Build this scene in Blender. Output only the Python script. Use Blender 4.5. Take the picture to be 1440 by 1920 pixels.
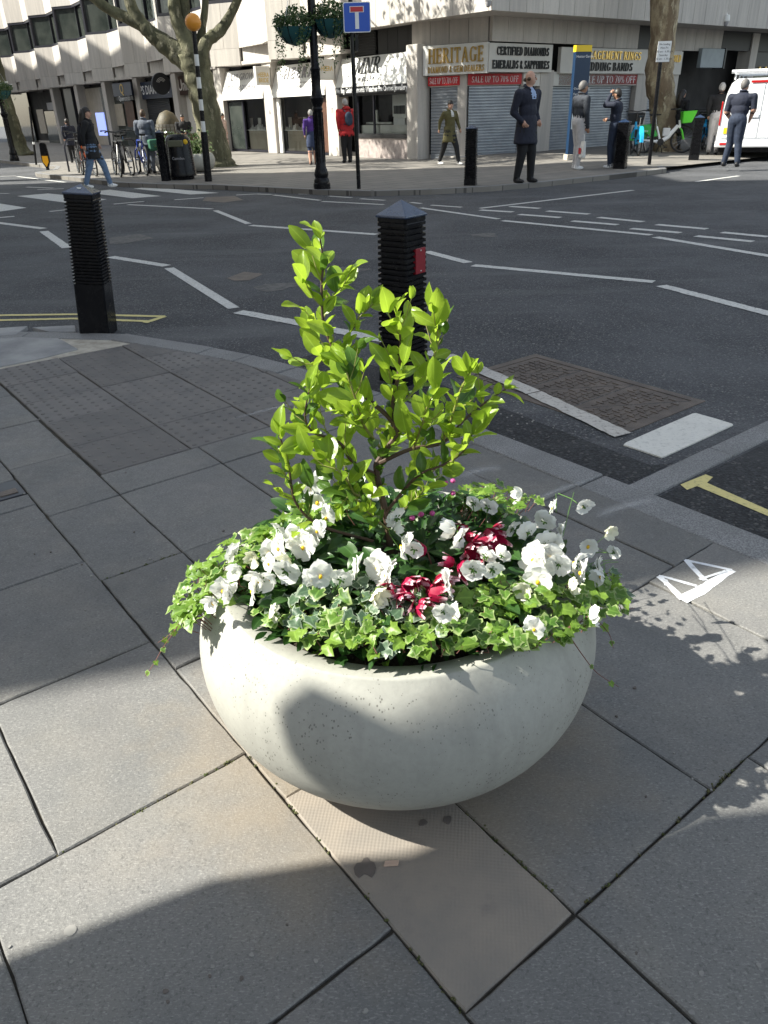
import bpy, bmesh, math, random
from mathutils import Vector, Matrix, Quaternion, kdtree
random.seed(11)
for o in list(bpy.data.objects): bpy.data.objects.remove(o)
S = bpy.context.scene
COL = S.collection
R_ = math.radians
PI = math.pi

# ------------------------------------------------------------------ camera
FPX, CX, CY = 1415.0, 720.0, 960.0          # focal length and centre, in pixels of the 1440x1920 photo
CAM_H = 1.40
PITCH = math.atan((960-206)/FPX)            # looking down at the planter
ROLL = math.atan(0.028)
_f = Vector((0, math.cos(PITCH), -math.sin(PITCH))); _r = Vector((1, 0, 0)); _u = _r.cross(_f)
CR = _r*math.cos(ROLL)-_u*math.sin(ROLL); CU = _u*math.cos(ROLL)+_r*math.sin(ROLL); CF = _f
cd = bpy.data.cameras.new('camera'); cam = bpy.data.objects.new('camera', cd); COL.objects.link(cam)
cd.sensor_fit = 'VERTICAL'; cd.sensor_height = 24.0; cd.lens = 24.0*FPX/1920.0
cd.clip_start = 0.05; cd.clip_end = 500
_m = Matrix((CR, CU, -CF)).transposed().to_4x4(); _m.translation = (0, 0, CAM_H); cam.matrix_world = _m
S.camera = cam
S.render.resolution_x = 768; S.render.resolution_y = 1024

# ------------------------------------------------------------------ sky, sun, exposure
SUN_AZ, SUN_EL = -92.0, 42.0                # azimuth from +Y towards +X, elevation
w = bpy.data.worlds.new('World'); S.world = w; w.use_nodes = True
nt = w.node_tree; bg = nt.nodes['Background']
sky = nt.nodes.new('ShaderNodeTexSky'); sky.sky_type = 'NISHITA'; sky.sun_disc = False
sky.sun_elevation = R_(SUN_EL); sky.sun_rotation = R_(SUN_AZ); sky.air_density = 1.0; sky.dust_density = 1.5; sky.ozone_density = 1.0
hs = nt.nodes.new('ShaderNodeHueSaturation'); hs.inputs['Saturation'].default_value = 0.55   # hazy, half-clouded April sky
nt.links.new(sky.outputs[0], hs.inputs['Color']); nt.links.new(hs.outputs[0], bg.inputs[0]); bg.inputs[1].default_value = 0.12
sd = bpy.data.lights.new('sun', 'SUN'); sd.energy = 5.0; sd.angle = R_(0.5); sd.color = (1.0, 0.965, 0.91)
sun = bpy.data.objects.new('sun', sd); COL.objects.link(sun)
TO_SUN = Vector((math.sin(R_(SUN_AZ))*math.cos(R_(SUN_EL)), math.cos(R_(SUN_AZ))*math.cos(R_(SUN_EL)), math.sin(R_(SUN_EL))))
sun.rotation_euler = (-TO_SUN).to_track_quat('-Z', 'Y').to_euler(); sun.location = (-20, 0, 30)
vs = S.view_settings; vs.view_transform = 'Standard'; vs.look = 'None'; vs.exposure = 1.24; vs.gamma = 1.0; vs.use_curve_mapping = False
vs.use_white_balance = True; vs.white_balance_temperature = 6700; vs.white_balance_tint = 5

# ------------------------------------------------------------------ where things stand
# The street grid is turned 37.3 degrees: u runs along the long shop front, v across the street.
GA = R_(37.3)
UD = Vector((-math.sin(GA), math.cos(GA), 0)); VD = Vector((math.cos(GA), math.sin(GA), 0))
ROAD_Z, FAR_Z = -0.03, 0.06
def W(u, v, z=0.0): return UD*u+VD*v+Vector((0, 0, z))
def ray(px, py): return CF+CR*((px-CX)/FPX)-CU*((py-CY)/FPX)
def G(px, py, z=0.0):
    d = ray(px, py); return Vector((0, 0, CAM_H))+d*((z-CAM_H)/d.z)
def AT(px, py, Y):
    d = ray(px, py); return Vector((0, 0, CAM_H))+d*(Y/d.y)
def uv(P): return P.x*UD.x+P.y*UD.y, P.x*VD.x+P.y*VD.y
def ONV(px, py, v):
    d = ray(px, py); P = Vector((0, 0, CAM_H))+d*(v/(d.x*VD.x+d.y*VD.y)); return uv(P)[0], P.z
def ONU(px, py, u):
    d = ray(px, py); P = Vector((0, 0, CAM_H))+d*(u/(d.x*UD.x+d.y*UD.y)); return uv(P)[1], P.z
def smooth01(t): t = max(0, min(1, t)); return t*t*(3-2*t)
def far_z(u, v): return FAR_Z+0.11*smooth01((v-15.2)/2.5)*smooth01((u-10.5)/5)
def GF(px, py):
    z = FAR_Z
    for i in range(6):
        P = G(px, py, z); z = far_z(*uv(P))
    return G(px, py, z)

# ------------------------------------------------------------------ object helpers
def tag(o, label=None, cat=None, group=None, kind=None):
    if label: o['label'] = label
    if cat: o['category'] = cat
    if group: o['group'] = group
    if kind: o['kind'] = kind
    return o
def thing(name, label, cat, loc=(0, 0, 0), rz=0.0, group=None):
    o = bpy.data.objects.new(name, None); COL.objects.link(o); o.empty_display_size = 0.1
    o.location = loc; o.rotation_euler = (0, 0, rz)
    return tag(o, label, cat, group)
def copy_tree(o, parent=None):
    c = o.copy(); COL.objects.link(c); c.parent = parent
    for ch in o.children: copy_tree(ch, c)
    return c
def inst(name, me, parent=None, M=None):
    o = bpy.data.objects.new(name, me); COL.objects.link(o); o.parent = parent
    if M is not None: o.matrix_local = M
    return o
def frame_from(zdir, up=Vector((0, 0, 1))):
    z = zdir.normalized(); x = up.cross(z)
    if x.length < 1e-4: x = Vector((1, 0, 0)).cross(z)
    x.normalize(); y = z.cross(x); return Matrix((x, y, z)).transposed()

class MB:
    def __init__(s): s.v = []; s.f = []; s.m = []
    def add(s, vs, fs, mi=0):
        b = len(s.v); s.v += [tuple(q) for q in vs]; s.f += [tuple(i+b for i in f) for f in fs]; s.m += [mi]*len(fs); return s
    def box(s, x0, x1, y0, y1, z0, z1, mi=0, M=None):
        if x0 > x1: x0, x1 = x1, x0
        if y0 > y1: y0, y1 = y1, y0
        if z0 > z1: z0, z1 = z1, z0
        vs = [Vector((x, y, z)) for z in (z0, z1) for y in (y0, y1) for x in (x0, x1)]
        if M is not None: vs = [M@q for q in vs]
        return s.add(vs, [(0, 2, 3, 1), (4, 5, 7, 6), (0, 1, 5, 4), (2, 6, 7, 3), (0, 4, 6, 2), (1, 3, 7, 5)], mi)
    def prism(s, poly, z0, z1, mi=0, M=None):
        n = len(poly)
        a = sum(poly[i][0]*poly[(i+1) % n][1]-poly[(i+1) % n][0]*poly[i][1] for i in range(n))
        if a < 0: poly = poly[::-1]
        zf0 = z0 if callable(z0) else (lambda x, y: z0); zf1 = z1 if callable(z1) else (lambda x, y: z1)
        vs = [Vector((p[0], p[1], zf0(*p[:2]))) for p in poly]+[Vector((p[0], p[1], zf1(*p[:2]))) for p in poly]
        if M is not None: vs = [M@q for q in vs]
        return s.add(vs, [tuple(range(n-1, -1, -1)), tuple(range(n, 2*n))]+[(i, (i+1) % n, n+(i+1) % n, n+i) for i in range(n)], mi)
    def tube(s, pts, rad, n=8, mi=0, cap=True, closed=False, flat=None):
        pts = [Vector(p) for p in pts]; k = len(pts)
        rs = rad if isinstance(rad, (list, tuple)) else [rad]*k
        vs = []; fs = []; ref = None
        for i, p in enumerate(pts):
            a = pts[(i-1) % k] if (i > 0 or closed) else p; b = pts[(i+1) % k] if (i < k-1 or closed) else p
            t = (b-a)
            t = t.normalized() if t.length > 1e-9 else Vector((0, 0, 1))
            if ref is None:
                ref = Vector((0, 0, 1)) if abs(t.z) < .9 else Vector((1, 0, 0))
            x = ref-t*ref.dot(t)
            if x.length < 1e-5: x = Vector((1, 0, 0))-t*t.x
            x.normalize(); y = t.cross(x); ref = x
            for j in range(n):
                q = 2*PI*j/n; e = flat if flat else 1.0
                vs.append(p+(x*math.cos(q)*e+y*math.sin(q))*rs[i])
        m = k if closed else k-1
        for i in range(m):
            for j in range(n):
                fs.append((i*n+j, i*n+(j+1) % n, ((i+1) % k)*n+(j+1) % n, ((i+1) % k)*n+j))
        if cap and not closed: fs += [tuple(range(n-1, -1, -1)), tuple(range((k-1)*n, k*n))]
        return s.add(vs, fs, mi)
    def lathe(s, prof, n=24, c=(0, 0, 0), mi=0, cap=True, sx=1.0, sy=1.0, M=None):
        vs = []; k = len(prof)
        for r, z in prof:
            for j in range(n):
                a = 2*PI*j/n; q = Vector((c[0]+r*math.cos(a)*sx, c[1]+r*math.sin(a)*sy, c[2]+z))
                vs.append(M@q if M is not None else q)
        fs = [(i*n+j, i*n+(j+1) % n, (i+1)*n+(j+1) % n, (i+1)*n+j) for i in range(k-1) for j in range(n)]
        if cap: fs += [tuple(range(n-1, -1, -1)), tuple(range((k-1)*n, k*n))]
        return s.add(vs, fs, mi)
    def ball(s, c, r, n=12, k=8, mi=0, M=None):
        r = r if isinstance(r, (tuple, list, Vector)) else (r, r, r)
        vs = [Vector((0, 0, -1))]; fs = []
        for i in range(1, k):
            t = PI*i/k
            for j in range(n):
                a = 2*PI*j/n; vs.append(Vector((math.sin(t)*math.cos(a), math.sin(t)*math.sin(a), -math.cos(t))))
        vs.append(Vector((0, 0, 1))); T = len(vs)-1
        for j in range(n): fs.append((0, 1+(j+1) % n, 1+j))
        for i in range(k-2):
            for j in range(n):
                a = 1+i*n; fs.append((a+j, a+(j+1) % n, a+n+(j+1) % n, a+n+j))
        a = 1+(k-2)*n
        for j in range(n): fs.append((a+j, a+(j+1) % n, T))
        out = []
        for q in vs:
            q = Vector((q.x*r[0], q.y*r[1], q.z*r[2]))
            if M is not None: q = M@q
            out.append(q+Vector(c))
        return s.add(out, fs, mi)
    def mesh(s, name, mats, smooth=False, ang=35, fix=False):
        me = bpy.data.meshes.new(name); me.from_pydata(s.v, [], s.f)
        for m in (mats if isinstance(mats, (list, tuple)) else [mats]): me.materials.append(m)
        me.polygons.foreach_set('material_index', s.m)
        if fix:
            bm = bmesh.new(); bm.from_mesh(me); bmesh.ops.recalc_face_normals(bm, faces=bm.faces); bm.to_mesh(me); bm.free()
        if smooth:
            me.polygons.foreach_set('use_smooth', [True]*len(me.polygons))
            if ang < 180: me.set_sharp_from_angle(angle=R_(ang))
        me.update(); return me
    def build(s, name, mats, parent=None, smooth=False, ang=35, bevel=0, loc=None, rz=None, fix=False):
        o = inst(name, s.mesh(name, mats, smooth, ang, fix), parent)
        if loc is not None: o.location = loc
        if rz is not None: o.rotation_euler = (0, 0, rz)
        if bevel:
            b = o.modifiers.new('bevel', 'BEVEL'); b.width = bevel; b.segments = 2; b.limit_method = 'ANGLE'; b.angle_limit = R_(40)
        return o

# ------------------------------------------------------------------ materials
class NT:
    def __init__(s, name):
        s.m = bpy.data.materials.new(name); s.m.use_nodes = True; s.t = s.m.node_tree
        s.b = s.t.nodes['Principled BSDF']; s.out = s.t.nodes['Material Output']
    def n(s, typ, **kw):
        q = s.t.nodes.new('ShaderNode'+typ)
        for k, val in kw.items(): setattr(q, k, val)
        return q
    def l(s, a, b): s.t.links.new(a, b)
    def val(s, sock, v): sock.default_value = v
    def pos(s, kind='world', scale=None):
        if kind == 'world': o = s.n('NewGeometry').outputs['Position']
        else: o = s.n('TexCoord').outputs['Object']
        if scale:
            mp = s.n('Mapping'); mp.inputs['Scale'].default_value = scale; s.l(o, mp.inputs[0]); o = mp.outputs[0]
        return o
    def noise(s, co, scale, detail=4, rough=.55):
        q = s.n('TexNoise'); q.inputs['Scale'].default_value = scale; q.inputs['Detail'].default_value = detail; q.inputs['Roughness'].default_value = rough
        s.l(co, q.inputs['Vector']); return q.outputs['Fac']
    def ramp(s, fac, pts):
        r = s.n('ValToRGB'); e = r.color_ramp.elements
        while len(e) < len(pts): e.new(.5)
        for q, (p, c) in zip(e, pts):
            q.position = p; q.color = (c, c, c, 1) if isinstance(c, (int, float)) else (*c, 1)
        s.l(fac, r.inputs[0]); return r.outputs[0]
    def mix(s, fac, a, b, mode='MIX'):
        q = s.n('Mix', data_type='RGBA', blend_type=mode)
        for sock, val in ((q.inputs[0], fac), (q.inputs[6], a), (q.inputs[7], b)):
            if isinstance(val, (int, float)): sock.default_value = val
            elif isinstance(val, tuple): sock.default_value = (*val, 1)
            else: s.l(val, sock)
        return q.outputs[2]
    def math(s, op, a, b=0.0):
        q = s.n('Math', operation=op)
        for sock, val in ((q.inputs[0], a), (q.inputs[1], b)):
            if isinstance(val, (int, float)): sock.default_value = val
            else: s.l(val, sock)
        return q.outputs[0]
    def bump(s, h, strength, dist=.01, base=None):
        q = s.n('Bump'); q.inputs['Strength'].default_value = strength; q.inputs['Distance'].default_value = dist; s.l(h, q.inputs['Height'])
        if base is not None: s.l(base, q.inputs['Normal'])
        return q.outputs[0]
    def rnd(s): return s.n('ObjectInfo').outputs['Random']
    def done(s, col=None, rough=.6, metal=0, spec=None, nrm=None, emit=None, es=1.0):
        b = s.b
        if col is not None:
            if isinstance(col, tuple): b.inputs['Base Color'].default_value = (*col, 1)
            else: s.l(col, b.inputs['Base Color'])
        if isinstance(rough, (int, float)): b.inputs['Roughness'].default_value = rough
        else: s.l(rough, b.inputs['Roughness'])
        b.inputs['Metallic'].default_value = metal
        if spec is not None: b.inputs['Specular IOR Level'].default_value = spec
        if nrm is not None: s.l(nrm, b.inputs['Normal'])
        if emit: b.inputs['Emission Color'].default_value = (*emit, 1); b.inputs['Emission Strength'].default_value = es
        return s.m
def simple(name, col, rough=.6, metal=0, col2=None, scale=6, bump=0, bscale=60, rand=0, spec=None, kind='world', emit=None, es=1):
    q = NT(name); co = q.pos(kind); c = col
    if col2 is not None: c = q.mix(q.ramp(q.noise(co, scale, 5), [(.35, 0.0), (.65, 1.0)]), col, col2)
    if rand:
        f = q.math('ADD', q.math('MULTIPLY', q.rnd(), 2*rand), 1-rand)
        cc = q.n('CombineColor'); [q.l(f, cc.inputs[i]) for i in range(3)]
        c = q.mix(1.0, c, cc.outputs[0], 'MULTIPLY')
    nr = q.bump(q.noise(co, bscale, 3), bump) if bump else None
    return q.done(c, rough, metal, spec, nr, emit, es)

# stone, asphalt and paint
def mat_slab():
    q = NT('york_stone'); co = q.pos()
    off = q.math('MULTIPLY', q.rnd(), 40.0); mp = q.n('VectorMath', operation='ADD'); q.l(co, mp.inputs[0])
    cx = q.n('CombineXYZ'); q.l(off, cx.inputs[2]); q.l(cx.outputs[0], mp.inputs[1]); co2 = mp.outputs[0]
    base = q.mix(q.rnd(), (.140, .138, .132), (.200, .193, .182))
    base = q.mix(q.ramp(q.noise(co2, 2.2, 6, .6), [(.3, 0.0), (.7, 1.0)]), base, (.150, .148, .147))
    base = q.mix(q.ramp(q.noise(co2, 4.5, 5), [(.48, 0.0), (.75, .45)]), base, (.245, .222, .19))          # buff blotches
    base = q.mix(q.ramp(q.noise(co2, 3.1, 5), [(.52, 0.0), (.76, .40)]), base, (.212, .196, .192))          # mauve blotches
    fib = q.pos('world', (1, 2.6, 1))
    base = q.mix(q.ramp(q.noise(fib, 105, 4, .75), [(.52, 0.0), (.64, .55)]), base, (.36, .35, .33))      # pale flecks
    base = q.mix(q.ramp(q.noise(co2, 140, 3, .7), [(.34, .5), (.47, 0.0)]), base, (.075, .073, .072))
    base = q.mix(q.ramp(q.noise(co, 1.7, 6, .65), [(.45, 0.0), (.72, .5)]), base, (.10, .099, .099))       # walked-in dirt
    base = q.mix(q.ramp(q.noise(co, 20, 6, .75), [(.60, 0.0), (.75, .35)]), base, (.095, .092, .088))
    # soil and rust run-off staining round the planter's foot, with a ragged edge
    vd = q.n('VectorMath', operation='DISTANCE'); q.l(co, vd.inputs[0]); vd.inputs[1].default_value = (.0, 1.45, 0)
    ring = q.math('ADD', vd.outputs['Value'], q.math('MULTIPLY', q.math('SUBTRACT', q.noise(co, 7, 5), .5), .5))
    base = q.mix(q.ramp(ring, [(.30, .55), (.62, 0.0)]), base, (.27, .215, .15))
    h = q.math('ADD', q.noise(co2, 170, 5, .75), q.math('MULTIPLY', q.noise(co2, 9, 3), 1.2))
    rg = q.ramp(q.noise(co2, 30, 4), [(.3, .55), (.7, .8)])
    return q.done(base, rg, nrm=q.bump(h, .38, .006), spec=.35)
def mat_asphalt(name='asphalt', k=1.12, coarse=1.0):
    q = NT(name); co = q.pos(); c_ = lambda *t: tuple(x*k for x in t)
    vo = q.n('TexVoronoi'); vo.inputs['Scale'].default_value = 105/coarse; q.l(co, vo.inputs['Vector'])
    sp = q.n('SeparateColor'); q.l(vo.outputs['Color'], sp.inputs[0])
    b = q.mix(sp.outputs[0], c_(.034, .035, .039), c_(.112, .115, .124))
    b = q.mix(q.ramp(vo.outputs['Distance'], [(.35, 0.0), (.75, .8)]), b, c_(.018, .018, .02))
    b = q.mix(q.ramp(sp.outputs[1], [(.93, 0.0), (.95, .8)]), b, c_(.22, .21, .20))
    b = q.mix(q.ramp(q.noise(co, .7, 5), [(.38, 0.0), (.66, .6)]), b, c_(.112, .114, .121))
    b = q.mix(q.ramp(q.noise(co, 1.9, 6, .7), [(.50, 0.0), (.70, .5)]), b, c_(.045, .046, .05))
    mp = q.n('Mapping'); mp.inputs['Rotation'].default_value = (0, 0, R_(25)); mp.inputs['Scale'].default_value = (.25, 1.6, 1); q.l(co, mp.inputs[0])
    b = q.mix(q.ramp(q.noise(mp.outputs[0], 1.3, 4), [(.56, 0.0), (.74, .45)]), b, c_(.145, .145, .147))      # tyre-polished tracks
    b = q.mix(q.ramp(q.noise(co, 6, 6, .75), [(.64, 0.0), (.76, .4)]), b, c_(.16, .15, .14))
    h = q.math('ADD', q.math('MULTIPLY', vo.outputs['Distance'], -1.0), q.math('MULTIPLY', q.noise(co, 240, 3), .5))
    return q.done(b, .8, nrm=q.bump(h, .9, .006*coarse), spec=.3)
def mat_paint(name, col, wear=.5, under=(.06, .06, .065)):
    q = NT(name); co = q.pos()
    f = q.math('MULTIPLY', q.ramp(q.noise(co, 42, 6, .75), [(.52, 0.0), (.66, 1.0)]), wear)
    b = q.mix(f, col, under)
    b = q.mix(q.ramp(q.noise(co, 7, 4), [(.35, 0.0), (.7, .35)]), b, tuple(k*.68 for k in col))
    return q.done(b, .7, nrm=q.bump(q.noise(co, 170, 3), .4, .005))
def mat_spray():
    q = NT('faded_spray_paint'); co = q.pos()
    tr = q.n('BsdfTransparent'); mx = q.n('MixShader'); uvn = q.n('UVMap')
    sep = q.n('SeparateXYZ'); q.l(uvn.outputs[0], sep.inputs[0])
    e = q.math('SUBTRACT', 1.0, q.math('ABSOLUTE', sep.outputs[1]))           # fades towards the edges of the stroke
    a = q.math('MULTIPLY', q.math('POWER', e, 1.4), q.ramp(q.noise(co, 90, 4, .7), [(.3, .08), (.7, .5)]))
    e2 = q.math('SUBTRACT', 1.0, q.math('POWER', q.math('ABSOLUTE', sep.outputs[0]), 3.0)); a = q.math('MULTIPLY', a, e2)
    q.done((.62, .62, .62), .8)
    q.l(a, mx.inputs[0]); q.l(tr.outputs[0], mx.inputs[1]); q.l(q.b.outputs[0], mx.inputs[2]); q.l(mx.outputs[0], q.out.inputs[0]); return q.m
def mat_concrete(name='planter_concrete', a=(.40, .392, .35), b=(.335, .328, .295), pits=True):
    q = NT(name); co = q.pos('obj')
    c = q.mix(q.ramp(q.noise(co, 4, 6, .6), [(.3, 0.0), (.7, 1.0)]), a, b)
    c = q.mix(q.ramp(q.noise(co, 60, 4, .7), [(.4, 0.0), (.75, .45)]), c, tuple(k*.82 for k in b))
    h = q.noise(co, 110, 4)
    if pits:
        mp = q.pos('obj', (1, 1, .62)); vo = q.n('TexVoronoi'); vo.inputs['Scale'].default_value = 150; q.l(mp, vo.inputs['Vector'])
        amt = q.ramp(q.noise(co, 9, 3), [(.35, .06), (.65, .28)])
        pit = q.math('LESS_THAN', vo.outputs['Distance'], amt)
        thin = q.math('GREATER_THAN', q.noise(co, 60, 2), .5); pit = q.math('MULTIPLY', pit, thin)
        c = q.mix(q.math('MULTIPLY', pit, .8), c, (.12, .115, .10))
        h = q.math('SUBTRACT', q.math('MULTIPLY', h, .35), pit)
    sx_ = q.n('SeparateXYZ'); q.l(co, sx_.inputs[0])
    mp2 = q.pos('obj', (1, 1, .16)); dr = q.ramp(q.noise(mp2, 13, 4, .6), [(.52, 0.0), (.72, .5)])          # drip marks
    c = q.mix(dr, c, tuple(k*.78 for k in b))
    low = q.math('MULTIPLY', q.ramp(sx_.outputs[2], [(.02, 1.0), (.16, 0.0)]), q.ramp(q.noise(co, 18, 5), [(.3, .25), (.7, .9)]))   # splashed dirt round the foot
    c = q.mix(low, c, (.20, .175, .135))
    return q.done(c, .75, nrm=q.bump(h, .35, .004))
def mat_cast(name, col, spec=.22):                # thick street paint on cast iron
    q = NT(name); co = q.pos('obj')
    c = q.mix(q.ramp(q.noise(co, 26, 5, .7), [(.58, 0.0), (.8, .4)]), col, (.03, .03, .03))
    rg = q.ramp(q.noise(co, 14, 5), [(.35, .16), (.7, .36)])
    return q.done(c, rg, nrm=q.bump(q.noise(co, 45, 4), .30, .003), spec=spec)
def mat_leaf(name, c1, c2, trans=.45, rim=None, rough=.35):
    q = NT(name); co = q.pos('obj')
    c = q.mix(q.rnd(), c1, c2)
    c = q.mix(q.ramp(q.noise(co, 60, 3), [(.4, 0.0), (.7, .35)]), c, tuple(k*.65 for k in c1))
    if rim:
        un = q.n('UVMap'); sp = q.n('SeparateXYZ'); q.l(un.outputs[0], sp.inputs[0])
        e = q.math('ADD', sp.outputs[0], q.math('MULTIPLY', q.math('SUBTRACT', q.noise(co, 45, 4), .5), .7))
        c = q.mix(q.ramp(e, [(.72, 0.0), (.86, 1.0)]), c, rim)
    un2 = q.n('UVMap'); sv = q.n('SeparateXYZ'); q.l(un2.outputs[0], sv.inputs[0])
    c = q.mix(q.ramp(sv.outputs[1], [(.0, .45), (.10, 0.0)]), c, tuple(min(1, k*1.7+.03) for k in c2))   # pale midrib
    q.done(c, rough, spec=.45)
    q.l(q.bump(q.noise(co, 130, 2), .18, .002), q.b.inputs['Normal'])
    tl = q.n('BsdfTranslucent'); mx = q.n('MixShader'); mx.inputs[0].default_value = trans
    tc = q.mix(.5, c, tuple(min(1, k*1.8) for k in c2)); q.l(tc, tl.inputs[0])
    q.l(q.b.outputs[0], mx.inputs[1]); q.l(tl.outputs[0], mx.inputs[2]); q.l(mx.outputs[0], q.out.inputs[0]); return q.m
def mat_petal(name, c1, c2, edge=None, trans=.35):
    q = NT(name); co = q.pos('obj'); un = q.n('UVMap'); sp = q.n('SeparateXYZ'); q.l(un.outputs[0], sp.inputs[0])
    c = q.mix(q.rnd(), c1, c2)
    if edge: c = q.mix(q.ramp(q.math('ADD', sp.outputs[0], q.math('MULTIPLY', q.math('SUBTRACT', q.noise(co, 90, 3), .5), .5)), [(.78, 0.0), (.95, 1.0)]), c, edge)
    q.done(c, .55, spec=.3)
    tl = q.n('BsdfTranslucent'); mx = q.n('MixShader'); mx.inputs[0].default_value = trans; q.l(c, tl.inputs[0])
    q.l(q.b.outputs[0], mx.inputs[1]); q.l(tl.outputs[0], mx.inputs[2]); q.l(mx.outputs[0], q.out.inputs[0]); return q.m
def mat_bark(name, a, b, c):
    q = NT(name); co = q.pos('world'); mp = q.pos('world', (1, 1, .45))
    k = q.mix(q.ramp(q.noise(mp, 3.2, 5, .6), [(.42, 0.0), (.55, 1.0)]), a, b)
    k = q.mix(q.ramp(q.noise(mp, 6.5, 4), [(.58, 0.0), (.64, 1.0)]), k, c)
    k = q.mix(q.ramp(q.noise(co, 30, 5, .7), [(.5, 0.0), (.75, .6)]), k, tuple(x*.45 for x in b))
    h = q.math('ADD', q.noise(mp, 14, 6, .7), q.ramp(q.noise(mp, 6.5, 4), [(.56, 0.0), (.62, .6)]))
    return q.done(k, .85, nrm=q.bump(h, .9, .03))
def mat_glass(name='shop_glass', tint=(.9, .95, .95)):
    q = NT(name); tr = q.n('BsdfTransparent'); gl = q.n('BsdfGlossy'); mx = q.n('MixShader'); fr = q.n('Fresnel'); fr.inputs[0].default_value = 1.5
    tr.inputs[0].default_value = (*tint, 1); gl.inputs['Roughness'].default_value = .02
    q.l(q.math('ADD', q.math('MULTIPLY', fr.outputs[0], 1.0), .02), mx.inputs[0]); q.l(tr.outputs[0], mx.inputs[1]); q.l(gl.outputs[0], mx.inputs[2]); q.l(mx.outputs[0], q.out.inputs[0]); return q.m
def mat_facade():
    q = NT('portland_cladding'); co = q.pos(); st = q.pos('world', (3.0, 3.0, .22))
    c = q.mix(q.rnd(), (.48, .44, .40), (.56, .52, .475))
    c = q.mix(q.ramp(q.noise(st, 2.2, 5, .65), [(.42, 0.0), (.75, .65)]), c, (.30, .28, .265))
    c = q.mix(q.ramp(q.noise(co, 25, 5), [(.5, 0.0), (.75, .3)]), c, (.35, .325, .30))
    return q.done(c, .8, nrm=q.bump(q.noise(co, 60, 3), .2, .005))
def mat_farpave():
    q = NT('far_paving'); mp = q.n('Mapping'); mp.inputs['Rotation'].default_value = (0, 0, -GA); q.l(q.n('NewGeometry').outputs['Position'], mp.inputs[0])
    br = q.n('TexBrick'); br.inputs['Scale'].default_value = 1.0; br.inputs['Brick Width'].default_value = .62; br.inputs['Row Height'].default_value = .45; br.inputs['Mortar Size'].default_value = .012
    br.inputs['Color1'].default_value = (.23, .21, .185, 1); br.inputs['Color2'].default_value = (.175, .163, .148, 1); br.inputs['Mortar'].default_value = (.06, .055, .05, 1); q.l(mp.outputs[0], br.inputs[0])
    c = q.mix(q.ramp(q.noise(q.pos(), 1.5, 5), [(.35, 0.0), (.7, .5)]), br.outputs[0], (.14, .13, .12))
    return q.done(c, .8, nrm=q.bump(br.outputs['Fac'], -.4, .01))

M = {}
M['slab'] = mat_slab(); M['asphalt'] = mat_asphalt(); M['fresh_asphalt'] = mat_asphalt('fresh_asphalt', .55, 1.3)
M['bed'] = simple('joint_mortar', (.035, .032, .028), .95, col2=(.065, .055, .04), scale=20, bump=.6, bscale=150)
M['tan'] = simple('tan_concrete_slab', (.30, .25, .21), .8, col2=(.24, .20, .175), scale=7, bump=.25, bscale=220)
def _tan():
    q = NT('dimpled_tan_slab'); co = q.pos('obj')
    c = q.mix(q.ramp(q.noise(co, 6, 5), [(.35, 0.0), (.7, 1.0)]), (.275, .235, .195), (.21, .188, .165))
    c = q.mix(q.ramp(q.noise(co, 16, 5), [(.6, 0.0), (.8, .5)]), c, (.15, .125, .12))
    mp = q.pos('obj', (90, 90, 0)); s1 = q.n('SeparateXYZ'); q.l(mp, s1.inputs[0])
    d = q.math('MULTIPLY', q.math('SINE', q.math('MULTIPLY', s1.outputs[0], 6.28)), q.math('SINE', q.math('MULTIPLY', s1.outputs[1], 6.28)))
    return q.done(c, .8, nrm=q.bump(d, .16, .002))
M['tan'] = _tan()
M['tactile'] = simple('tactile_concrete', (.175, .162, .152), .8, col2=(.14, .132, .128), scale=6, bump=.4, bscale=200, rand=.12)
M['mortar'] = simple('pale_mortar', (.52, .48, .41), .9, col2=(.34, .30, .25), scale=12, bump=.6, bscale=90)
M['paleslab'] = simple('pale_worn_stone', (.36, .355, .35), .75, col2=(.22, .22, .225), scale=4, bump=.4, bscale=80, rand=.1)
def _granite():
    q = NT('granite_kerb'); co = q.pos()
    c = q.mix(q.ramp(q.noise(co, 170, 3, .7), [(.35, 0.0), (.68, 1.0)]), (.10, .10, .105), (.34, .335, .33))
    c = q.mix(q.ramp(q.noise(co, 4, 5), [(.35, 0.0), (.7, .5)]), c, (.13, .128, .125))
    return q.done(c, .7, nrm=q.bump(q.noise(co, 90, 4), .35, .006))
M['granite'] = _granite()
M['white_line'] = mat_paint('white_road_paint', (.60, .59, .56), .85)
M['white_block'] = mat_paint('thick_white_road_paint', (.70, .68, .63), .35)
M['yellow_line'] = mat_paint('yellow_road_paint', (.70, .60, .25), .45)
M['spray'] = mat_spray(); M['chalk'] = mat_paint('white_marker_paint', (.72, .73, .76), .6, (.2, .19, .18))
M['concrete'] = mat_concrete()
M['soil'] = simple('dark_soil', (.018, .013, .009), .95, col2=(.045, .03, .02), scale=40, bump=1, bscale=90)
M['black_paint'] = mat_cast('black_bollard_paint', (.0075, .0075, .009))
M['sky_tinted_cap'] = mat_cast('sky_tinted_black_paint', (.014, .030, .070), 1.0)  # black paint; blue of the sky's reflection is mixed into the colour
M['red_reflector'] = simple('red_reflector', (.26, .012, .022), .35, col2=(.22, .01, .02), scale=30)
M['steel'] = simple('zinc_steel', (.55, .55, .55), .35, 1.0)
M['white_sticker'] = simple('white_sticker', (.75, .75, .74), .6)
M['iron'] = simple('rusty_iron', (.10, .082, .072), .6, .25, col2=(.155, .125, .105), scale=9, bump=.5, bscale=120)
M['patch'] = simple('pale_tarmac_patch', (.16, .15, .14), .9, col2=(.09, .088, .085), scale=18, bump=.6, bscale=160)
M['facade'] = mat_facade(); M['farpave'] = mat_farpave()
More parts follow.
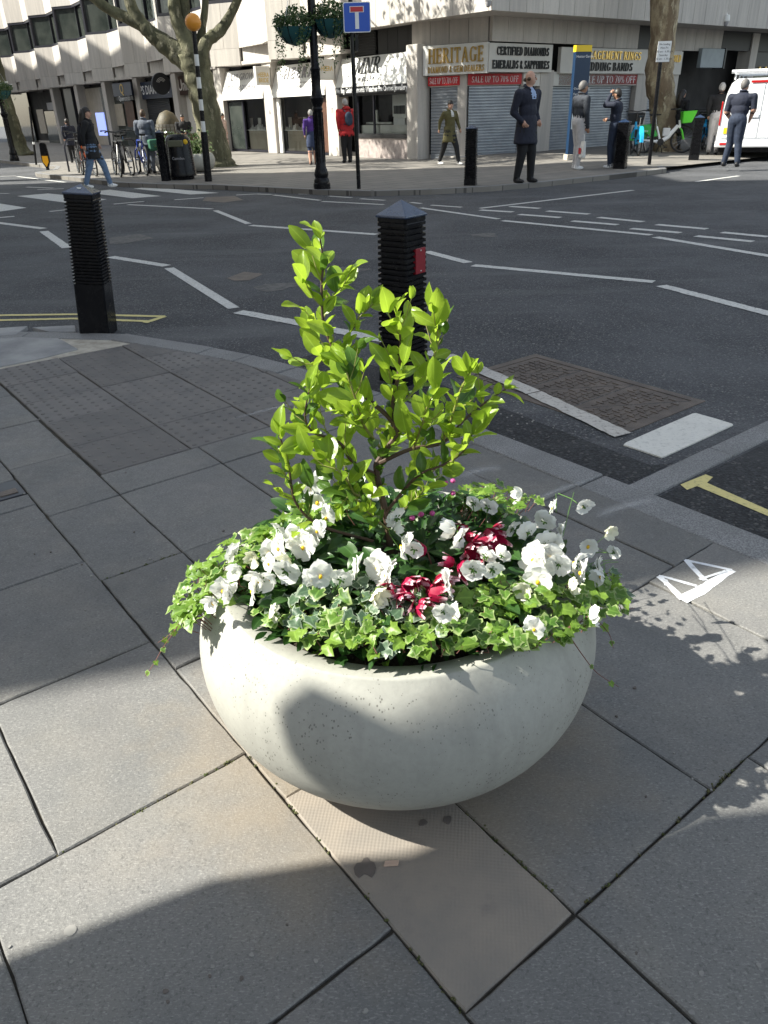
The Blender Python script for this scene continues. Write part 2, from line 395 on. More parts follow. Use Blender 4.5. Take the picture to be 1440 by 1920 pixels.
M['dark_metal'] = simple('dark_window_frame', (.012, .012, .02), .4)
M['glass'] = mat_glass(); M['window'] = simple('office_window_glass', (.022, .028, .025), .06, spec=.5, col2=(.055, .062, .055), scale=1.2)
# ------------------------------------------------------------------ ground, pavements, kerbs, markings
def struct(o): return tag(o, kind='structure')
rd = MB(); rd.add([(-150, -60, ROAD_Z), (150, -60, ROAD_Z), (150, 220, ROAD_Z), (-150, 220, ROAD_Z)], [(0, 1, 2, 3)])
road = struct(rd.build('road', M['asphalt']))

# unseen blocks added on the left, edges shaped to leave one strip of sun
def off_frame_block(name, x0, x1, edge, ymax_or_min, top, skew=0.0):
    # edge: list of (z, y) of the face that bounds the sunlit strip
    mb = MB(); n = len(edge); a = []; b = []
    for z, y in edge: a.append((x0, y, z)); b.append((x1, y-skew, z))
    far = [(x0, ymax_or_min, 0), (x0, ymax_or_min, top), (x1, ymax_or_min, 0), (x1, ymax_or_min, top)]
    vs_ = a+b+far; fs = [(i, i+1, n+i+1, n+i) for i in range(n-1)]
    fs += [(n-1, 2*n+1, 2*n+3, 2*n-1), (2*n, 2*n+2, 2*n+3, 2*n+1)]
    fs += [tuple(list(range(n))+[2*n+1, 2*n]), tuple(list(range(n, 2*n))+[2*n+3, 2*n+2])]
    mb.add(vs_, fs); return struct(mb.build(name, M['facade'], fix=True))
off_frame_block('shade_block_across_street', -11, -24, [(0, 1.22), (8.8, 1.22), (10.2, 1.55), (11.2, 1.74), (14.0, 1.95), (21, 2.1)], 15.6, 21)  # added block; its receding upper edge draws the strip's far boundary
off_frame_block('shade_block_behind_camera', -6.5, -18, [(0, .15), (6.2, .2), (6.5, .80), (6.8, .88), (19, .88)], -12, 19, 4.0)  # added block, shaped to shade the foreground beyond the pier's reach
off_frame_block('added_shade_pier', -3.2, -3.9, [(0, .5), (2.0, .62), (2.21, .75), (2.37, .835), (2.54, .93), (2.62, .94), (2.76, .96), (2.98, .965), (3.06, 1.03), (3.17, 1.03), (3.27, .955), (3.38, .97), (3.5, 1.02), (3.7, 1.03)], -1.5, 3.7, .3)  # added unseen pier, profile cut to the near edge of the sun strip

off_frame_block('shade_block_further_along', -16, -28, [(0, 15.4), (20, 15.4)], 20.2, 20)  # added unseen block that keeps sun off the far pavement by the kerb
ob = MB().prism([(-14, 44.7), (-1, 44.7), (-1, 95), (-14, 95)], 0, 22.6).build('shade_block_down_street', M['facade'], fix=True); ob.rotation_euler = (0, 0, GA); struct(ob)  # added unseen block that shades the far end of the long front
# --- near pavement
PV = inst('pavement', None); PV.rotation_euler = (0, 0, GA)   # local x = v, y = u
PV.name = 'pavement'; struct(PV)
KI = [(-6, 2.35), (0, 2.35), (1.74, 2.345), (2.49, 2.335), (3.2, 2.29), (3.93, 2.20), (4.34, 2.12), (4.66, 2.02), (5.42, 1.72), (5.95, 1.25), (6.35, .6), (6.6, -.3), (6.75, -3), (6.8, -8)]   # (u, v) inner kerb line
def kerb_outer():
    out = []
    for i, (u, v) in enumerate(KI):
        a = KI[max(i-1, 0)]; b = KI[min(i+1, len(KI)-1)]; du, dv = b[0]-a[0], b[1]-a[1]; L = math.hypot(du, dv)
        out.append((u-dv/L*.17, v+du/L*.17))
    return out
KO = kerb_outer()
def clip(poly, a, b):            # keep the side left of a->b in (u, v)
    out = []
    def side(p): return (b[0]-a[0])*(p[1]-a[1])-(b[1]-a[1])*(p[0]-a[0])
    for i in range(len(poly)):
        p, q = poly[i], poly[(i+1) % len(poly)]; sp, sq = side(p), side(q)
        if sp <= 0: out.append(p)
        if (sp < 0 < sq) or (sq < 0 < sp):
            t = sp/(sp-sq); out.append((p[0]+(q[0]-p[0])*t, p[1]+(q[1]-p[1])*t))
    return out
def clip_kerb(poly):
    for i in range(len(KI)-1):
        poly = clip(poly, KI[i], KI[i+1])
        if len(poly) < 3: return None
    return poly
bedp = [(v, u) for u, v in KI]+[(-8, -6)]
MB().prism([(v, u) for u, v in KI][::1]+[(-8, -6)], -.06, -.011).build('joint_bed', M['bed'], PV, fix=True)
def slab(u0, u1, v0, v1, mat='slab', name='paving_slab', gap=.0026, z=0.0, blister=False):
    g2 = gap*random.uniform(.7, 1.5)
    poly = [(u0+g2, v0+g2), (u1-g2, v0+g2), (u1-g2, v1-g2), (u0+g2, v1-g2)]
    jit = .0012; poly = [(p[0]+random.uniform(-jit, jit), p[1]+random.uniform(-jit, jit)) for p in poly]
    full = len(poly); poly = clip_kerb(poly)
    if not poly: return None
    zz = z+random.uniform(-.0022, .0012); tx, ty = random.uniform(-.0022, .0022), random.uniform(-.0022, .0022)
    cu = (u0+u1)/2; cv = (v0+v1)/2
    # chipped, uneven rim: the edges are split and nudged
    pts = []
    for i in range(len(poly)):
        p, q = poly[i], poly[(i+1) % len(poly)]; L = math.hypot(q[0]-p[0], q[1]-p[1]); k = max(1, int(L/.05))
        for j in range(k):
            t = j/k; r = .0008 if j else .0018
            pts.append((p[0]+(q[0]-p[0])*t+random.gauss(0, r), p[1]+(q[1]-p[1])*t+random.gauss(0, r)))
    top = [(v, u) for u, v in pts]; n = len(top)
    mb = MB(); e = .0035
    ring = lambda s, z_: [((p[0]-cv)*s[0]+cv, (p[1]-cu)*s[1]+cu, z_(p)) for p in top]
    hv, hu = max(.05, (v1-v0)/2), max(.05, (u1-u0)/2)
    zt = lambda p: zz+(p[0]-cv)*tx+(p[1]-cu)*ty
    A = ring((1, 1), lambda p: -.04); B = ring((1, 1), lambda p: zt(p)-e); Cc = ring((1-e/hv, 1-e/hu), zt)
    mb.add(A+B+Cc, [(i, (i+1) % n, n+(i+1) % n, n+i) for i in range(n)]+[(n+i, n+(i+1) % n, 2*n+(i+1) % n, 2*n+i) for i in range(n)]+[tuple(range(2*n, 3*n))])
    o = mb.build(name, M[mat], PV, fix=True)
    if blister:
        bl = MB(); k = 6; s = (u1-u0)/k
        for i in range(k):
            for j in range(int((v1-v0)/s+.5)):
                bu, bv = u0+s*(i+.5), v0+s*(j+.5)
                q = clip_kerb([(bu-.01, bv-.01), (bu+.01, bv-.01), (bu+.01, bv+.02)])
                if not q or len(q) != 3: continue
                bl.lathe([(.0122, -.002), (.0105, .0028), (.0080, .0040)], 10, (bv, bu, zt((bv, bu))))
        if bl.v: tag(bl.build('blisters', M[mat], o, smooth=True, ang=60), kind='stuff')
    return o
def course(v0, v1, us, mat='slab'):
    for a, b in zip(us[:-1], us[1:]): slab(a, b, v0, v1, mat)
course(.548, .846, [-.75, -.1, .527]); slab(.527, 1.13, .548, .846, 'tan'); course(.548, .846, [1.13, 1.73, 2.33, 2.94, 3.52, 4.1, 4.62, 5.2])
slab(.728, 1.313, -.06, .548); slab(1.313, 1.90, .09, .548); slab(1.313, 1.90, -.5, .09); slab(.728, 1.313, -.62, -.06)
course(-.05, .548, [-.6, .06, .728]); course(.02, .548, [1.90, 2.497]); course(-.06, .548, [2.497, 3.09])
course(.0, .548, [3.40, 3.98, 4.6, 5.15, 5.7]); slab(3.09, 3.21, .0, .548); slab(3.21, 3.40, .0, .40); 
for v0, v1, ph in ((-.62, -.06, .1), (-1.15, -.62, .4), (-1.75, -1.15, .2), (-2.4, -1.75, 0)):
    us = [1.9+ph+.61*k for k in range(0, 8)]
    if v0 < -.62: us = [ph-.6+.61*k for k in range(0, 13)]
    course(v0, v1, us)
slab(1.9, 2.0, -.62, -.06)
course(.846, 1.484, [-.7, -.1, .527]); course(1.484, 2.10, [-.75, -.15, .527]); course(2.10, 2.36, [-.75, .1, .527])
course(.846, 1.325, [.527, 1.14, 1.74, 2.327, 2.945, 3.19])
course(1.325, 1.957, [.527, 1.133]); course(1.957, 2.36, [.527, 1.133])
course(1.325, 2.105, [1.133, 1.745, 2.35, 2.945]); course(2.105, 2.36, [1.133, 1.745, 2.35, 2.945]); course(1.325, 1.78, [2.945, 3.19]); course(1.78, 2.36, [2.945, 3.19])
for i in range(5):
    for j in range(4):
        u0, v0 = 3.195+i*.405, .856+j*.434
        slab(u0, u0+.405, v0, v0+.434, 'tactile', 'tactile_slab', .003, blister=True)
# pale patched corner round the left bollard
mp_ = clip_kerb([(5.21, -.3), (6.9, -.3), (6.9, 2.6), (5.21, 2.6)])
MB().prism([(v, u) for u, v in mp_], -.03, -.004).build('mortar_patch', M['mortar'], PV, fix=True)
def px_slab(px, mat, name, z=.004):
    q = [uv(G(*p)) for p in px]; q = clip_kerb([(a, b) for a, b in q]) or [(a, b) for a, b in q]
    MB().prism([(b, a) for a, b in q], -.03, z).build(name, M[mat], PV, fix=True, bevel=.004)
px_slab([(-160, 640), (20, 632), (88, 625), (120, 640), (146, 655), (70, 674), (0, 688), (-140, 722)], 'paleslab', 'paving_slab')
px_slab([(-90, 622), (52, 612), (30, 628), (-100, 636)], 'paleslab', 'paving_slab')
px_slab([(60, 614), (140, 610), (142, 622), (92, 622)], 'paleslab', 'paving_slab', .002)
# kerb stones
tpts = []
for i in range(len(KI)-1):
    L = math.hypot(KI[i+1][0]-KI[i][0], KI[i+1][1]-KI[i][1]); k = max(1, int(round(L/.75)))
    for j in range(k): t = j/k; tpts.append(tuple(KI[i][c]*(1-t)+KI[i+1][c]*t for c in (0, 1))+tuple(KO[i][c]*(1-t)+KO[i+1][c]*t for c in (0, 1)))
for a, b in zip(tpts[:-1], tpts[1:]):
    t = .004
    P = [(a[1], a[0]+t), (b[1], b[0]-t), (b[3], b[2]-t), (a[3], a[2]+t)]
    if a[0] > 5: P = [(a[1], a[0]), (b[1], b[0]), (b[3], b[2]), (a[3], a[2])]
    MB().prism(P, -.15, .003+random.uniform(-.002, .003)).build('kerb_stone', M['granite'], PV, fix=True, bevel=.009)
# narrow mortar joint behind the kerb
# pavement box with small metal lid at the left edge
lid = MB(); lid.prism([(.41, 3.22), (.545, 3.22), (.545, 3.395), (.41, 3.395)], -.03, -.001)
lo = lid.build('stopcock_lid', M['dark_metal'], PV, fix=True, bevel=.004)
MB().box(.45, .52, 3.25, 3.30, -.002, .002).build('lid_slot', M['iron'], lo)

# small marks on the paving
def blob(cx, cy, r, z, n=14, irr=.25, sx=1.0, sy=1.0):
    pts = []
    ph = [random.uniform(0, 6.28) for _ in range(3)]
    for i in range(n):
        a = 2*PI*i/n; k = 1+irr*(.5*math.sin(2*a+ph[0])+.35*math.sin(3*a+ph[1])+.25*math.sin(5*a+ph[2]))
        pts.append((cx+math.cos(a)*r*k*sx, cy+math.sin(a)*r*k*sy))
    return pts
M['gum'] = simple('old_chewing_gum', (.27, .26, .24), .8, col2=(.22, .21, .20), scale=30)
M['stain'] = simple('dark_stain', (.10, .085, .075), .85, col2=(.13, .11, .10), scale=25)
def spot(px, py, r, mat, name, z=.0016, irr=.2, sx=1., sy=1.):
    P = G(px, py); MB().prism(blob(P.x, P.y, r, 0, irr=irr, sx=sx, sy=sy), -.002, z).build(name, M[mat], None if False else PAVE_W, fix=True)
PAVE_W = inst('pavement_marks', None); struct(PAVE_W)
spot(132, 1745, .012, 'gum', 'gum_spot', .0012, .06)
spot(685, 1628, .021, 'stain', 'stain_spot', .0022, .5, .9, 1.2); spot(839, 1538, .010, 'stain', 'stain_spot', .0022, .25); spot(793, 1543, .009, 'stain', 'stain_spot', .0022, .25)
for k in range(46):
    px, py = random.choice([(random.uniform(20, 560), random.uniform(720, 1000)), (random.uniform(1150, 1430), random.uniform(1250, 1900)), (random.uniform(0, 700), random.uniform(1700, 1900)), (random.uniform(0, 330), random.uniform(990, 1300))])
    spot(px, py, random.uniform(.002, .005), random.choice(['gum', 'gum', 'stain']), 'speck', .0022, .3)
mo = MB(); rr_ = random.Random(4)
for (u0_, v0_, u1_, v1_) in ((.527, .846, .527, 1.4), (.527, .548, 1.3, .548), (1.313, .1, 1.313, .54), (.527, .846, 1.0, .846), (.53, 1.30, .53, 1.5), (2.33, .55, 2.33, .84), (.0, .548, .52, .548)):
    for k in range(16):
        t_ = rr_.random(); u_, v_ = u0_+(u1_-u0_)*t_+rr_.gauss(0, .002), v0_+(v1_-v0_)*t_+rr_.gauss(0, .002); P_ = W(u_, v_, -.008)
        for j in range(5): mo.ball((P_.x+rr_.gauss(0, .004), P_.y+rr_.gauss(0, .004), -.008+rr_.uniform(0, .007)), rr_.uniform(.0015, .0035), 5, 4)
tag(mo.build('joint_moss', simple('moss', (.055, .075, .02), .9, col2=(.10, .085, .04), scale=60)), kind='stuff')
# litter: a torn bit of card, a leaf scrap and a twig
P = G(734, 1622); MB().prism([(P.x-.016, P.y-.005), (P.x+.014, P.y-.004), (P.x+.016, P.y+.007), (P.x-.013, P.y+.006)], .002, .006).build('card_scrap', simple('pinkish_card', (.50, .36, .28), .8), None, fix=True)
tag(bpy.data.objects['card_scrap'], 'small torn pinkish card scrap on the tan slab below the planter', 'litter')
# marker paint: two open triangles
def stroke(a, b, wid, mat, name, parent, z, ragged=.0):
    d = (b-a); L = d.length; d = d/L; nn = Vector((-d.y, d.x, 0))*wid/2; zz = Vector((0, 0, z)); n = max(1, min(160, int(L/.035))) if ragged else 1
    lo = []; hi = []
    for i in range(n+1):
        p = a+d*(L*i/n); lo.append(p-nn*(1+random.gauss(0, ragged))+zz); hi.append(p+nn*(1+random.gauss(0, ragged))+zz)
    mb = MB(); mb.add(lo+hi, [(i, i+1, n+2+i, n+1+i) for i in range(n)]); return mb.build(name, M[mat], parent)
def zb(X, Y): return G(840+X/2.4, 640+Y/2.4)
k = 0
for a, b, wd in (((1066, 985), (1278, 1030), .010), ((1278, 1030), (1150, 1112), .020), ((1160, 1105), (1050, 1166), .030), ((1070, 985), (1155, 1078), .014), ((948, 1056), (1120, 1104), .010), ((952, 1060), (1056, 1164), .016), ((975, 1075), (985, 1102), .012), ((1130, 1075), (1250, 1036), .007)):
    stroke(zb(*a), zb(*b), wd*1.35, 'chalk', 'paint_stroke', PAVE_W, .0014+.0003*k, .14); k += 1
def fuzzy(a, b, wid, z=.0035):
    d = b-a; L = d.length; d = d/L; nn = Vector((-d.y, d.x, 0))*wid/2; zz = Vector((0, 0, z)); vs_ = []; fs = []; us = []
    n = 8
    for i in range(n+1):
        t = i/n; p = a+(b-a)*t+nn*.25*math.sin(t*5)
        for j, c in ((-1, -1), (0, 0), (1, 1)): vs_.append(p+nn*c+zz); us.append((2*t-1, c))
    for i in range(n):
        for j in range(2): fs.append((i*3+j, i*3+3+j, i*3+4+j, i*3+1+j))
    mb = MB(); mb.add(vs_, fs); o = mb.build('spray_streak', M['spray'], PAVE_W); me = o.data; ul = me.uv_layers.new(name='UVMap')
    for lp in me.loops: ul.data[lp.index].uv = us[lp.vertex_index]
    return o
fuzzy(G(425, 790), G(610, 742), .055); fuzzy(G(1000, 945), G(1100, 900), .06, .008); fuzzy(G(1115, 975), G(1225, 935), .09, .008); fuzzy(G(860, 900), G(935, 872), .12, .0036)

# --- road markings
RZ = ROAD_Z
def LINE(p, q, wd=.10, mat='white_line', name='painted_line', z=.004): return stroke(G(*p, RZ), G(*q, RZ), wd, mat, name, road, z, .05 if max(p[1], q[1]) > 420 else 0)
def POLY(px, mat='white_line', name='painted_line', z=.004):
    mb = MB(); mb.add([G(*p, RZ)+Vector((0, 0, z)) for p in px], [tuple(range(len(px)))]); return mb.build(name, M[mat], road, fix=False)
for q in ([(-90, 372), (0, 382), (50, 390), (0, 397), (-130, 404)], [(32, 368), (90, 363), (200, 374), (150, 384)], [(160, 361), (206, 356), (302, 368), (248, 372)], [(250, 354), (278, 351), (411, 362), (357, 365)]):
    POLY(q, 'white_line', 'zebra_stripe')
for a, b in (((-60, 411), (82, 429)), ((82, 434), (126, 465)), ((207, 482), (313, 499)), ((447, 585), (600, 614)), ((603, 615), (770, 648)), ((240, 384), (398, 392)), ((404, 395), (466, 420)), ((470, 423), (706, 440)), ((799, 472), (878, 493)), ((887, 498), (1226, 529)), ((1240, 536), (1500, 604)),
             ((480, 364), (510, 365)), ((513, 366), (600, 376)), ((604, 378), (720, 384)), ((788, 390), (935, 411)), ((942, 414), (1221, 441)), ((1229, 445), (1500, 490)),
             ((900, 391), (1187, 357)), ((1305, 341), (1385, 330)), ((213, 383), (270, 378)), ((327, 375), (382, 371)), ((443, 366), (480, 364)), ((93, 397), (130, 393)), ((-20, 410), (27, 406)), ((-20, 388-25), (17, 363)), ((0, 331), (30, 330)), ((32, 331), (122, 342)), ((70, 356), (120, 354)), ((50, 351), (100, 353)), ((245, 342), (295, 345)), ((250, 347), (296, 345))):
    LINE(a, b, .12 if a[1] > 400 else .095)
POLY([(308, 504), (326, 502), (449, 577), (428, 580)]); LINE((800, 660), (905, 694), .10)
def z7(X, Y): return (900+.375*X, 330+.375*Y)
for (a, b) in (((150, 153), (298, 163)), ((335, 176), (545, 192)), ((592, 208), (815, 230)), ((882, 244), (1135, 266)), ((1210, 283), (1440, 305)), ((0, 171), (165, 181)), ((195, 193), (403, 209)), ((460, 226), (688, 245)), ((755, 264), (1003, 285)), ((1080, 301), (1365, 329))):
    LINE(z7(*a), z7(*b), .13, 'white_line', 'give_way_dash')
for a, b in (((560, 364), (600, 365)), ((617, 368), (660, 371)), ((676, 373), (722, 376)), ((770, 380), (790, 382)), ((808, 385), (866, 389))): LINE(a, b, .09, 'white_line', 'give_way_dash')
# double yellow lines at the far left, with their end bar
LINE((-80, 593), (138, 590), .055, 'yellow_line', 'yellow_line'); LINE((138, 590), (308, 594), .055, 'yellow_line', 'yellow_line')
LINE((-80, 603), (138, 598), .055, 'yellow_line', 'yellow_line'); LINE((138, 598), (280, 603), .055, 'yellow_line', 'yellow_line'); LINE((309, 594), (272, 606), .055, 'yellow_line', 'yellow_line', .0048)
# yellow T on the right
POLY([zbp for zbp in [(840+X/2.4, 640+Y/2.4) for X, Y in ((1045, 648), (1158, 602), (1192, 614), (1165, 640), (1440, 762), (1475, 790), (1440, 790), (1120, 655), (1075, 672))]], 'yellow_line', 'yellow_line')
# thick give-way block by the granite strip
gb = MB(); q = [G(*p, RZ) for p in [(1169, 836), (1174, 832), (1240, 803), (1298, 778), (1304, 777), (1340, 787), (1372, 797), (1374, 799), (1310, 829), (1246, 858), (1240, 860), (1205, 848)]]
gb.prism([(p.x, p.y) for p in q], RZ+.001, RZ+.008).build('give_way_block', M['white_block'], road, fix=True)
for q in ([(1.655, 2.525), (4.2, 2.44), (4.2, 2.72), (3.25, 2.86), (1.70, 2.80), (1.655, 2.9)], [(1.50, 2.53), (1.50, 7.5), (-2.0, 7.5), (-2.0, 2.53)]):
    mb = MB(); mb.add([W(a_, b_, RZ+.002) for a_, b_ in q], [tuple(range(len(q)))]); o = mb.build('asphalt_patch', M['fresh_asphalt'], road, fix=True)
    if o.data.polygons[0].normal.z < 0: o.data.flip_normals()
# granite strip across the side road
for i in range(12):
    v0 = 2.53+i*.62
    MB().prism([(0, 0)], 0, 0) if False else None
    o = MB().prism([(v0+.003, 1.515), (v0+.617, 1.515), (v0+.617, 1.635), (v0+.003, 1.635)], -.12, RZ+.012+random.uniform(-.002, .002)).build('granite_strip', M['granite'], road, fix=True, bevel=.006); o.rotation_euler = (0, 0, GA)
# inspection cover: frame and six plates with a chequered tread
ic = thing('inspection_cover', 'large rusty rectangular inspection cover in the road beside the kerb', 'manhole cover', (0, 0, RZ), GA)
U0, U1, V0, V1 = 2.0, 3.21, 3.02, 3.72
fr = MB()
for a in ((U0, U0+.05, V0, V1), (U1-.05, U1, V0, V1), (U0+.05, U1-.05, V0, V0+.05), (U0+.05, U1-.05, V1-.05, V1)): fr.box(a[2], a[3], a[0], a[1], -.02, .004)
fr.build('cover_frame', M['iron'], ic)
nu = 3; du = (U1-U0-.1)/nu
for i in range(nu):
    a, b = U0+.05+i*du+.004, U0+.05+(i+1)*du-.004
    for (dv0, dv1, tri) in ((V0+.054, V1-.054, 0), (V0+.054, V1-.054, 1)):
        P = [(dv0, a), (dv1, a), (dv0, b)] if tri == 0 else [(dv1, a+.01), (dv1, b), (dv0+.012, b)]
        pl = MB().prism(P, -.02, .001).build('cover_plate', M['iron'], ic, fix=True)
        tr = MB(); s = .046
        for x in range(int((dv1-dv0)/s)):
            for y in range(int((b-a)/s)):
                X, Y = dv0+s*(x+.6), a+s*(y+.6); t = (X-dv0)/(dv1-dv0)+(Y-a)/(b-a)
                if (t < .93) if tri == 0 else (t > 1.08 and X < dv1-.015 and Y < b-.015):
                    w1, w2 = (.021, .006) if (x+y) % 2 else (.006, .021)
                    tr.box(X-w1, X+w1, Y-w2, Y+w2, .0005, .0055)
        tag(tr.build('tread', M['iron'], pl), kind='stuff')
# worn white line painted over the cover edge
M['worn_line'] = mat_paint('badly_worn_white_paint', (.52, .49, .45), 1.0, (.16, .135, .12)); LINE((838, 668), (1000, 738), .10, 'worn_line', 'painted_line', .0085); LINE((1002, 739), (1168, 818), .105, 'worn_line', 'painted_line', .0085)
# patches and small covers in the carriageway
for q in ([(205, 446), (262, 439), (290, 447), (232, 457), (206, 458)],): POLY(q, 'patch', 'tarmac_patch', .003)
for q in ([(425, 522), (458, 510), (494, 514), (468, 526), (440, 527)],): POLY(q, 'iron', 'small_cover', .003)
for (px, py, r) in ((525, 537, .20), (582, 533, .09), (655, 506, .16), (908, 441, .16)):
    P = G(px, py, RZ); mb = MB(); b = blob(P.x, P.y, r, 0, 14, .6, 1.3, .8); mb.add([(x, y, RZ+.003) for x, y in b], [tuple(range(14))]); mb.build('tarmac_patch', M['patch'], road)
for q in ([(385, 370), (440, 368), (456, 375), (420, 380), (380, 377)],): POLY(q, 'iron', 'small_cover', .003)
gs = MB()
for k in range(120):
    P = G(random.uniform(830, 1440), random.uniform(560, 830), RZ); gs.ball((P.x, P.y, RZ+.002), (.004, .006, .003), 5, 4)
for k in range(30):
    P = G(random.uniform(850, 1000), random.uniform(770, 800), RZ); gs.ball((P.x, P.y, RZ+.002), (.006, .008, .004), 5, 4)
tag(gs.build('loose_grit', M['gum']), 'pale grit scattered on the asphalt beside the kerb', 'grit', kind='stuff')

# --- far pavement
FK = [(62, 8.0), (27.2, 8.0), (25.6, 7.4), (24.9, 6.7), (24.2, 6.55), (21.9, 6.75), (18.8, 6.85), (17.4, 7.3), (16.2, 7.95), (13.2, 8.75), (12.2, 9.2), (11.5, 10.1), (11.05, 11.2), (10.85, 12.4), (10.8, 15.1), (10.85, 16.6), (11.5, 17.4), (12.7, 17.9), (12.8, 62)]
fp = inst('far_pavement', None); struct(fp); fp.rotation_euler = (0, 0, GA)
MB().prism([(v, u) for u, v in FK]+[(62, 62)], ROAD_Z-.05, FAR_Z).build('paving', M['farpave'], fp, fix=True)
rs = MB(); NU, NV = 14, 40; vs_ = []; fs = []
for i in range(NU+1):
    for j in range(NV+1):
        u = 11.2+i*7.0/NU; v = 15.2+j*26/NV; 
        vs_.append((v, u, far_z(u, v)+.003 if j and i else FAR_Z-.01))
for i in range(NU):
    for j in range(NV): a = i*(NV+1)+j; fs.append((a, a+1, a+NV+2, a+NV+1))
rs.add(vs_, fs).build('paving_rise', M['farpave'], fp, fix=False)
kp = []
for (a, b) in zip(FK[:-1], FK[1:]):
    L = math.hypot(b[0]-a[0], b[1]-a[1]); k = max(1, int(L/.9))
    if L > 25: k = 24
    for j in range(k): kp.append((a[0]+(b[0]-a[0])*j/k, a[1]+(b[1]-a[1])*j/k))
for i in range(len(kp)-1):
    a, b = kp[i], kp[i+1]; d = (b[0]-a[0], b[1]-a[1]); L = math.hypot(*d)
    if L < 1e-3: continue
    n = (-d[1]/L*.15, d[0]/L*.15)
    o_ = (d[1]/L*.012, -d[0]/L*.012)
    MB().prism([(a[1]+o_[1], a[0]+o_[0]), (b[1]+o_[1], b[0]+o_[0]), (b[1]-n[1], b[0]-n[0]), (a[1]-n[1], a[0]-n[0])], ROAD_Z-.05, FAR_Z+.006).build('kerb_stone', M['granite'], fp, fix=True)
# ------------------------------------------------------------------ lettering
def text_mesh(body, size, mat, ext=.004, bold=0.0, sx=1.0, align='CENTER', shear=0.0):
    cu = bpy.data.curves.new('lettering', 'FONT'); cu.body = body; cu.size = size; cu.extrude = ext; cu.offset = bold; cu.align_x = align; cu.align_y = 'CENTER'; cu.resolution_u = 2; cu.shear = shear
    t = bpy.data.objects.new('lettering', cu); COL.objects.link(t)
    dg = bpy.context.evaluated_depsgraph_get(); me = bpy.data.meshes.new_from_object(t.evaluated_get(dg)); bpy.data.objects.remove(t)
    for v in me.vertices: v.co.x *= sx
    me.materials.clear(); me.materials.append(mat); return me
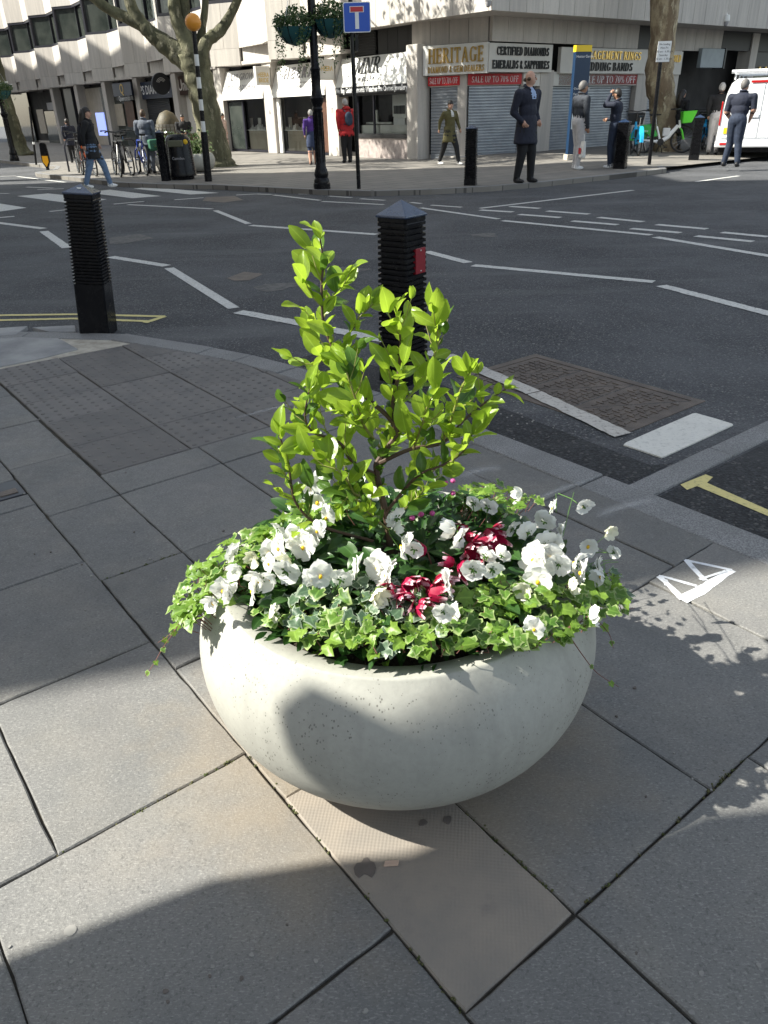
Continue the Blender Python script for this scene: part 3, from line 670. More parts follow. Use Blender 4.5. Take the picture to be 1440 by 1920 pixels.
# capital letters with serifs, drawn from thick and thin strokes on a unit-high grid
def serif_mesh(txt, h, mat, depth=.01, track=.12, thick=.15, width=None):
    mb = MB(); x = 0.0; T = thick; t = T*.42; sh = .045
    def bar(x0, y0, x1, y1, wd):
        d = Vector((x1-x0, y1-y0, 0)); n = Vector((-d.y, d.x, 0)); 
        if d.length == 0: return
        # horizontal measure of the stroke width keeps diagonals even
        if abs(d.y) > abs(d.x)*.6: o = Vector((wd/2, 0, 0))
        else: o = Vector((0, wd/2, 0))
        P = [Vector((x0, y0, 0))-o, Vector((x1, y1, 0))-o, Vector((x1, y1, 0))+o, Vector((x0, y0, 0))+o]
        prism([(p.x, p.y) for p in P])
    def prism(P): polys.append(P)
    def foot(cx, y, wd=None):
        wd = wd or T*2.0; polys.append([(cx-wd/2, y-sh if y > .5 else y), (cx+wd/2, y-sh if y > .5 else y), (cx+wd/2, y if y > .5 else y+sh), (cx-wd/2, y if y > .5 else y+sh)])
    def stem(cx, y0=0, y1=1, wd=None, top=True, bot=True):
        bar(cx, y0, cx, y1, wd or T)
        if bot: foot(cx, y0, (wd or T)*2.0)
        if top: foot(cx, y1, (wd or T)*2.0)
    def arc(cx, cy, rx, ry, a0, a1, thk=None, n=14):
        thk = thk or T; prev = None
        for i in range(n+1):
            a = R_(a0+(a1-a0)*i/n); c, s_ = math.cos(a), math.sin(a); th = t+(thk-t)*abs(c)**1.5
            o = (cx+c*rx, cy+s_*ry); q = (cx+c*(rx-th), cy+s_*(ry-max(t, th*.45)))
            if prev: polys.append([prev[0], o, q, prev[1]])
            prev = (o, q)
    for ch in txt:
        polys = []; w_ = .7
        if ch == ' ': x += .34; continue
        if ch == 'H': stem(.14); stem(.66); bar(.14, .52, .66, .52, t); w_ = .8
        elif ch == 'E': stem(.14); bar(.14, .975, .56, .975, t*1.1); bar(.14, .52, .48, .52, t); bar(.14, .025, .6, .025, t*1.1); bar(.56, .80, .56, .99, t); bar(.59, .01, .59, .22, t); bar(.48, .42, .48, .62, t); w_ = .68
        elif ch == 'F': stem(.14); bar(.14, .975, .56, .975, t*1.1); bar(.14, .52, .48, .52, t); bar(.56, .80, .56, .99, t); bar(.48, .42, .48, .62, t); w_ = .62
        elif ch == 'L': stem(.14); bar(.14, .025, .56, .025, t*1.1); bar(.56, .01, .56, .24, t); w_ = .64
        elif ch == 'I': stem(.16); w_ = .34
        elif ch == 'T': stem(.34, top=False); bar(.02, .97, .66, .97, t*1.2); bar(.03, .78, .03, .99, t); bar(.65, .78, .65, .99, t); w_ = .7
        elif ch == 'R': stem(.14); arc(.36, .75, .26, .25, -90, 90); bar(.14, .975, .38, .975, t); bar(.14, .52, .38, .52, t); bar(.36, .5, .66, .02, T); foot(.68, 0, T*1.6); w_ = .74
        elif ch == 'P': stem(.14); arc(.36, .73, .26, .27, -90, 90); bar(.14, .975, .38, .975, t); bar(.14, .48, .38, .48, t); w_ = .66
        elif ch == 'B': stem(.14); arc(.35, .76, .23, .24, -90, 90); arc(.37, .26, .27, .26, -90, 90); bar(.14, .975, .36, .975, t); bar(.14, .52, .38, .52, t); bar(.14, .025, .38, .025, t); w_ = .68
        elif ch == 'D': stem(.14); arc(.34, .5, .40, .5, -90, 90); bar(.14, .975, .36, .975, t); bar(.14, .025, .36, .025, t); w_ = .8
        elif ch == 'A': bar(.08, 0, .38, 1, t*1.3); bar(.66, 0, .38, 1, T); bar(.2, .32, .58, .32, t); foot(.08, 0, T*1.5); foot(.66, 0, T*1.9); w_ = .76
        elif ch == 'N': bar(.12, 0, .12, 1, t*1.3); bar(.12, 1, .66, 0, T*1.1); bar(.66, 0, .66, 1, t*1.3); foot(.12, 0, T*1.5); foot(.66, 1, T*1.5); foot(.1, 1, T*1.3); w_ = .78
        elif ch == 'M': bar(.10, 0, .16, 1, t*1.3); bar(.16, 1, .45, .06, T); bar(.45, .06, .76, 1, t*1.2); stem(.80); foot(.1, 0, T*1.5); w_ = .94
        elif ch == 'W': bar(.06, 1, .26, 0, T); bar(.26, 0, .48, 1, t*1.2); bar(.48, 1, .68, 0, T); bar(.68, 0, .88, 1, t*1.2); foot(.06, 1, T*1.6); foot(.88, 1, T*1.4); w_ = .94
        elif ch == 'U': bar(.14, .3, .14, 1, T); bar(.64, .3, .64, 1, t*1.3); arc(.39, .3, .29, .3, 180, 360); foot(.14, 1, T*1.8); foot(.64, 1, T*1.5); w_ = .76
        elif ch == 'J': bar(.3, .2, .3, 1, T); arc(.18, .2, .2, .2, 200, 360); foot(.3, 1, T*1.9); w_ = .46
        elif ch in 'OQ': arc(.40, .5, .38, .5, 0, 360, n=26); w_ = .8
        elif ch == '0': arc(.30, .5, .27, .5, 0, 360, n=22); w_ = .6
        elif ch == 'C': arc(.42, .5, .38, .5, 40, 320); bar(.71, .72, .71, .95, t); w_ = .76
        elif ch == 'G': arc(.42, .5, .38, .5, 40, 330); bar(.72, .74, .72, .95, t); bar(.68, .06, .68, .42, T); foot(.68, .42, T*1.9); w_ = .82
        elif ch == 'S': arc(.31, .745, .25, .255, 30, 270); arc(.30, .265, .27, .265, -150, 90); bar(.52, .76, .52, .97, t); bar(.06, .03, .06, .25, t); w_ = .6
        elif ch == '7': bar(.05, .97, .56, .97, t*1.3); bar(.55, .97, .24, 0, T*.8); w_ = .58
        elif ch == '%': arc(.18, .74, .16, .24, 0, 360, T*.6); arc(.62, .26, .16, .24, 0, 360, T*.6); bar(.2, 0, .62, 1, t); w_ = .82
        elif ch == '&': arc(.32, .76, .19, .23, 0, 360, T*.7); arc(.30, .27, .27, .27, 90, 330); bar(.2, .6, .68, 0, T*.9); w_ = .74
        for P in polys: mb.prism([((a+x)*h, b*h) for a, b in P], 0, depth)
        x += w_+track
    W0 = (x-track)*h; sx = (width/W0) if width else 1.0
    mb.v = [((a[0]-W0/2)*sx, a[1]-h/2, a[2]) for a in mb.v]
    return mb.mesh('lettering', mat, fix=True)
def face_matrix(origin, right, up):
    r = right.normalized(); u = (up-r*up.dot(r)).normalized(); n = r.cross(u)
    m = Matrix((r, u, n)).transposed().to_4x4(); m.translation = origin; return m
# ------------------------------------------------------------------ the corner block of jewellers' shops
BZ = FAR_Z
M['louvre'] = simple('black_louvre', (.012, .011, .011), .5)
M['shutter'] = simple('galvanised_shutter', (.36, .38, .41), .42, .55, col2=(.28, .30, .33), scale=3)
M['dark_shutter'] = simple('dark_shutter', (.045, .047, .052), .5, .3)
M['white_board'] = simple('white_sign_board', (.80, .79, .76), .5, col2=(.72, .71, .68), scale=2)
M['cream_board'] = simple('cream_sign_board', (.60, .57, .52), .5, col2=(.53, .50, .46), scale=2)
M['black_board'] = simple('black_sign_board', (.018, .018, .02), .45)
M['navy_board'] = simple('navy_sign_board', (.010, .018, .045), .4)
M['brown_board'] = simple('brown_sign_board', (.035, .016, .010), .4)
M['gold'] = simple('gilt_lettering', (.62, .42, .14), .28, .9); M['gold_flat'] = simple('gold_print', (.50, .34, .10), .5)
M['black_ink'] = simple('black_lettering', (.012, .012, .012), .5); M['white_ink'] = simple('white_lettering', (.82, .82, .82), .5); M['grey_ink'] = simple('grey_lettering', (.30, .29, .30), .6)
M['red_banner'] = simple('red_banner', (.50, .018, .025), .5, col2=(.44, .015, .02), scale=3)
M['interior'] = simple('dim_shop_interior', (.045, .042, .04), .9, col2=(.025, .023, .022), scale=1.5)
M['wood'] = simple('brown_wood', (.11, .05, .028), .5, col2=(.07, .03, .02), scale=5)
M['beige_panel'] = simple('beige_panel', (.42, .37, .30), .6, col2=(.36, .31, .25), scale=4)
M['marble'] = simple('pink_marble', (.46, .40, .37), .35, col2=(.30, .25, .24), scale=9)
M['jewel'] = simple('white_jewellery_stand', (.78, .77, .74), .4)
M['screen'] = simple('lit_blue_screen', (.2, .25, .6), .4, emit=(.30, .38, .95), es=.55)
bld = thing('corner_building', 'pale stone-clad office block with a sawtooth upper storey over a row of jewellers', 'building', (0, 0, 0), GA)
def Bx(name, u0, u1, v0, v1, z0, z1, mat, parent=None, bevel=0):
    return MB().box(v0, v1, u0, u1, z0, z1).build(name, M[mat], parent or bld, bevel=bevel)
def vwall(name, a, b, z0, z1, th, mat, parent=None, za=None):
    # vertical slab between plan points a, b (u, v); th > 0 thickens away from the street
    du, dv = b[0]-a[0], b[1]-a[1]; L = math.hypot(du, dv); n = (-dv/L*th, du/L*th)
    if n[1] < 0 and abs(n[1]) > 1e-6: n = (-n[0], -n[1])
    P = [(a[1], a[0]), (b[1], b[0]), (b[1]+n[1], b[0]+n[0]), (a[1]+n[1], a[0]+n[0])]
    return MB().prism(P, z0, z1).build(name, M[mat], parent or bld, fix=True)
def panels(a, b, z0, z1, wid=.72, th=.12, mat='facade', gap=.012):
    L = math.hypot(b[0]-a[0], b[1]-a[1]); n = max(1, int(round(L/wid)))
    for i in range(n):
        t0, t1 = i/n+gap/L/2, (i+1)/n-gap/L/2
        vwall('cladding_panel', tuple(a[c]+(b[c]-a[c])*t0 for c in (0, 1)), tuple(a[c]+(b[c]-a[c])*t1 for c in (0, 1)), z0, z1, th, mat)
# dark core so that nothing shows through
core = MB(); core.prism([(16.95, 62), (16.95, 19.0), (18.5, 17.9), (60, 17.9), (60, 62)], 0, 15)
core.build('core', M['interior'], bld, fix=True)
# -- upper storeys of the long front: sawtooth bays
RV = 15.15
ridges = [21.3+4.25*k for k in range(12)]
def bay(ur):       # ur: ridge on the far (left) end, bay runs towards smaller u
    A0 = (ur, RV); A1 = (ur-1.15, RV+.62); B1 = (ur-3.05, RV+.46); P1 = (ur-4.25, RV+.02)
    ZB, ZW, ZT = 3.52, 4.92, 6.45
    for (a, b) in ((A0, A1), (A1, B1), (B1, P1)):
        panels(a, b, ZB, ZW); panels(a, b, ZT, 9.2, .9)
    panels(B1, P1, ZW+.004, ZT-.004, 2)
    for a, b in ((A0, A1), (A1, B1)):        # window: dark frame and pane on both faces
        w_ = vwall('window', (a[0], a[1]+.14), (b[0], b[1]+.14), ZW, ZT, .05, 'window')
        d = Vector((b[0]-a[0], b[1]-a[1])); L = d.length; d /= L
        fm = MB(); n = Vector((0, .0))
        def fbar(t0, t1, z0, z1):
            P = [(a[1]+d.y*t0+.02, a[0]+d.x*t0), (a[1]+d.y*t1+.02, a[0]+d.x*t1), (a[1]+d.y*t1+.15, a[0]+d.x*t1), (a[1]+d.y*t0+.15, a[0]+d.x*t0)]
            fm.prism(P, z0, z1)
        fbar(0, L, ZW, ZW+.11); fbar(0, L, ZT-.11, ZT)
        fbar(0, .10, ZW+.11, ZT-.11) if a is A0 else fbar(L-.10, L, ZW+.11, ZT-.11)
        if a is not A0: fbar(L*.3, L*.3+.04, ZW+.11, ZT-.11)
        fm.build('frame', M['dark_metal'], w_, fix=True)
    # soffit
    sf = MB(); sf.prism([(A0[1]+.02, A0[0]), (A1[1]+.02, A1[0]), (B1[1]+.02, B1[0]), (P1[1]+.02, P1[0]), (16.9, P1[0]), (16.9, A0[0])], ZB+.02, ZB+.14); sf.build('soffit', M['facade'], bld, fix=True)
    # hanging box below the ridge
    panels(A0, A1, 2.98, ZB-.006, 1.3); panels((A1[0], A1[1]+.1), (B1[0]+.0, B1[1]+.33), 2.98, ZB+.015, 1.0, .14)
    bs = MB(); bs.prism([(A0[1]+.03, A0[0]), (A1[1]+.03, A1[0]), (B1[1]+.36, B1[0]), (16.9, B1[0]), (16.9, A0[0])], 2.99, 3.10); bs.build('box_soffit', M['facade'], bld, fix=True)
    panels((A0[0]-.006, RV+.1), (A0[0]-.006, 16.4), 2.98, ZB+.0, 2, .1)
    # dark louvre in the gap
    lv = MB(); lv.box(16.42, 16.50, P1[0], B1[0], 2.9, 3.56)
    for i in range(9): lv.box(16.38, 16.43, P1[0]+.02, B1[0]-.02, 2.92+i*.07, 2.95+i*.07)
    lv.build('louvre', M['louvre'], bld)
for r in ridges[1:]: bay(r)
# last straight piece to the corner, and the front on the side street
OC = (15.95, 15.83)
for z0, z1, wd in ((3.50, 5.05, .62), (5.06, 9.2, .8)):
    panels((21.3, RV+.02), (20.9, 15.62), z0, z1, wd); panels((20.9, 15.62), OC, z0, z1, wd); panels((OC[0], OC[1]), (OC[0], 50), z0, z1, wd if z0 < 4 else 2.2)
MB().prism([(15.66, 21.3), (15.86, 16.0), (50, 16.0), (50, 17.6), (17.4, 17.6), (17.4, 21.3)], 3.53, 3.66).build('soffit', M['facade'], bld, fix=True)
# wall band between fascia and overhang
panels((21.2, 16.42), (19.3, 16.42), 2.86, 3.54, .5, .1, 'louvre'); 
K = (17.0, 16.93)
panels((19.25, 16.12), (17.12, 17.02), 2.96, 3.53, .55, .12); panels((17.12, 17.05), (17.12, 21.3), 2.96, 3.53, .62, .12)
for a, b, m in ((21.3, 23.6, 'facade'), (23.6, 24.9, 'louvre'), (24.9, 26.2, 'facade'), (26.2, 28.4, 'facade')): panels((17.16, a), (17.16, b), 2.9, 3.53, .62, .1, m)
Bx('lintel', 17.05, 17.3, 28.4, 50, 2.95, 3.53, 'louvre')
# -- ground floor columns on the long front
def ucol(px0, px1, y, v): return ONV(px1, y, v)[0], ONV(px0, y, v)[0]
cols = [(18.84, 19.34), (22.88, 23.50), (26.90, 27.55), (30.75, 31.35), (34.9, 35.4), (39.2, 39.7), (43.4, 43.9), (47.7, 48.2), (52, 52.5)]
for a, b in cols: Bx('column', a, b, 15.98, 16.45, BZ, 3.0, 'facade', bevel=.015)
Bx('plinth', 17.6, 60, 16.46, 16.9, BZ, .16, 'facade')
# -- corner: two shutters, posts and the angled door bay
def shutter(a, b, z0, z1, mat, name='roller_shutter', pitch=.075):
    d = Vector((b[1]-a[1], b[0]-a[0], 0)); L = d.length; d /= L; n = Vector((d.y, -d.x, 0))
    if n.x > 0 or (abs(n.x) < 1e-6 and n.y > 0): n = -n
    if n.x+n.y > 0: n = -n
    mb = MB(); k = int((z1-z0)/pitch); vs_ = []; fs = []
    for i in range(k):
        for zz, dep in ((0, 0), (.02, .018), (.055, .018), (.072, 0)):
            z = z0+i*(z1-z0)/k+zz
            for t in (0, L): q = Vector((a[1], a[0], 0))+d*t+n*dep; vs_.append((q.x, q.y, z))
    for i in range(len(vs_)//2-1): fs.append((2*i, 2*i+1, 2*i+3, 2*i+2))
    return mb.add(vs_, fs).build(name, M[mat], bld, fix=False)
CZ = .10
shutter((18.68, 16.36), (17.92, 16.72), BZ, 1.93, 'shutter'); vwall('post', (17.92, 16.68), (17.68, 16.80), BZ, 2.2, .15, 'facade')
shutter((17.66, 16.86), (17.25, 18.45), .12, 1.93, 'shutter')
shutter((17.25, 18.47), (17.25, 19.15), .15, 1.92, 'shutter'); Bx('column', 17.08, 17.45, 19.17, 19.75, .1, 2.3, 'facade', bevel=.015)
shutter((17.26, 19.8), (17.26, 23.75), .15, 1.90, 'shutter'); Bx('column', 17.08, 17.45, 23.8, 24.5, .1, 2.96, 'facade', bevel=.015)
shutter((17.26, 24.55), (17.26, 25.3), .15, 1.88, 'shutter'); Bx('column', 17.08, 17.45, 25.35, 26.1, .1, 2.96, 'facade', bevel=.015)
vwall('header', (18.7, 16.32), (17.7, 16.80), 1.93, 2.3, .12, 'cream_board'); vwall('header', (17.68, 16.82), (17.22, 18.47), 1.93, 2.26, .12, 'cream_board'); vwall('header', (17.2, 18.47), (17.2, 26.1), 1.90, 2.26, .1, 'cream_board')
# passage, dark shop at the far right
for i in range(3): vwall('wall_panel', (18.1, 26.2+1.35*i), (18.1, 26.2+1.35*i+1.33), .1, 3.5, .1, 'facade')
Bx('column', 17.0, 17.5, 30.3, 30.75, .1, 3.5, 'facade'); vwall('shop_window', (17.3, 30.8), (17.3, 44), .1, 3.2, .1, 'window')
fz = Bx('dark_fascia', 17.12, 17.2, 30.85, 44, 2.35, 2.95, 'black_board')
for i in range(8): MB().box(0, .0, 0, 0, 0, 0) if False else Bx('bulb', 17.06, 17.11, 31.2+i*.42, 31.3+i*.42, 2.36, 2.47, 'gold', fz)
# -- shopfronts of the long front
def shop(u0, u1, door_left=True, riser=0.12, bench=.62):
    fr = MB(); fr.box(16.14, 16.22, u0, u1, BZ+.02, BZ+.09); fr.box(16.14, 16.22, u0, u0+.06, BZ+.1, 1.9); fr.box(16.14, 16.22, u1-.06, u1, BZ+.1, 1.9); fr.box(16.14, 16.22, u0+.06, u1-.06, 1.83, 1.92)
    sf = fr.build('shopfront', M['dark_metal'], bld)
    MB().add([(16.175, u0+.06, BZ+.1), (16.175, u0+.06, 1.83), (16.175, u1-.06, 1.83), (16.175, u1-.06, BZ+.1)], [(0, 1, 2, 3)]).build('pane', M['glass'], sf)
    Bx('back_wall', u0, u1, 16.86, 16.92, BZ, 1.95, 'interior', sf)
    return sf
def display(sf, u0, u1, z):
    Bx('display_shelf', u0, u1, 16.20, 16.46, z-.03, z, 'jewel', sf)
    Bx('shelf_front', u0, u1-.3, 16.22, 16.26, BZ+.1, z-.04, 'beige_panel', sf)
    for i in range(34):
        u = u0+.1+(u1-u0-.2)*random.random(); v = 16.24+.18*random.random(); h = random.uniform(.06, .2); r = random.uniform(.03, .065)
        MB().lathe([(r, 0), (r*.75, h*.5), (r*.5, h*.9), (r*.2, h)], 7, (v, u, z)).build('display_stand', M['jewel'], sf, smooth=True)
    for i in range(3):
        u = u0+.3+(u1-u0-.6)*i/2; Bx('display_card', u, u+.22, 16.42, 16.44, z+.08, z+.40, 'cream_board', sf)
s1 = shop(27.6, 30.7); Bx('door', 29.45, 30.55, 16.12, 16.16, BZ+.1, 1.80, 'window', s1); display(s1, 27.75, 29.6, .84)
Bx('door_frame', 29.35, 29.45, 16.08, 16.14, BZ+.1, 1.83, 'dark_metal', s1)
Bx('orchid_pot', 28.15, 28.42, 16.26, 16.46, BZ+.1, BZ+.34, 'jewel', s1)
for i in range(7): MB().ball((16.34, 28.2+random.uniform(-.1, .2), .55+random.uniform(-.12, .12)), .045, 7, 5).build('orchid_bloom', M['jewel'], s1, smooth=True)
s2 = shop(23.55, 26.85); display(s2, 24.15, 26.75, .84); Bx('door', 23.62, 24.1, 16.12, 16.16, BZ+.1, 1.80, 'wood', s2)
Bx('white_jamb', 26.62, 26.8, 16.06, 16.13, BZ+.02, 1.85, 'white_board', s2); Bx('display_card', 24.6, 24.95, 16.24, 16.27, BZ+.1, BZ+.42, 'jewel', s2); Bx('display_card', 25.1, 25.3, 16.24, 16.27, BZ+.1, BZ+.3, 'beige_panel', s2)
s3 = shop(19.35, 22.0, riser=.7)
Bx('riser', 19.32, 22.0, 16.04, 16.13, BZ, .62, 'marble', s3); Bx('window_sill', 19.32, 22.0, 16.0, 16.12, .625, .74, 'black_board', s3); Bx('mullion', 21.05, 21.10, 16.08, 16.14, .745, 1.83, 'dark_metal', s3)
Bx('light_band', 19.4, 22.0, 16.24, 16.3, .74, .98, 'jewel', s3); Bx('white_wall', 19.4, 20.9, 16.7, 16.75, 1.2, 1.8, 'white_board', s3)
mt = MB(); mt.prism([(16.36, 19.75), (16.30, 19.75), (16.30, 20.35), (16.36, 20.35)], .98, 1.55); mt.build('price_board', M['jewel'], s3, fix=True)
for i in range(3): Bx('price_panel', 19.80+i*.18, 19.95+i*.18, 16.27, 16.297, 1.28, 1.5, 'black_ink', s3)
Bx('display_card', 19.75, 20.3, 16.25, 16.295, .985, 1.16, 'white_ink', s3); Bx('desk', 20.6, 21.9, 16.4, 16.5, 1.0, 1.06, 'jewel', s3); Bx('chair_back', 21.3, 21.5, 16.4, 16.44, 1.06, 1.4, 'jewel', s3); Bx('red_panel', 19.36, 19.46, 16.25, 16.29, 1.35, 1.62, 'red_banner', s3)
Bx('lobby_side', 22.0, 22.06, 16.1, 16.9, BZ, 1.92, 'dark_metal', s3); Bx('lobby_wall', 22.06, 22.86, 16.72, 16.80, BZ, 1.95, 'beige_panel', s3)
Bx('transom', 19.32, 22.86, 16.06, 16.15, 1.80, 1.93, 'black_board', s3)
# -- sloping sign boards over the three shops: each a thing of its own
def fascia(name, label, u0, u1, mat, text, zt=2.86, zb=2.02, lip=1.88, lipmat=None, group=None):
    t = thing(name, label, 'shop sign', (0, 0, 0), GA, group)
    vt, vb = 16.24, 15.93
    mb = MB(); vs_ = [(vt, u0, zt), (vt, u1, zt), (vb, u1, zb), (vb, u0, zb), (vt+.1, u0, zt), (vt+.1, u1, zt), (vt+.1, u1, zb), (vt+.1, u0, zb)]
    mb.add(vs_, [(0, 1, 2, 3), (4, 7, 6, 5), (0, 3, 7, 4), (1, 5, 6, 2), (0, 4, 5, 1), (3, 2, 6, 7)]); mb.build('board', M[mat], t, fix=True)
    MB().box(vb, vb+.06, u0, u1, lip, zb-.004).build('lower_lip', M[lipmat or mat], t)
    def put(me, uc, s_, name='lettering', parent=t):     # s_: position down the slope 0..1
        o = inst(name, me, parent); z = zt+(zb-zt)*s_; v = vt+(vb-vt)*s_
        o.matrix_local = face_matrix(Vector((v-.012, uc, z+.004)), Vector((0, -1, 0)), Vector((vt-vb, 0, zt-zb))); return o
    def put_lip(me, uc): o = inst('lettering', me, t); o.matrix_local = face_matrix(Vector((vb-.006, uc, (lip+zb)/2)), Vector((0, -1, 0)), Vector((0, 0, 1))); return o
    return t, put, put_lip
t, put, pl = fascia('fascia_sign', 'white sloping sign reading eco-lab diamonds beside the plane tree', 27.55, 30.72, 'white_board', '')
put(text_mesh('LAB GROWN', .34, M['grey_ink'], .003), 29.2, .28); put(text_mesh('ECO-LAB DIAMONDS', .25, M['grey_ink'], .003), 29.1, .70)
t, put, pl = fascia('fascia_sign', 'white sloping sign with spaced gilt HEERA letters over jewellery window', 23.52, 26.88, 'white_board', '')
put(text_mesh('H E E R A', .48, M['grey_ink'], .02, .012, .95), 25.3, .34); put(text_mesh('BESPOKE JEWELLERY', .15, M['grey_ink'], .003), 25.3, .84); put(MB().box(-1.2, 1.2, -.012, .012, 0, .004).mesh('rule', M['grey_ink']), 25.3, .68, 'rule')
t, put, pl = fascia('fascia_sign', 'white sloping sign with tall black letters above a black gold-buying band', 19.32, 22.86, 'white_board', '', 2.86, 2.06, 1.86, 'black_board')
put(serif_mesh('MNR', .46, M['black_ink'], .006, .1, .2), 21.35, .32); put(text_mesh('J E W E L L E R S', .17, M['black_ink'], .003), 21.35, .78)
pl(text_mesh('We Buy Gold\u00b7Diamonds\u00b7Watches\u00b7Pre Owned Jewellery', .20, M['white_ink'], .002, .004, .80), 21.05)
def hanging_sign(label, u, text, mat, v0=15.38, v1=15.95, z0=2.28, z1=2.86, size=.19):
    t = thing('hanging_sign', label, 'shop sign', (0, 0, 0), GA)
    MB().box(v0, v1, u-.05, u+.05, z0, z1).build('panel', M['cream_board'], t, bevel=.01)
    MB().box(v0, v1, u+.051, u+.11, z0, z1).build('light_edge', M['white_board'], t)
    for i, tx in enumerate(text):
        o = inst('lettering', text_mesh(tx, size, M['gold_flat'], .002, .004, .8), t); o.matrix_local = face_matrix(Vector(((v0+v1)/2, u-.053, (z0+z1)/2+.02-.17*i)), Vector((1, 0, 0)), Vector((0, 0, 1)))
    return t
hanging_sign('cream projecting sign reading HEERA BRIDE in gold letters', 26.95, ['HEERA', 'BRIDE'], 'cream_board')
hanging_sign('cream projecting sign half hidden behind the black lamp post', 22.95, ['HEERA'], 'cream_board')
for uc, tx in ((27.2, '36'), (23.18, '35')):
    o = inst('house_number', text_mesh(tx, .2, M['grey_ink'], .002, .0, .7), bld); o.matrix_local = face_matrix(Vector((15.975, uc, 1.42)), Vector((0, -1, 0)), Vector((0, 0, 1)))
# -- corner signs
def plane_sign(name, label, a, b, z0, z1, mat, lines, cat='shop sign', th=.12):
    t = thing(name, label, cat, (0, 0, 0), GA)
    d = Vector((b[1]-a[1], b[0]-a[0], 0)); L = d.length; d /= L; n = Vector((d.y, -d.x, 0))
    if n.x+n.y > 0: n = -n
    P = [(a[1], a[0]), (b[1], b[0]), (b[1]-n.x*th, b[0]-n.y*th), (a[1]-n.x*th, a[0]-n.y*th)]
    MB().prism(P, z0, z1).build('board', M[mat], t, fix=True)
    for me, f, z in lines:
        o = inst('lettering', me, t); c = Vector((a[1], a[0], 0))+d*L*f+n*.004; c.z = z; o.matrix_local = face_matrix(c, d, Vector((0, 0, 1)))
    return t
plane_sign('fascia_sign', 'cream corner sign with large gilt letters HERITAGE', (18.78, 16.14), (17.0, 16.90), 2.22, 2.94, 'white_board', [(serif_mesh('HERITAGE', .36, M['gold'], .05, .14, .17, 1.66), .52, 2.68), (serif_mesh('DIAMOND & GEM DEALERS', .15, M['gold'], .03, .14, .17, 1.70), .52, 2.35)])
plane_sign('fascia_sign', 'cream sign reading certified diamonds emeralds and sapphires round the corner', (16.98, 16.94), (16.98, 19.5), 2.24, 2.92, 'cream_board', [(serif_mesh('CERTIFIED DIAMONDS', .2, M['black_ink'], .03, .14, .2, 2.1), .52, 2.74), (serif_mesh('EMERALDS & SAPPHIRES', .2, M['black_ink'], .03, .14, .2, 2.3), .5, 2.42)])
plane_sign('fascia_sign', 'cream sign reading engagement rings wedding bands behind the blue map post', (17.0, 19.9), (17.0, 24.1), 2.22, 2.88, 'cream_board', [(serif_mesh('ENGAGEMENT RINGS', .22, M['gold'], .03, .14, .2, 3.0), .55, 2.70), (serif_mesh('WEDDING BANDS', .22, M['black_ink'], .03, .14, .2, 2.5), .52, 2.40)])
plane_sign('fascia_sign', 'short cream sign end behind the right plane tree trunk', (17.0, 25.3), (17.0, 26.05), 2.2, 2.86, 'cream_board', [(serif_mesh('GOLD', .2, M['gold'], .03, .14, .2, .5), .5, 2.66)])
sale = lambda w_: serif_mesh('SALE UP TO 70% OFF', .15, M['white_ink'], .004, .12, .12, w_)
plane_sign('sale_banner', 'narrow red sale banner over the leftmost corner shutter', (18.72, 16.27), (17.85, 16.68), 1.96, 2.19, 'red_banner', [(sale(.86), .5, 2.08)], 'banner', .03)
plane_sign('sale_banner', 'wide red sale banner over the corner door shutter', (17.62, 16.80), (17.15, 18.45), 1.95, 2.22, 'red_banner', [(sale(1.5), .5, 2.085)], 'banner', .03)
plane_sign('sale_banner', 'short red banner reading sale sale behind the bald man', (17.12, 18.55), (17.12, 19.45), 1.94, 2.20, 'red_banner', [(serif_mesh('SALE SALE', .13, M['white_ink'], .004, .12, .12, .7), .5, 2.07)], 'banner', .03)
plane_sign('sale_banner', 'long red sale banner behind the blue map post', (17.1, 20.0), (17.1, 24.1), 1.92, 2.2, 'red_banner', [(serif_mesh('SALE UP TO 70% OFF', .2, M['white_ink'], .004, .12, .12, 2.7), .58, 2.06)], 'banner', .03)
plane_sign('sale_banner', 'red banner end beside the right plane tree trunk', (17.1, 25.3), (17.1, 26.08), 1.9, 2.18, 'red_banner', [(serif_mesh('OFF', .18, M['white_ink'], .004, .12, .12, .5), .5, 2.04)], 'banner', .03)
# grey box sign on the passage wall
t = thing('box_sign', 'blank grey box sign fixed beside the passage right of the tree', 'shop sign', (0, 0, 0), GA)
MB().box(27.0, 28.4, 16.9, 17.05, 2.40, 2.98).build('panel', simple('grey_sign_face', (.30, .34, .36), .5, col2=(.26, .29, .31), scale=3), t, bevel=.02); MB().box(28.41, 28.5, 16.88, 17.3, 2.38, 3.0).build('side_box', M['black_board'], t)
# cameras on the overhang
def cctv(label, P):
    t = thing('security_camera', label, 'camera', P, GA)
    MB().lathe([(.02, .16), (.085, .14), (.10, .05), (.10, -.02), (.085, -.04)], 14).build('housing', M['white_board'], t, smooth=True)
    MB().lathe([(.075, -.04), (.075, -.09), (.05, -.15), (.01, -.17)], 14).build('dome', M['grey_ink'], t, smooth=True)
    MB().tube([(0, 0, .14), (0.02, .05, .22), (.1, .12, .22)], .02, 6).build('bracket', M['white_board'], t)
cctv('white dome camera on the overhang corner above HERITAGE sign', W(15.85, 15.72, 3.72)); 
v_, z_ = ONU(1362, 38, 15.8); cctv('white dome camera under the overhang at the far right', W(15.8, v_, z_))
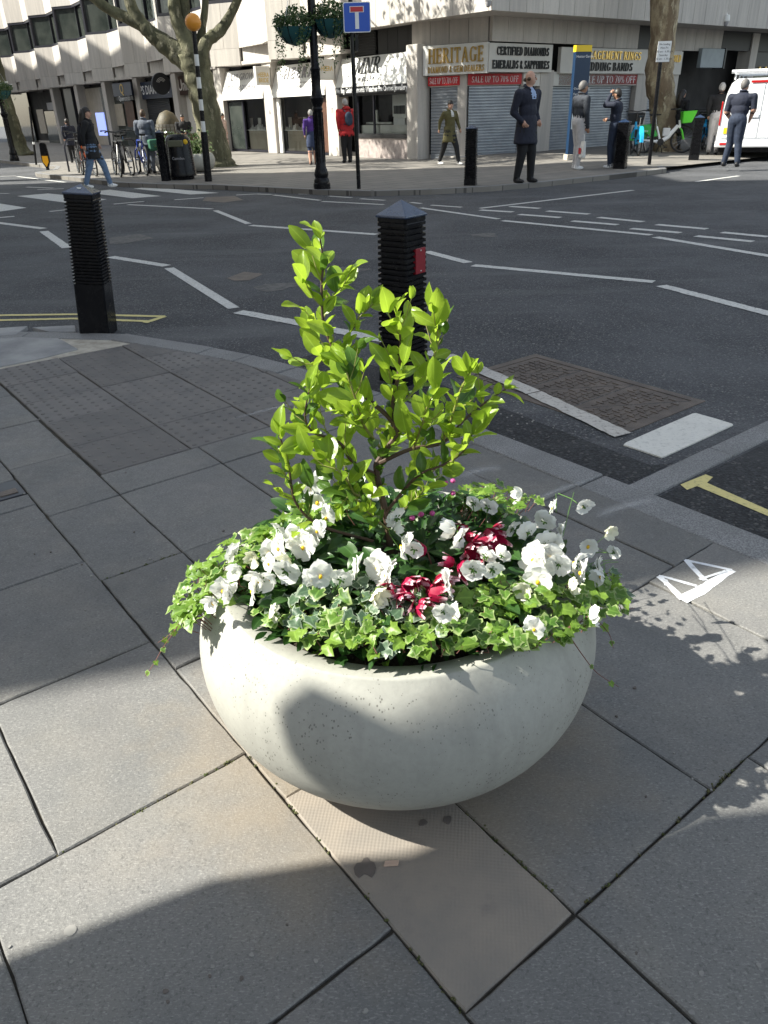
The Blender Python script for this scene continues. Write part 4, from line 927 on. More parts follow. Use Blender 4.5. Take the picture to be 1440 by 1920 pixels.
# -- ground floor further left along the long front
def px_box(name, x0, y0, x1, y1, v, th, mat, parent=None, t_=None):
    ua, za = ONV(x0, (y0+y1)/2, v); ub, zb_ = ONV(x1, (y0+y1)/2, v); xm = (x0+x1)/2
    z0 = max(BZ+.01, ONV(xm, y1, v)[1]); z1 = ONV(xm, y0, v)[1]
    return Bx(name, ub, ua, v, v+th, z0, z1, mat, parent)
Bx('infill_wall', 31.35, 60, 16.5, 16.6, BZ, 3.0, 'interior')
px_box('rendered_wall', 150, 165, 200, 272, 16.40, .06, 'beige_panel')
rp = px_box('dark_shutter', 262, 180, 322, 285, 16.35, .05, 'dark_shutter'); sh_u = ONV(262, 230, 16.3)[0], ONV(322, 230, 16.3)[0]
shutter((sh_u[0], 16.34), (sh_u[1], 16.34), BZ, ONV(292, 182, 16.3)[1], 'dark_shutter')
px_box('poster', 210, 195, 232, 236, 16.30, .03, 'beige_panel'); px_box('poster', 236, 190, 252, 238, 16.30, .03, 'wood'); px_box('shopfront', 196, 160, 252, 285, 16.36, .04, 'window')
px_box('wood_door', 330, 168, 342, 285, 16.3, .05, 'wood'); px_box('lit_panel', 345, 178, 375, 250, 16.35, .04, 'cream_board'); px_box('wood_base', 345, 250, 380, 285, 16.2, .08, 'wood')
px_box('glass_door', 88, 208, 112, 280, 16.34, .05, 'window'); px_box('grey_post', 128, 165, 142, 275, 16.0, .3, 'dark_metal'); px_box('shopfront', 20, 175, 60, 275, 16.3, .05, 'window')
px_box('notice_board', 72, 205, 84, 250, 16.3, .04, 'beige_panel'); px_box('door_sign', 88, 192, 107, 206, 16.28, .05, 'grey_ink')
def flat_sign(label, x0, y0, x1, y1, v, mat, tx, size, ink='white_ink', th=.1, name='fascia_sign'):
    t = thing(name, label, 'shop sign', (0, 0, 0), GA)
    ua, _ = ONV(x0, (y0+y1)/2, v); ub, _ = ONV(x1, (y0+y1)/2, v); xm = (x0+x1)/2; z0 = ONV(xm, y1, v)[1]; z1 = ONV(xm, y0, v)[1]
    MB().box(v, v+th, ub, ua, z0, z1).build('board', M[mat], t)
    me = text_mesh(tx, size, M[ink], .004, .004); wd = max(q.co.x for q in me.vertices)-min(q.co.x for q in me.vertices); k = min(1.0, .86*(ua-ub)/wd)
    for q in me.vertices: q.co.x *= k
    o = inst('lettering', me, t); o.matrix_local = face_matrix(Vector((v-.008, (ua+ub)/2, (z0+z1)/2)), Vector((0, -1, 0)), Vector((0, 0, 1)))
flat_sign('navy fascia sign reading RPS DIAMONDS over a dark shutter', 254, 152, 322, 185, 16.15, 'navy_board', 'RPS DIAMONDS', .52)
flat_sign('brown fascia sign with pale script partly behind the tree', 322, 142, 372, 178, 16.1, 'brown_board', 'Unity', .6, 'cream_board')
flat_sign('dark teal hanging sign with a gold letter Q', 211, 155, 246, 180, 15.7, 'navy_board', 'Q', .6, 'gold_flat', .06, 'hanging_sign')
flat_sign('white script shop name glowing over poster window', 218, 181, 250, 188, 16.2, 'dark_metal', 'Queensmith', .3)
t = thing('disc_sign', 'round black disc sign with a pale swirl by the dark shutter', 'shop sign', (0, 0, 0), GA)
u_, z_ = ONV(302, 157, 15.6); MD = Matrix.Translation((15.6, u_, z_))@Matrix.Rotation(PI/2, 4, 'X')
MB().lathe([(.40, -.05), (.42, -.03), (.42, .03), (.40, .05)], 28, M=MD).build('disc', M['black_board'], t, smooth=True)
for k in range(3): MB().tube([(15.6+(.12+.05*k)*math.cos(a), u_-.055, z_+(.12+.05*k)*math.sin(a)) for a in [.6+.25*i for i in range(10)]], .012, 5).build('swirl', M['cream_board'], t)
px_box('lit_screen', 182, 211, 197, 254, 15.9, .05, 'screen')
# ------------------------------------------------------------------ the planter and what grows in it
PC = Vector((.024, 1.52, 0))
planter = thing('planter', 'large round pale concrete bowl planter full of flowers on the pavement', 'planter', PC)
prof = []
RB, RM, ZM, ZT, RT = .214, .477, .278, .447, .406
for i in range(15):
    a = -PI/2+i/14*PI/2; prof.append((RB+(RM-RB)*math.cos(a), ZM+ZM*math.sin(a)))
A_ = math.acos(RT/RM)
for i in range(1, 10):
    a = i/9*A_; prof.append((RM*math.cos(a), ZM+(ZT-ZM)*math.sin(a)/math.sin(A_)))
prof = prof[:-1]+[(RT+.0035, ZT-.004), (RT+.001, ZT-.0005), (RT-.003, ZT), (RT-.050, ZT-.011), (RT-.054, ZT-.015), (RT-.058, ZT-.05), (RT-.07, ZT-.11), (0.001, ZT-.13)]
prof = [(.16, .012), (RB-.01, .004)]+prof[1:]
PLANTER_PROF = prof
MB().lathe(prof, 96, cap=True).build('bowl', M['concrete'], planter, smooth=True, ang=50)
so = MB(); so.lathe([(.36, .385), (.30, .41), (.2, .425), (.08, .435), (.001, .437)], 30, cap=False); so.build('soil', M['soil'], planter, smooth=True)
M['griselinia'] = mat_leaf('griselinia_leaf', (.145, .25, .018), (.33, .45, .045), .5, None, .3)
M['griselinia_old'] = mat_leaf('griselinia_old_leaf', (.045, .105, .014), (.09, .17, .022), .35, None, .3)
M['ivy'] = mat_leaf('variegated_ivy_leaf', (.065, .15, .024), (.15, .27, .04), .38, (.33, .42, .16), .4)
M['ivy_plain'] = mat_leaf('green_ivy_leaf', (.11, .215, .028), (.22, .345, .05), .42, None, .4)
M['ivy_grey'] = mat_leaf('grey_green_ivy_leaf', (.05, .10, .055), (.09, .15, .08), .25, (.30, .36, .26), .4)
M['pansy_leaf'] = mat_leaf('pansy_leaf', (.022, .065, .014), (.045, .11, .02), .28, None, .4)
M['white_petal'] = mat_petal('white_petal', (.80, .80, .77), (.86, .86, .82), None, .35)
M['cream_petal'] = mat_petal('cream_petal', (.80, .79, .62), (.84, .83, .70), None, .35)
M['red_petal'] = mat_petal('crimson_petal', (.42, .012, .075), (.30, .006, .03), (.80, .55, .62), .3)
M['pink_petal'] = mat_petal('pink_petal', (.62, .12, .36), (.55, .10, .30), None, .3)
M['yellow_eye'] = simple('yellow_eye', (.78, .48, .02), .6)
M['sepal'] = mat_leaf('sepal', (.045, .12, .02), (.08, .17, .03), .2)
M['stem_brown'] = simple('brown_stem', (.095, .055, .035), .7, col2=(.06, .035, .025), scale=40)
M['stem_green'] = simple('yellow_green_stem', (.26, .27, .07), .6, col2=(.20, .17, .06), scale=30)
M['stem_red'] = simple('reddish_trailing_stem', (.16, .06, .045), .7)

UVS = {}
def set_uv(me, uvs):
    UVS[me.name] = list(uvs)
    ul = me.uv_layers.new(name='UVMap')
    for lp in me.loops: ul.data[lp.index].uv = uvs[lp.vertex_index]
def join_leaves(name, items, parent, label=None):      # the leaves past the first few hundred: real geometry, one part
    mb = MB(); us = []; mats = []
    for me, m in items:
        mt_ = me.materials[0]
        if mt_ not in mats: mats.append(mt_)
        mb.add([m@v.co for v in me.vertices], [tuple(p.vertices) for p in me.polygons], mats.index(mt_)); us += UVS[me.name]
    me = mb.mesh(name, mats, True, 180); set_uv(me, us); return tag(inst(name, me, parent), kind='stuff')
def oval_leaf(name, mat, L, Wd, cup, bend, tipx=.5, twist=0.0, n=6, tip=.12):
    vs_ = []; us = []; fs = []
    for i in range(n+1):
        t = i/n; wd = Wd*(max(0.0, math.sin(PI*(t**(.75 if tipx > .5 else 1.0))))**.62)
        if i == 0: wd = Wd*.06
        if i == n: wd = Wd*.10
        y = L*t; zc = bend*L*(t*t); 
        for j, s in ((0, -1), (1, -.5), (2, 0), (3, .5), (4, 1)):
            x = s*wd; z = zc+cup*abs(s)**1.6*wd+.03*L*math.sin(t*7+s*2)*abs(s)
            x2 = x*math.cos(twist*t)-z*math.sin(twist*t)*.3
            vs_.append((x2, y, z+twist*x*t)); us.append((max(abs(s), 2*abs(t-.5)), abs(s)))
    for i in range(n):
        for j in range(4): fs.append((i*5+j, i*5+j+1, i*5+6+j, i*5+5+j))
    mb = MB(); mb.add(vs_, fs); me = mb.mesh(name, mat, True, 180); set_uv(me, us); return me
def ivy_leaf(name, mat, s, fold, seed):
    rr = random.Random(seed)
    O = [(0, -.02), (.28, -.17), (.47, -.04), (.40, .14), (.56, .36), (.37, .47), (.24, .66), (0, .90), (-.24, .66), (-.37, .47), (-.56, .36), (-.40, .14), (-.47, -.04), (-.28, -.17)]
    vs_ = [(0, .28*s, 0)]; us = [(0, 0)]
    for x, y in O:
        x += rr.uniform(-.09, .09); y += rr.uniform(-.09, .09)
        vs_.append((x*s, y*s, (fold*abs(x)+rr.uniform(-.10, .10)-.2*max(0, y-.5))*s)); us.append((1.0, min(1, abs(x)*1.4)))
    k = len(O); mid = []
    for x, y in O: mid.append((x*.55*s, (y*.55+.28*.45)*s, fold*abs(x)*.45*s+.03*s)); us.append((.55, min(1, abs(x)*.8)))
    vs_ += mid; fs = []
    for i in range(k):
        j = (i+1) % k; fs += [(0, 1+k+i, 1+k+j), (1+k+i, 1+i, 1+j, 1+k+j)]
    mb = MB(); mb.add(vs_, fs); me = mb.mesh(name, mat, True, 180); set_uv(me, us); return me
def petal(mb, us, ang, L, Wd, lift, z0, seed, curl=0.0):
    rr = random.Random(seed); d = Vector((math.cos(ang), math.sin(ang), 0)); e = Vector((-d.y, d.x, 0)); vs_ = []; fs = []; n = 4
    for i in range(n+1):
        t = i/n; wd = Wd*(math.sin(PI*min(1, .12+t*.70))**.8)
        if i == n: wd *= .72
        for s in (-1, -.45, 0, .45, 1):
            r = L*t*(1-.10*abs(s)*t-.05*rr.random()); z = z0+lift*L*t*t+.10*Wd*abs(s)**2+(rr.uniform(-.20, .20)*Wd if t > .4 else 0)+curl*L*t**3
            p = d*r+e*(s*wd); vs_.append((p.x, p.y, z)); us.append((t, abs(s)))
    for i in range(n):
        for j in range(4): fs.append((i*5+j, i*5+j+1, i*5+6+j, i*5+5+j))
    mb.add(vs_, fs)
def pansy_mesh(seed, mat, s=.031, close=0.0):
    mb = MB(); us = []; rr = random.Random(seed)
    for k, (a, L, Wd, lift, z) in enumerate(((62, 1.0, .62, -.12, -.004), (118, 1.0, .62, -.10, -.007), (5, .92, .50, .06, .001), (175, .92, .50, .06, .001), (270, .95, .72, .10, .004))):
        petal(mb, us, R_(a+rr.uniform(-6, 6)), L*s, Wd*s, lift+close+rr.uniform(-.28, .28), z*s/.031*.6, seed*10+k)
    me = mb.mesh('flower', mat, True, 180); set_uv(me, us); return me
def cyclamen_mesh(seed, s=.034):
    mb = MB(); us = []; rr = random.Random(seed)
    for k in range(6): petal(mb, us, k*2*PI/6+rr.uniform(-.2, .2), s*1.05, s*.36, 1.0+rr.uniform(-.3, .5), 0, seed*7+k, .3)
    me = mb.mesh('flower', M['red_petal'], True, 180); set_uv(me, us); return me
GL = [oval_leaf('leaf', M['griselinia'], .074*k, .0188*k*w_, c, b, .4, tw) for k, w_, c, b, tw in ((1, 1, .35, -.18, .1), (.85, 1.15, .5, .05, -.2), (1.12, .95, .25, -.30, .25), (.7, 1.05, .6, .12, 0), (1.0, 1.2, .2, -.1, -.15), (.9, .8, .45, -.4, .35), (1.1, .85, .6, .2, -.3))]
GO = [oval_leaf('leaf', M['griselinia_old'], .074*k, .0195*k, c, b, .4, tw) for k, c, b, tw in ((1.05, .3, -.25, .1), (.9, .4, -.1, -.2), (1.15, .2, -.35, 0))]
IV = [ivy_leaf('leaf', M[m], s*.92, f, i) for i, (m, s, f) in enumerate((('ivy', .037, .25), ('ivy', .030, -.2), ('ivy', .043, .1), ('ivy_plain', .035, .3), ('ivy_plain', .026, .1), ('ivy_grey', .035, .2), ('ivy_grey', .029, -.15), ('ivy', .024, .3)))]
PL = [oval_leaf('leaf', M['pansy_leaf'], .052*k, .0145*k, c, b, .5, tw) for k, c, b, tw in ((1, .3, -.3, 0), (.8, .4, -.1, .2), (1.15, .25, -.4, -.2))]
PF = [pansy_mesh(i, M['white_petal'], .031*s, c) for i, (s, c) in enumerate(((1, 0), (.92, .25), (1.05, .1), (.8, .8), (.95, -.25), (.85, .45), (.9, -.45), (1, .15), (.75, 1.1)))]
PFC = [pansy_mesh(20+i, M['cream_petal'], .023, c) for i, c in enumerate((.5, 1.0))]
CYM = [cyclamen_mesh(i) for i in range(3)]
def sepal_mesh():
    mb = MB(); us = []
    for k in range(5): petal(mb, us, k*2*PI/5+.3, .0155, .0036, -.25, -.0045, 90+k)
    me = mb.mesh('sepals', M['sepal'], True, 180); set_uv(me, us); return me
SE = sepal_mesh()
EY = MB().ball((0, -.003, .0035), (.0042, .0055, .0028), 8, 5).mesh('flower_eye', M['yellow_eye'], True, 180)

def mound(P):
    r = math.hypot(P.x-PC.x, P.y-PC.y); return .455+.085*(1-(r/.42)**2) if r < .42 else max(.36, .455-(r-.42)*.55)
def on_mound(px, py, lift=0.0):
    z = .5
    for i in range(14): z = .5*z+.5*(mound(G(px, py, z))+lift)
    P = G(px, py, z)
    return P
def leaf_matrix(P, direction, normal, roll=0.0):
    y = direction.normalized(); n = (normal-y*normal.dot(y))
    if n.length < 1e-4: n = Vector((0, 0, 1))-y*y.z
    n.normalize(); x = y.cross(n); m = Matrix((x, y, n)).transposed().to_4x4(); m.translation = P; return m@Matrix.Rotation(roll, 4, 'Y')
def rdir(zmin=-1, zmax=1):
    a = random.uniform(0, 2*PI); z = random.uniform(zmin, zmax); r = math.sqrt(max(0, 1-z*z)); return Vector((r*math.cos(a), r*math.sin(a), z))
# -- the shrub
random.seed(5)
sb = AT(738, 1075, 1.50)
shrub = thing('shrub', 'tall bright green glossy-leaved evergreen shrub rising from the planter', 'shrub', sb)
BR = [ # (points px, py, depth Y), start radius, end radius, leafy from
 ([(738, 1085, 1.50), (724, 970, 1.52), (706, 885, 1.53), (712, 860, 1.54), (745, 815, 1.55)], .0085, .006, .6),
 ([(745, 815, 1.55), (736, 765, 1.56), (747, 700, 1.57), (751, 640, 1.57), (743, 590, 1.57)], .006, .002, .1),
 ([(745, 815, 1.55), (729, 783, 1.55), (677, 736, 1.57), (639, 685, 1.58), (624, 653, 1.58), (606, 602, 1.59), (603, 537, 1.59), (606, 490, 1.60), (600, 448, 1.60)], .0055, .0018, .22),
 ([(712, 868, 1.53), (770, 842, 1.52), (830, 830, 1.55), (866, 792, 1.57), (905, 758, 1.58), (948, 730, 1.59)], .005, .0018, .3),
 ([(830, 830, 1.55), (848, 780, 1.5), (862, 735, 1.48), (880, 700, 1.47)], .003, .0015, .15),
 ([(738, 770, 1.56), (775, 735, 1.62), (803, 690, 1.65), (822, 640, 1.66), (812, 590, 1.66)], .0035, .0015, .2),
 ([(724, 960, 1.52), (780, 895, 1.46), (830, 872, 1.44), (865, 850, 1.43), (885, 815, 1.43)], .004, .0015, .3),
 ([(706, 890, 1.53), (660, 865, 1.5), (635, 828, 1.48), (588, 811, 1.47), (572, 780, 1.46), (580, 730, 1.46)], .004, .0015, .2),
 ([(712, 838, 1.53), (682, 797, 1.48), (671, 761, 1.46), (655, 715, 1.45), (648, 690, 1.45)], .0035, .0015, .2),
 ([(700, 905, 1.52), (672, 930, 1.45), (650, 900, 1.42), (632, 880, 1.41), (610, 860, 1.41)], .0035, .0015, .3),
 ([(700, 1015, 1.5), (600, 985, 1.5), (556, 945, 1.5), (545, 900, 1.5), (540, 862, 1.5), (523, 815, 1.5)], .004, .0015, .35),
 ([(640, 685, 1.58), (650, 640, 1.6), (670, 600, 1.6), (700, 570, 1.6)], .002, .0012, .2),
 ([(624, 655, 1.58), (592, 690, 1.62), (585, 735, 1.65), (575, 745, 1.66)], .002, .0012, .2),
 ([(735, 1000, 1.5), (690, 960, 1.42), (660, 930, 1.40), (640, 945, 1.38)], .003, .0012, .4),
 ([(730, 975, 1.51), (770, 945, 1.58), (800, 915, 1.62), (830, 890, 1.66)], .003, .0012, .3),
 ([(745, 815, 1.55), (700, 800, 1.62), (665, 790, 1.66), (630, 770, 1.68)], .003, .0012, .2),
 ([(775, 842, 1.52), (790, 800, 1.45), (800, 765, 1.42), (815, 735, 1.41)], .003, .0012, .2),
 ([(606, 600, 1.59), (622, 560, 1.62), (640, 535, 1.64)], .0015, .001, .2)]
shrub_leaves = []
def catmull(P, n):
    out = []
    Q = [P[0]*2-P[1]]+P+[P[-1]*2-P[-2]]
    for i in range(1, len(Q)-2):
        for k in range(n):
            t = k/n; a, b, c, d = Q[i-1], Q[i], Q[i+1], Q[i+2]
            out.append(.5*((2*b)+(-a+c)*t+(2*a-5*b+4*c-d)*t*t+(-a+3*b-3*c+d)*t**3))
    out.append(P[-1]); return out
def add_leaf(P, d, old=False, up=.6):
    n = Vector((random.uniform(-.7, .5), random.uniform(-.9, .35), random.uniform(.1, 1.0)))
    me = random.choice(GO if old else GL); k = random.choice((random.uniform(.32, .6), random.uniform(.55, .95))); m = leaf_matrix(P-sb, d, n, random.uniform(-.5, .5))
    shrub_leaves.append((me, m@Matrix.Scale(k, 4)))
for pts, r0, r1, lf in BR:
    c = catmull([AT(*p)-sb for p in pts], 5); n = len(c)
    MB().tube(c, [r0+(r1-r0)*i/(n-1) for i in range(n)], 7).build('branch', M['stem_brown'] if r0 > .0038 else M['stem_green'], shrub, smooth=True)
    L = 0; step = .0105*(1.2 if pts[-1][1] < 500 else 1); nxt = 0; total = sum((c[i+1]-c[i]).length for i in range(n-1)); side = random.random()*6.28
    for i in range(n-1):
        seg = c[i+1]-c[i]; L += seg.length; f = L/total
        while f > lf and L > nxt:
            nxt = max(nxt, lf*total)+step*random.uniform(.7, 1.3)
            t = seg.normalized(); side += 2.4; e = frame_from(t); outv = (e@Vector((math.cos(side), math.sin(side), 0)))
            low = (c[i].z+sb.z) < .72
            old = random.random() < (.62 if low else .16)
            d = (outv*random.uniform(.7, 1.1)+t*random.uniform(.3, .9)+Vector((0, 0, .35))).normalized()
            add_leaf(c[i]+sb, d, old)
            if random.random() < .26 and f < .93:       # short side shoot
                q = [c[i], c[i]+d*.03, c[i]+d*.055+Vector((0, 0, .015))]
                MB().tube(q, [.0013, .0011, .0009], 5).build('twig', M['stem_green'], shrub)
                for k in range(3): a = rdir(-.1, .8); add_leaf(q[1+(k > 0)]+sb, (d+a*.8).normalized(), old)
    t = (c[-1]-c[-2]).normalized()
    for k in range(3): add_leaf(c[-1]+sb, (t+rdir(-.2, .6)*.6).normalized())

random.shuffle(shrub_leaves)
for me, m in shrub_leaves[:296]: inst('leaf', me, shrub, m)
if len(shrub_leaves) > 296: join_leaves('inner_foliage', shrub_leaves[296:], shrub)
# -- pansies
random.seed(9)
z2 = lambda X, Y: (270+X*.3403, 860+Y*.3403)
z3 = lambda X, Y: (700+X*.3472, 860+Y*.3472)
flowers = [z2(*p)+(k,) for p, k in (((520, 605), 0), ((495, 520), 1), ((690, 515), 0), ((690, 575), 0), ((745, 490), 1), ((640, 665), 0), ((605, 725), 2), ((705, 655), 0), ((790, 640), 3), ((750, 415), 3), ((830, 440), 0), ((880, 480), 0), ((925, 425), 0), ((955, 395), 0), ((975, 640), 4), ((925, 665), 4), ((960, 235), 0), ((925, 160), 0), ((970, 130), 0), ((1005, 320), 0), ((1090, 690), 3), ((1170, 610), 2), ((1300, 595), 0), ((1340, 640), 1), ((1270, 755), 5), ((385, 790), 1), ((440, 720), 0), ((1260, 185), 0), ((1385, 340), 1), ((1425, 480), 2), ((700, 850), 5), ((610, 550), 5), ((800, 560), 5), ((470, 745), 1))]
flowers += [z3(*p)+(k,) for p, k in (((1135, 275), 3), ((800, 200), 2), ((970, 265), 1), ((925, 360), 3), ((740, 400), 3), ((832, 420), 3), ((440, 385), 2), ((460, 450), 3), ((222, 512), 3), ((160, 470), 2), ((30, 585), 0), ((72, 630), 1), ((610, 550), 3), ((695, 545), 3), ((540, 620), 3), ((640, 620), 3), ((920, 480), 3), ((990, 462), 0), ((1010, 410), 1), ((905, 600), 0), ((1000, 590), 3), ((890, 655), 4), ((815, 705), 5), ((1060, 695), 5), ((1090, 560), 1), ((1125, 612), 2), ((1160, 468), 0), ((1300, 525), 3), ((1275, 395), 5), ((1215, 578), 2), ((1232, 632), 1), ((545, 262), 3), ((620, 285), 3), ((120, 345), 3), ((115, 385), 2), ((8, 745), 5), ((402, 680), 2), ((868, 915), 4), ((1172, 850), 2), ((380, 850), 3), ((430, 835), 1), ((870, 540), 0), ((960, 530), 0))]
centres = {'white pansy plant at the left front of the planter': (450, 1080), 'white pansy plant in the left middle of the planter': (540, 1050), 'white pansy plant with a wide yellow-eyed bloom left of centre': (610, 1090), 'white pansy plant at the back left under the shrub': (590, 960),
           'white pansy plant just below the shrub stem': (735, 1090), 'white pansy plant right of the shrub stem': (790, 1030), 'white pansy plant behind the red cyclamen on the right': (930, 1000), 'white pansy plant at the back right edge of the planter': (1060, 960), 'densest white pansy plant at the right of the planter': (1020, 1060), 'white pansy plant right of the lower red cyclamen': (900, 1080), 'white pansy plant at the far right rim': (1125, 1050), 'white pansy plant low at the right front rim': (1000, 1180)}
plants = {}
def plant_for(px, py):
    return min(centres, key=lambda k: (centres[k][0]-px)**2+(centres[k][1]-py)**2)
byp = {}
for f in flowers: byp.setdefault(plant_for(f[0], f[1]), []).append(f)
M['tmp'] = None
for lab, fl in byp.items():
    base = on_mound(*centres[lab]); base.z = .41
    t = thing('pansy_plant', lab, 'flowers', base, 0, 'white pansies in the planter'); st = MB()
    for (px, py, k) in fl:
        P = on_mound(px, py, .045+random.uniform(-.01, .015)); back = False
        cold = (Vector((0, 0, CAM_H))-P).normalized()
        if k == 0: d = Vector((random.uniform(-1, .1), random.uniform(-1, -.3), random.uniform(.2, .9)))
        elif k == 1: d = Vector((random.uniform(-1, -.4), random.uniform(-.5, .4), random.uniform(.1, .7)))
        elif k == 2: d = Vector((random.choice((-1, 1)), random.uniform(-.3, .2), random.uniform(-.1, .4)))
        elif k == 3: d = Vector((random.uniform(-.7, .7), random.uniform(.4, 1.0), random.uniform(-.8, .1)))
        elif k == 4: d = cold+Vector((random.uniform(-.3, .1), 0, random.uniform(-.3, .0)))
        else: d = Vector((random.uniform(-.6, .6), random.uniform(-.8, .1), random.uniform(.0, .8)))
        d.normalize()
        if k == 3: P = P+Vector((0, 0, .012))
        m = face_matrix(P-base, Vector((0, 0, 1)).cross(d) if abs(d.z) < .98 else Vector((1, 0, 0)), Vector((0, 0, 1)))
        m = m@Matrix.Rotation(random.uniform(-.4, .4), 4, 'Z')
        o = inst('flower', random.choice(PFC) if k == 5 else (random.choice((PF[0], PF[2], PF[4], PF[6], PF[7])) if k in (3, 4) else random.choice(PF)), t, m); s_ = random.uniform(.72, 1.22) if k != 5 else 1.0; o.scale = (s_, s_, s_)
        se = inst('sepals', SE, o); q_ = random.uniform(.5, .85); se.scale = (q_, q_, q_); se.rotation_euler = (0, 0, random.uniform(0, 6))
        if k != 5 or random.random() < .3: inst('flower_eye', EY, o)
        foot = base+Vector((random.uniform(-.04, .04), random.uniform(-.04, .04), 0)); bk = P-d*.006 if d.z < .2 else P-d*.012
        st.tube([foot-base, (foot+bk)/2-base+Vector((0, 0, .004)), bk-Vector((0, 0, .006))-base, bk-base], .0012, 5)
    st.build('stems', M['sepal'], t, smooth=True)
    for i in range(64):
        a = random.uniform(0, 6.28); r = random.uniform(.01, .11); P = base+Vector((math.cos(a)*r, math.sin(a)*r, 0)); P.z = mound(P)-.02+random.uniform(-.03, .03)
        if math.hypot(P.x-PC.x, P.y-PC.y) > .37: continue
        d = Vector((math.cos(a), math.sin(a), random.uniform(-.1, .9)))
        inst('leaf', random.choice(PL), t, leaf_matrix(P-base, d, Vector((random.uniform(-.3, .3), random.uniform(-.3, .3), 1)), random.uniform(-.4, .4))).scale = (1.1, 1.1, 1.1)
# -- crimson cyclamen
random.seed(3)
for lab, ps in (('crimson cyclamen with white-edged petals at the front centre of the planter', ((110, 690), (160, 670), (205, 665), (180, 720), (215, 745), (250, 770), (235, 800), (260, 660), (330, 660), (355, 640), (150, 750), (290, 735))), ('crimson cyclamen among white pansies behind the front cyclamen', ((520, 385), (500, 420), (600, 400), (640, 385), (650, 430), (570, 490), (540, 470), (620, 475), (505, 480))), ('small crimson cyclamen between the two larger ones', ((440, 560), (470, 575), (290, 500)))):
    pp = [on_mound(*z3(*p), .03) for p in ps]; base = sum(pp, Vector())/len(pp); base.z = .41
    t = thing('cyclamen_plant', lab, 'flowers', base); st = MB()
    for P in pp:
        d = Vector((random.uniform(-.5, .5), random.uniform(-.9, .2), random.uniform(.3, 1))).normalized()
        o = inst('flower', random.choice(CYM), t, face_matrix(P-base, Vector((0, 0, 1)).cross(d), Vector((0, 0, 1)))); s_ = random.uniform(.5, .82); o.scale = (s_, s_, s_)
        st.tube([Vector((random.uniform(-.02, .02), random.uniform(-.02, .02), 0)), P-base-d*.002], .0014, 5)
    st.build('stems', M['stem_red'], t)
    for i in range(14):
        a = random.uniform(0, 6.28); r = random.uniform(.01, .07); P = base+Vector((math.cos(a)*r, math.sin(a)*r, 0)); P.z = mound(P)-.03
        inst('leaf', random.choice(PL), t, leaf_matrix(P-base, Vector((math.cos(a), math.sin(a), .3)), Vector((0, 0, 1))))
# -- ivy
random.seed(21)
def rand_in(poly):
    xs = [p[0] for p in poly]; ys = [p[1] for p in poly]
    while True:
        x, y = random.uniform(min(xs), max(xs)), random.uniform(min(ys), max(ys)); ins = False; j = len(poly)-1
        for i in range(len(poly)):
            if (poly[i][1] > y) != (poly[j][1] > y) and x < (poly[j][0]-poly[i][0])*(y-poly[i][1])/(poly[j][1]-poly[i][1])+poly[i][0]: ins = not ins
            j = i
        if ins: return x, y
iv_regions = [('variegated ivy along the front rim of the planter', [(480, 1150), (560, 1135), (700, 1150), (860, 1150), (870, 1214), (720, 1228), (600, 1206), (510, 1168)], 160, (0, 1, 3, 4, 7, 3, 5)),
 ('bright green ivy spilling over the left rim', [(330, 1130), (370, 1060), (440, 1010), (520, 985), (545, 1010), (470, 1060), (410, 1130), (380, 1160), (330, 1175)], 170, (3, 4, 3, 4, 0)),
 ('leafy ivy at the right front of the planter', [(850, 1110), (960, 1080), (1100, 1095), (1110, 1160), (1060, 1200), (960, 1208), (870, 1218)], 170, (0, 1, 3, 3, 4, 0)),
 ('ivy trailing over the right rim', [(1080, 1060), (1150, 1070), (1180, 1120), (1140, 1150), (1090, 1130)], 80, (3, 0, 5, 4)),
 ('pale ivy at the back right behind the pansies', [(845, 915), (930, 900), (1010, 935), (960, 965), (870, 950)], 100, (3, 4, 4, 0)),
 ('ivy under the shrub at the back left rim', [(480, 1000), (560, 955), (640, 920), (700, 915), (690, 960), (600, 985), (520, 1015)], 90, (3, 4, 0)),
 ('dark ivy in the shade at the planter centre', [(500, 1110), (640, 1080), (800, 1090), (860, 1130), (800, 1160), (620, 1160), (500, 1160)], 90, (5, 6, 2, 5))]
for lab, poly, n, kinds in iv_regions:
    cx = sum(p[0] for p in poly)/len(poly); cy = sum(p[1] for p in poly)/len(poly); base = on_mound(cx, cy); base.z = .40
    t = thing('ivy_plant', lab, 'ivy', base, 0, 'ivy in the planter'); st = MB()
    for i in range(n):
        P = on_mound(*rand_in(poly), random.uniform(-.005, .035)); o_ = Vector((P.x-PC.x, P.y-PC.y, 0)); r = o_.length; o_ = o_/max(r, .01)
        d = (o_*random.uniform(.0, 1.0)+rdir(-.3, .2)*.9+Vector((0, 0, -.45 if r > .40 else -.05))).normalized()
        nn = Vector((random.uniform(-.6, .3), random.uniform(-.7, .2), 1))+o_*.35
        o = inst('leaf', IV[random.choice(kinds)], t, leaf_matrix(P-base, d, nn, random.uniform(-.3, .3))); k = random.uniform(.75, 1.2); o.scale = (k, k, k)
        if i % 2 == 0: st.tube([P-base, P-base-d*.012-Vector((0, 0, .015)), P-base-o_*.03-Vector((0, 0, .04))], .0009, 4)
    st.build('stems', M['stem_red'], t)
def trail(t, pts, leaves, mat='stem_red'):
    c = catmull([Vector(p) for p in pts], 5); base = t.location
    MB().tube([p-base for p in c], [.0014-.0008*i/len(c) for i in range(len(c))], 5).build('trailing_stem', M[mat], t)
    for i in range(leaves):
        p = c[int((i+.6)/leaves*(len(c)-1))]; o = inst('leaf', IV[random.choice((3, 4, 7))], t, leaf_matrix(p-base, Vector((random.uniform(-.6, .6), random.uniform(-.7, .3), -.5)), Vector((0, -.4, 1)))); k = random.uniform(.4, .75); o.scale = (k, k, k)
ivs = [o for o in COL.objects if o.name.startswith('ivy_plant')]
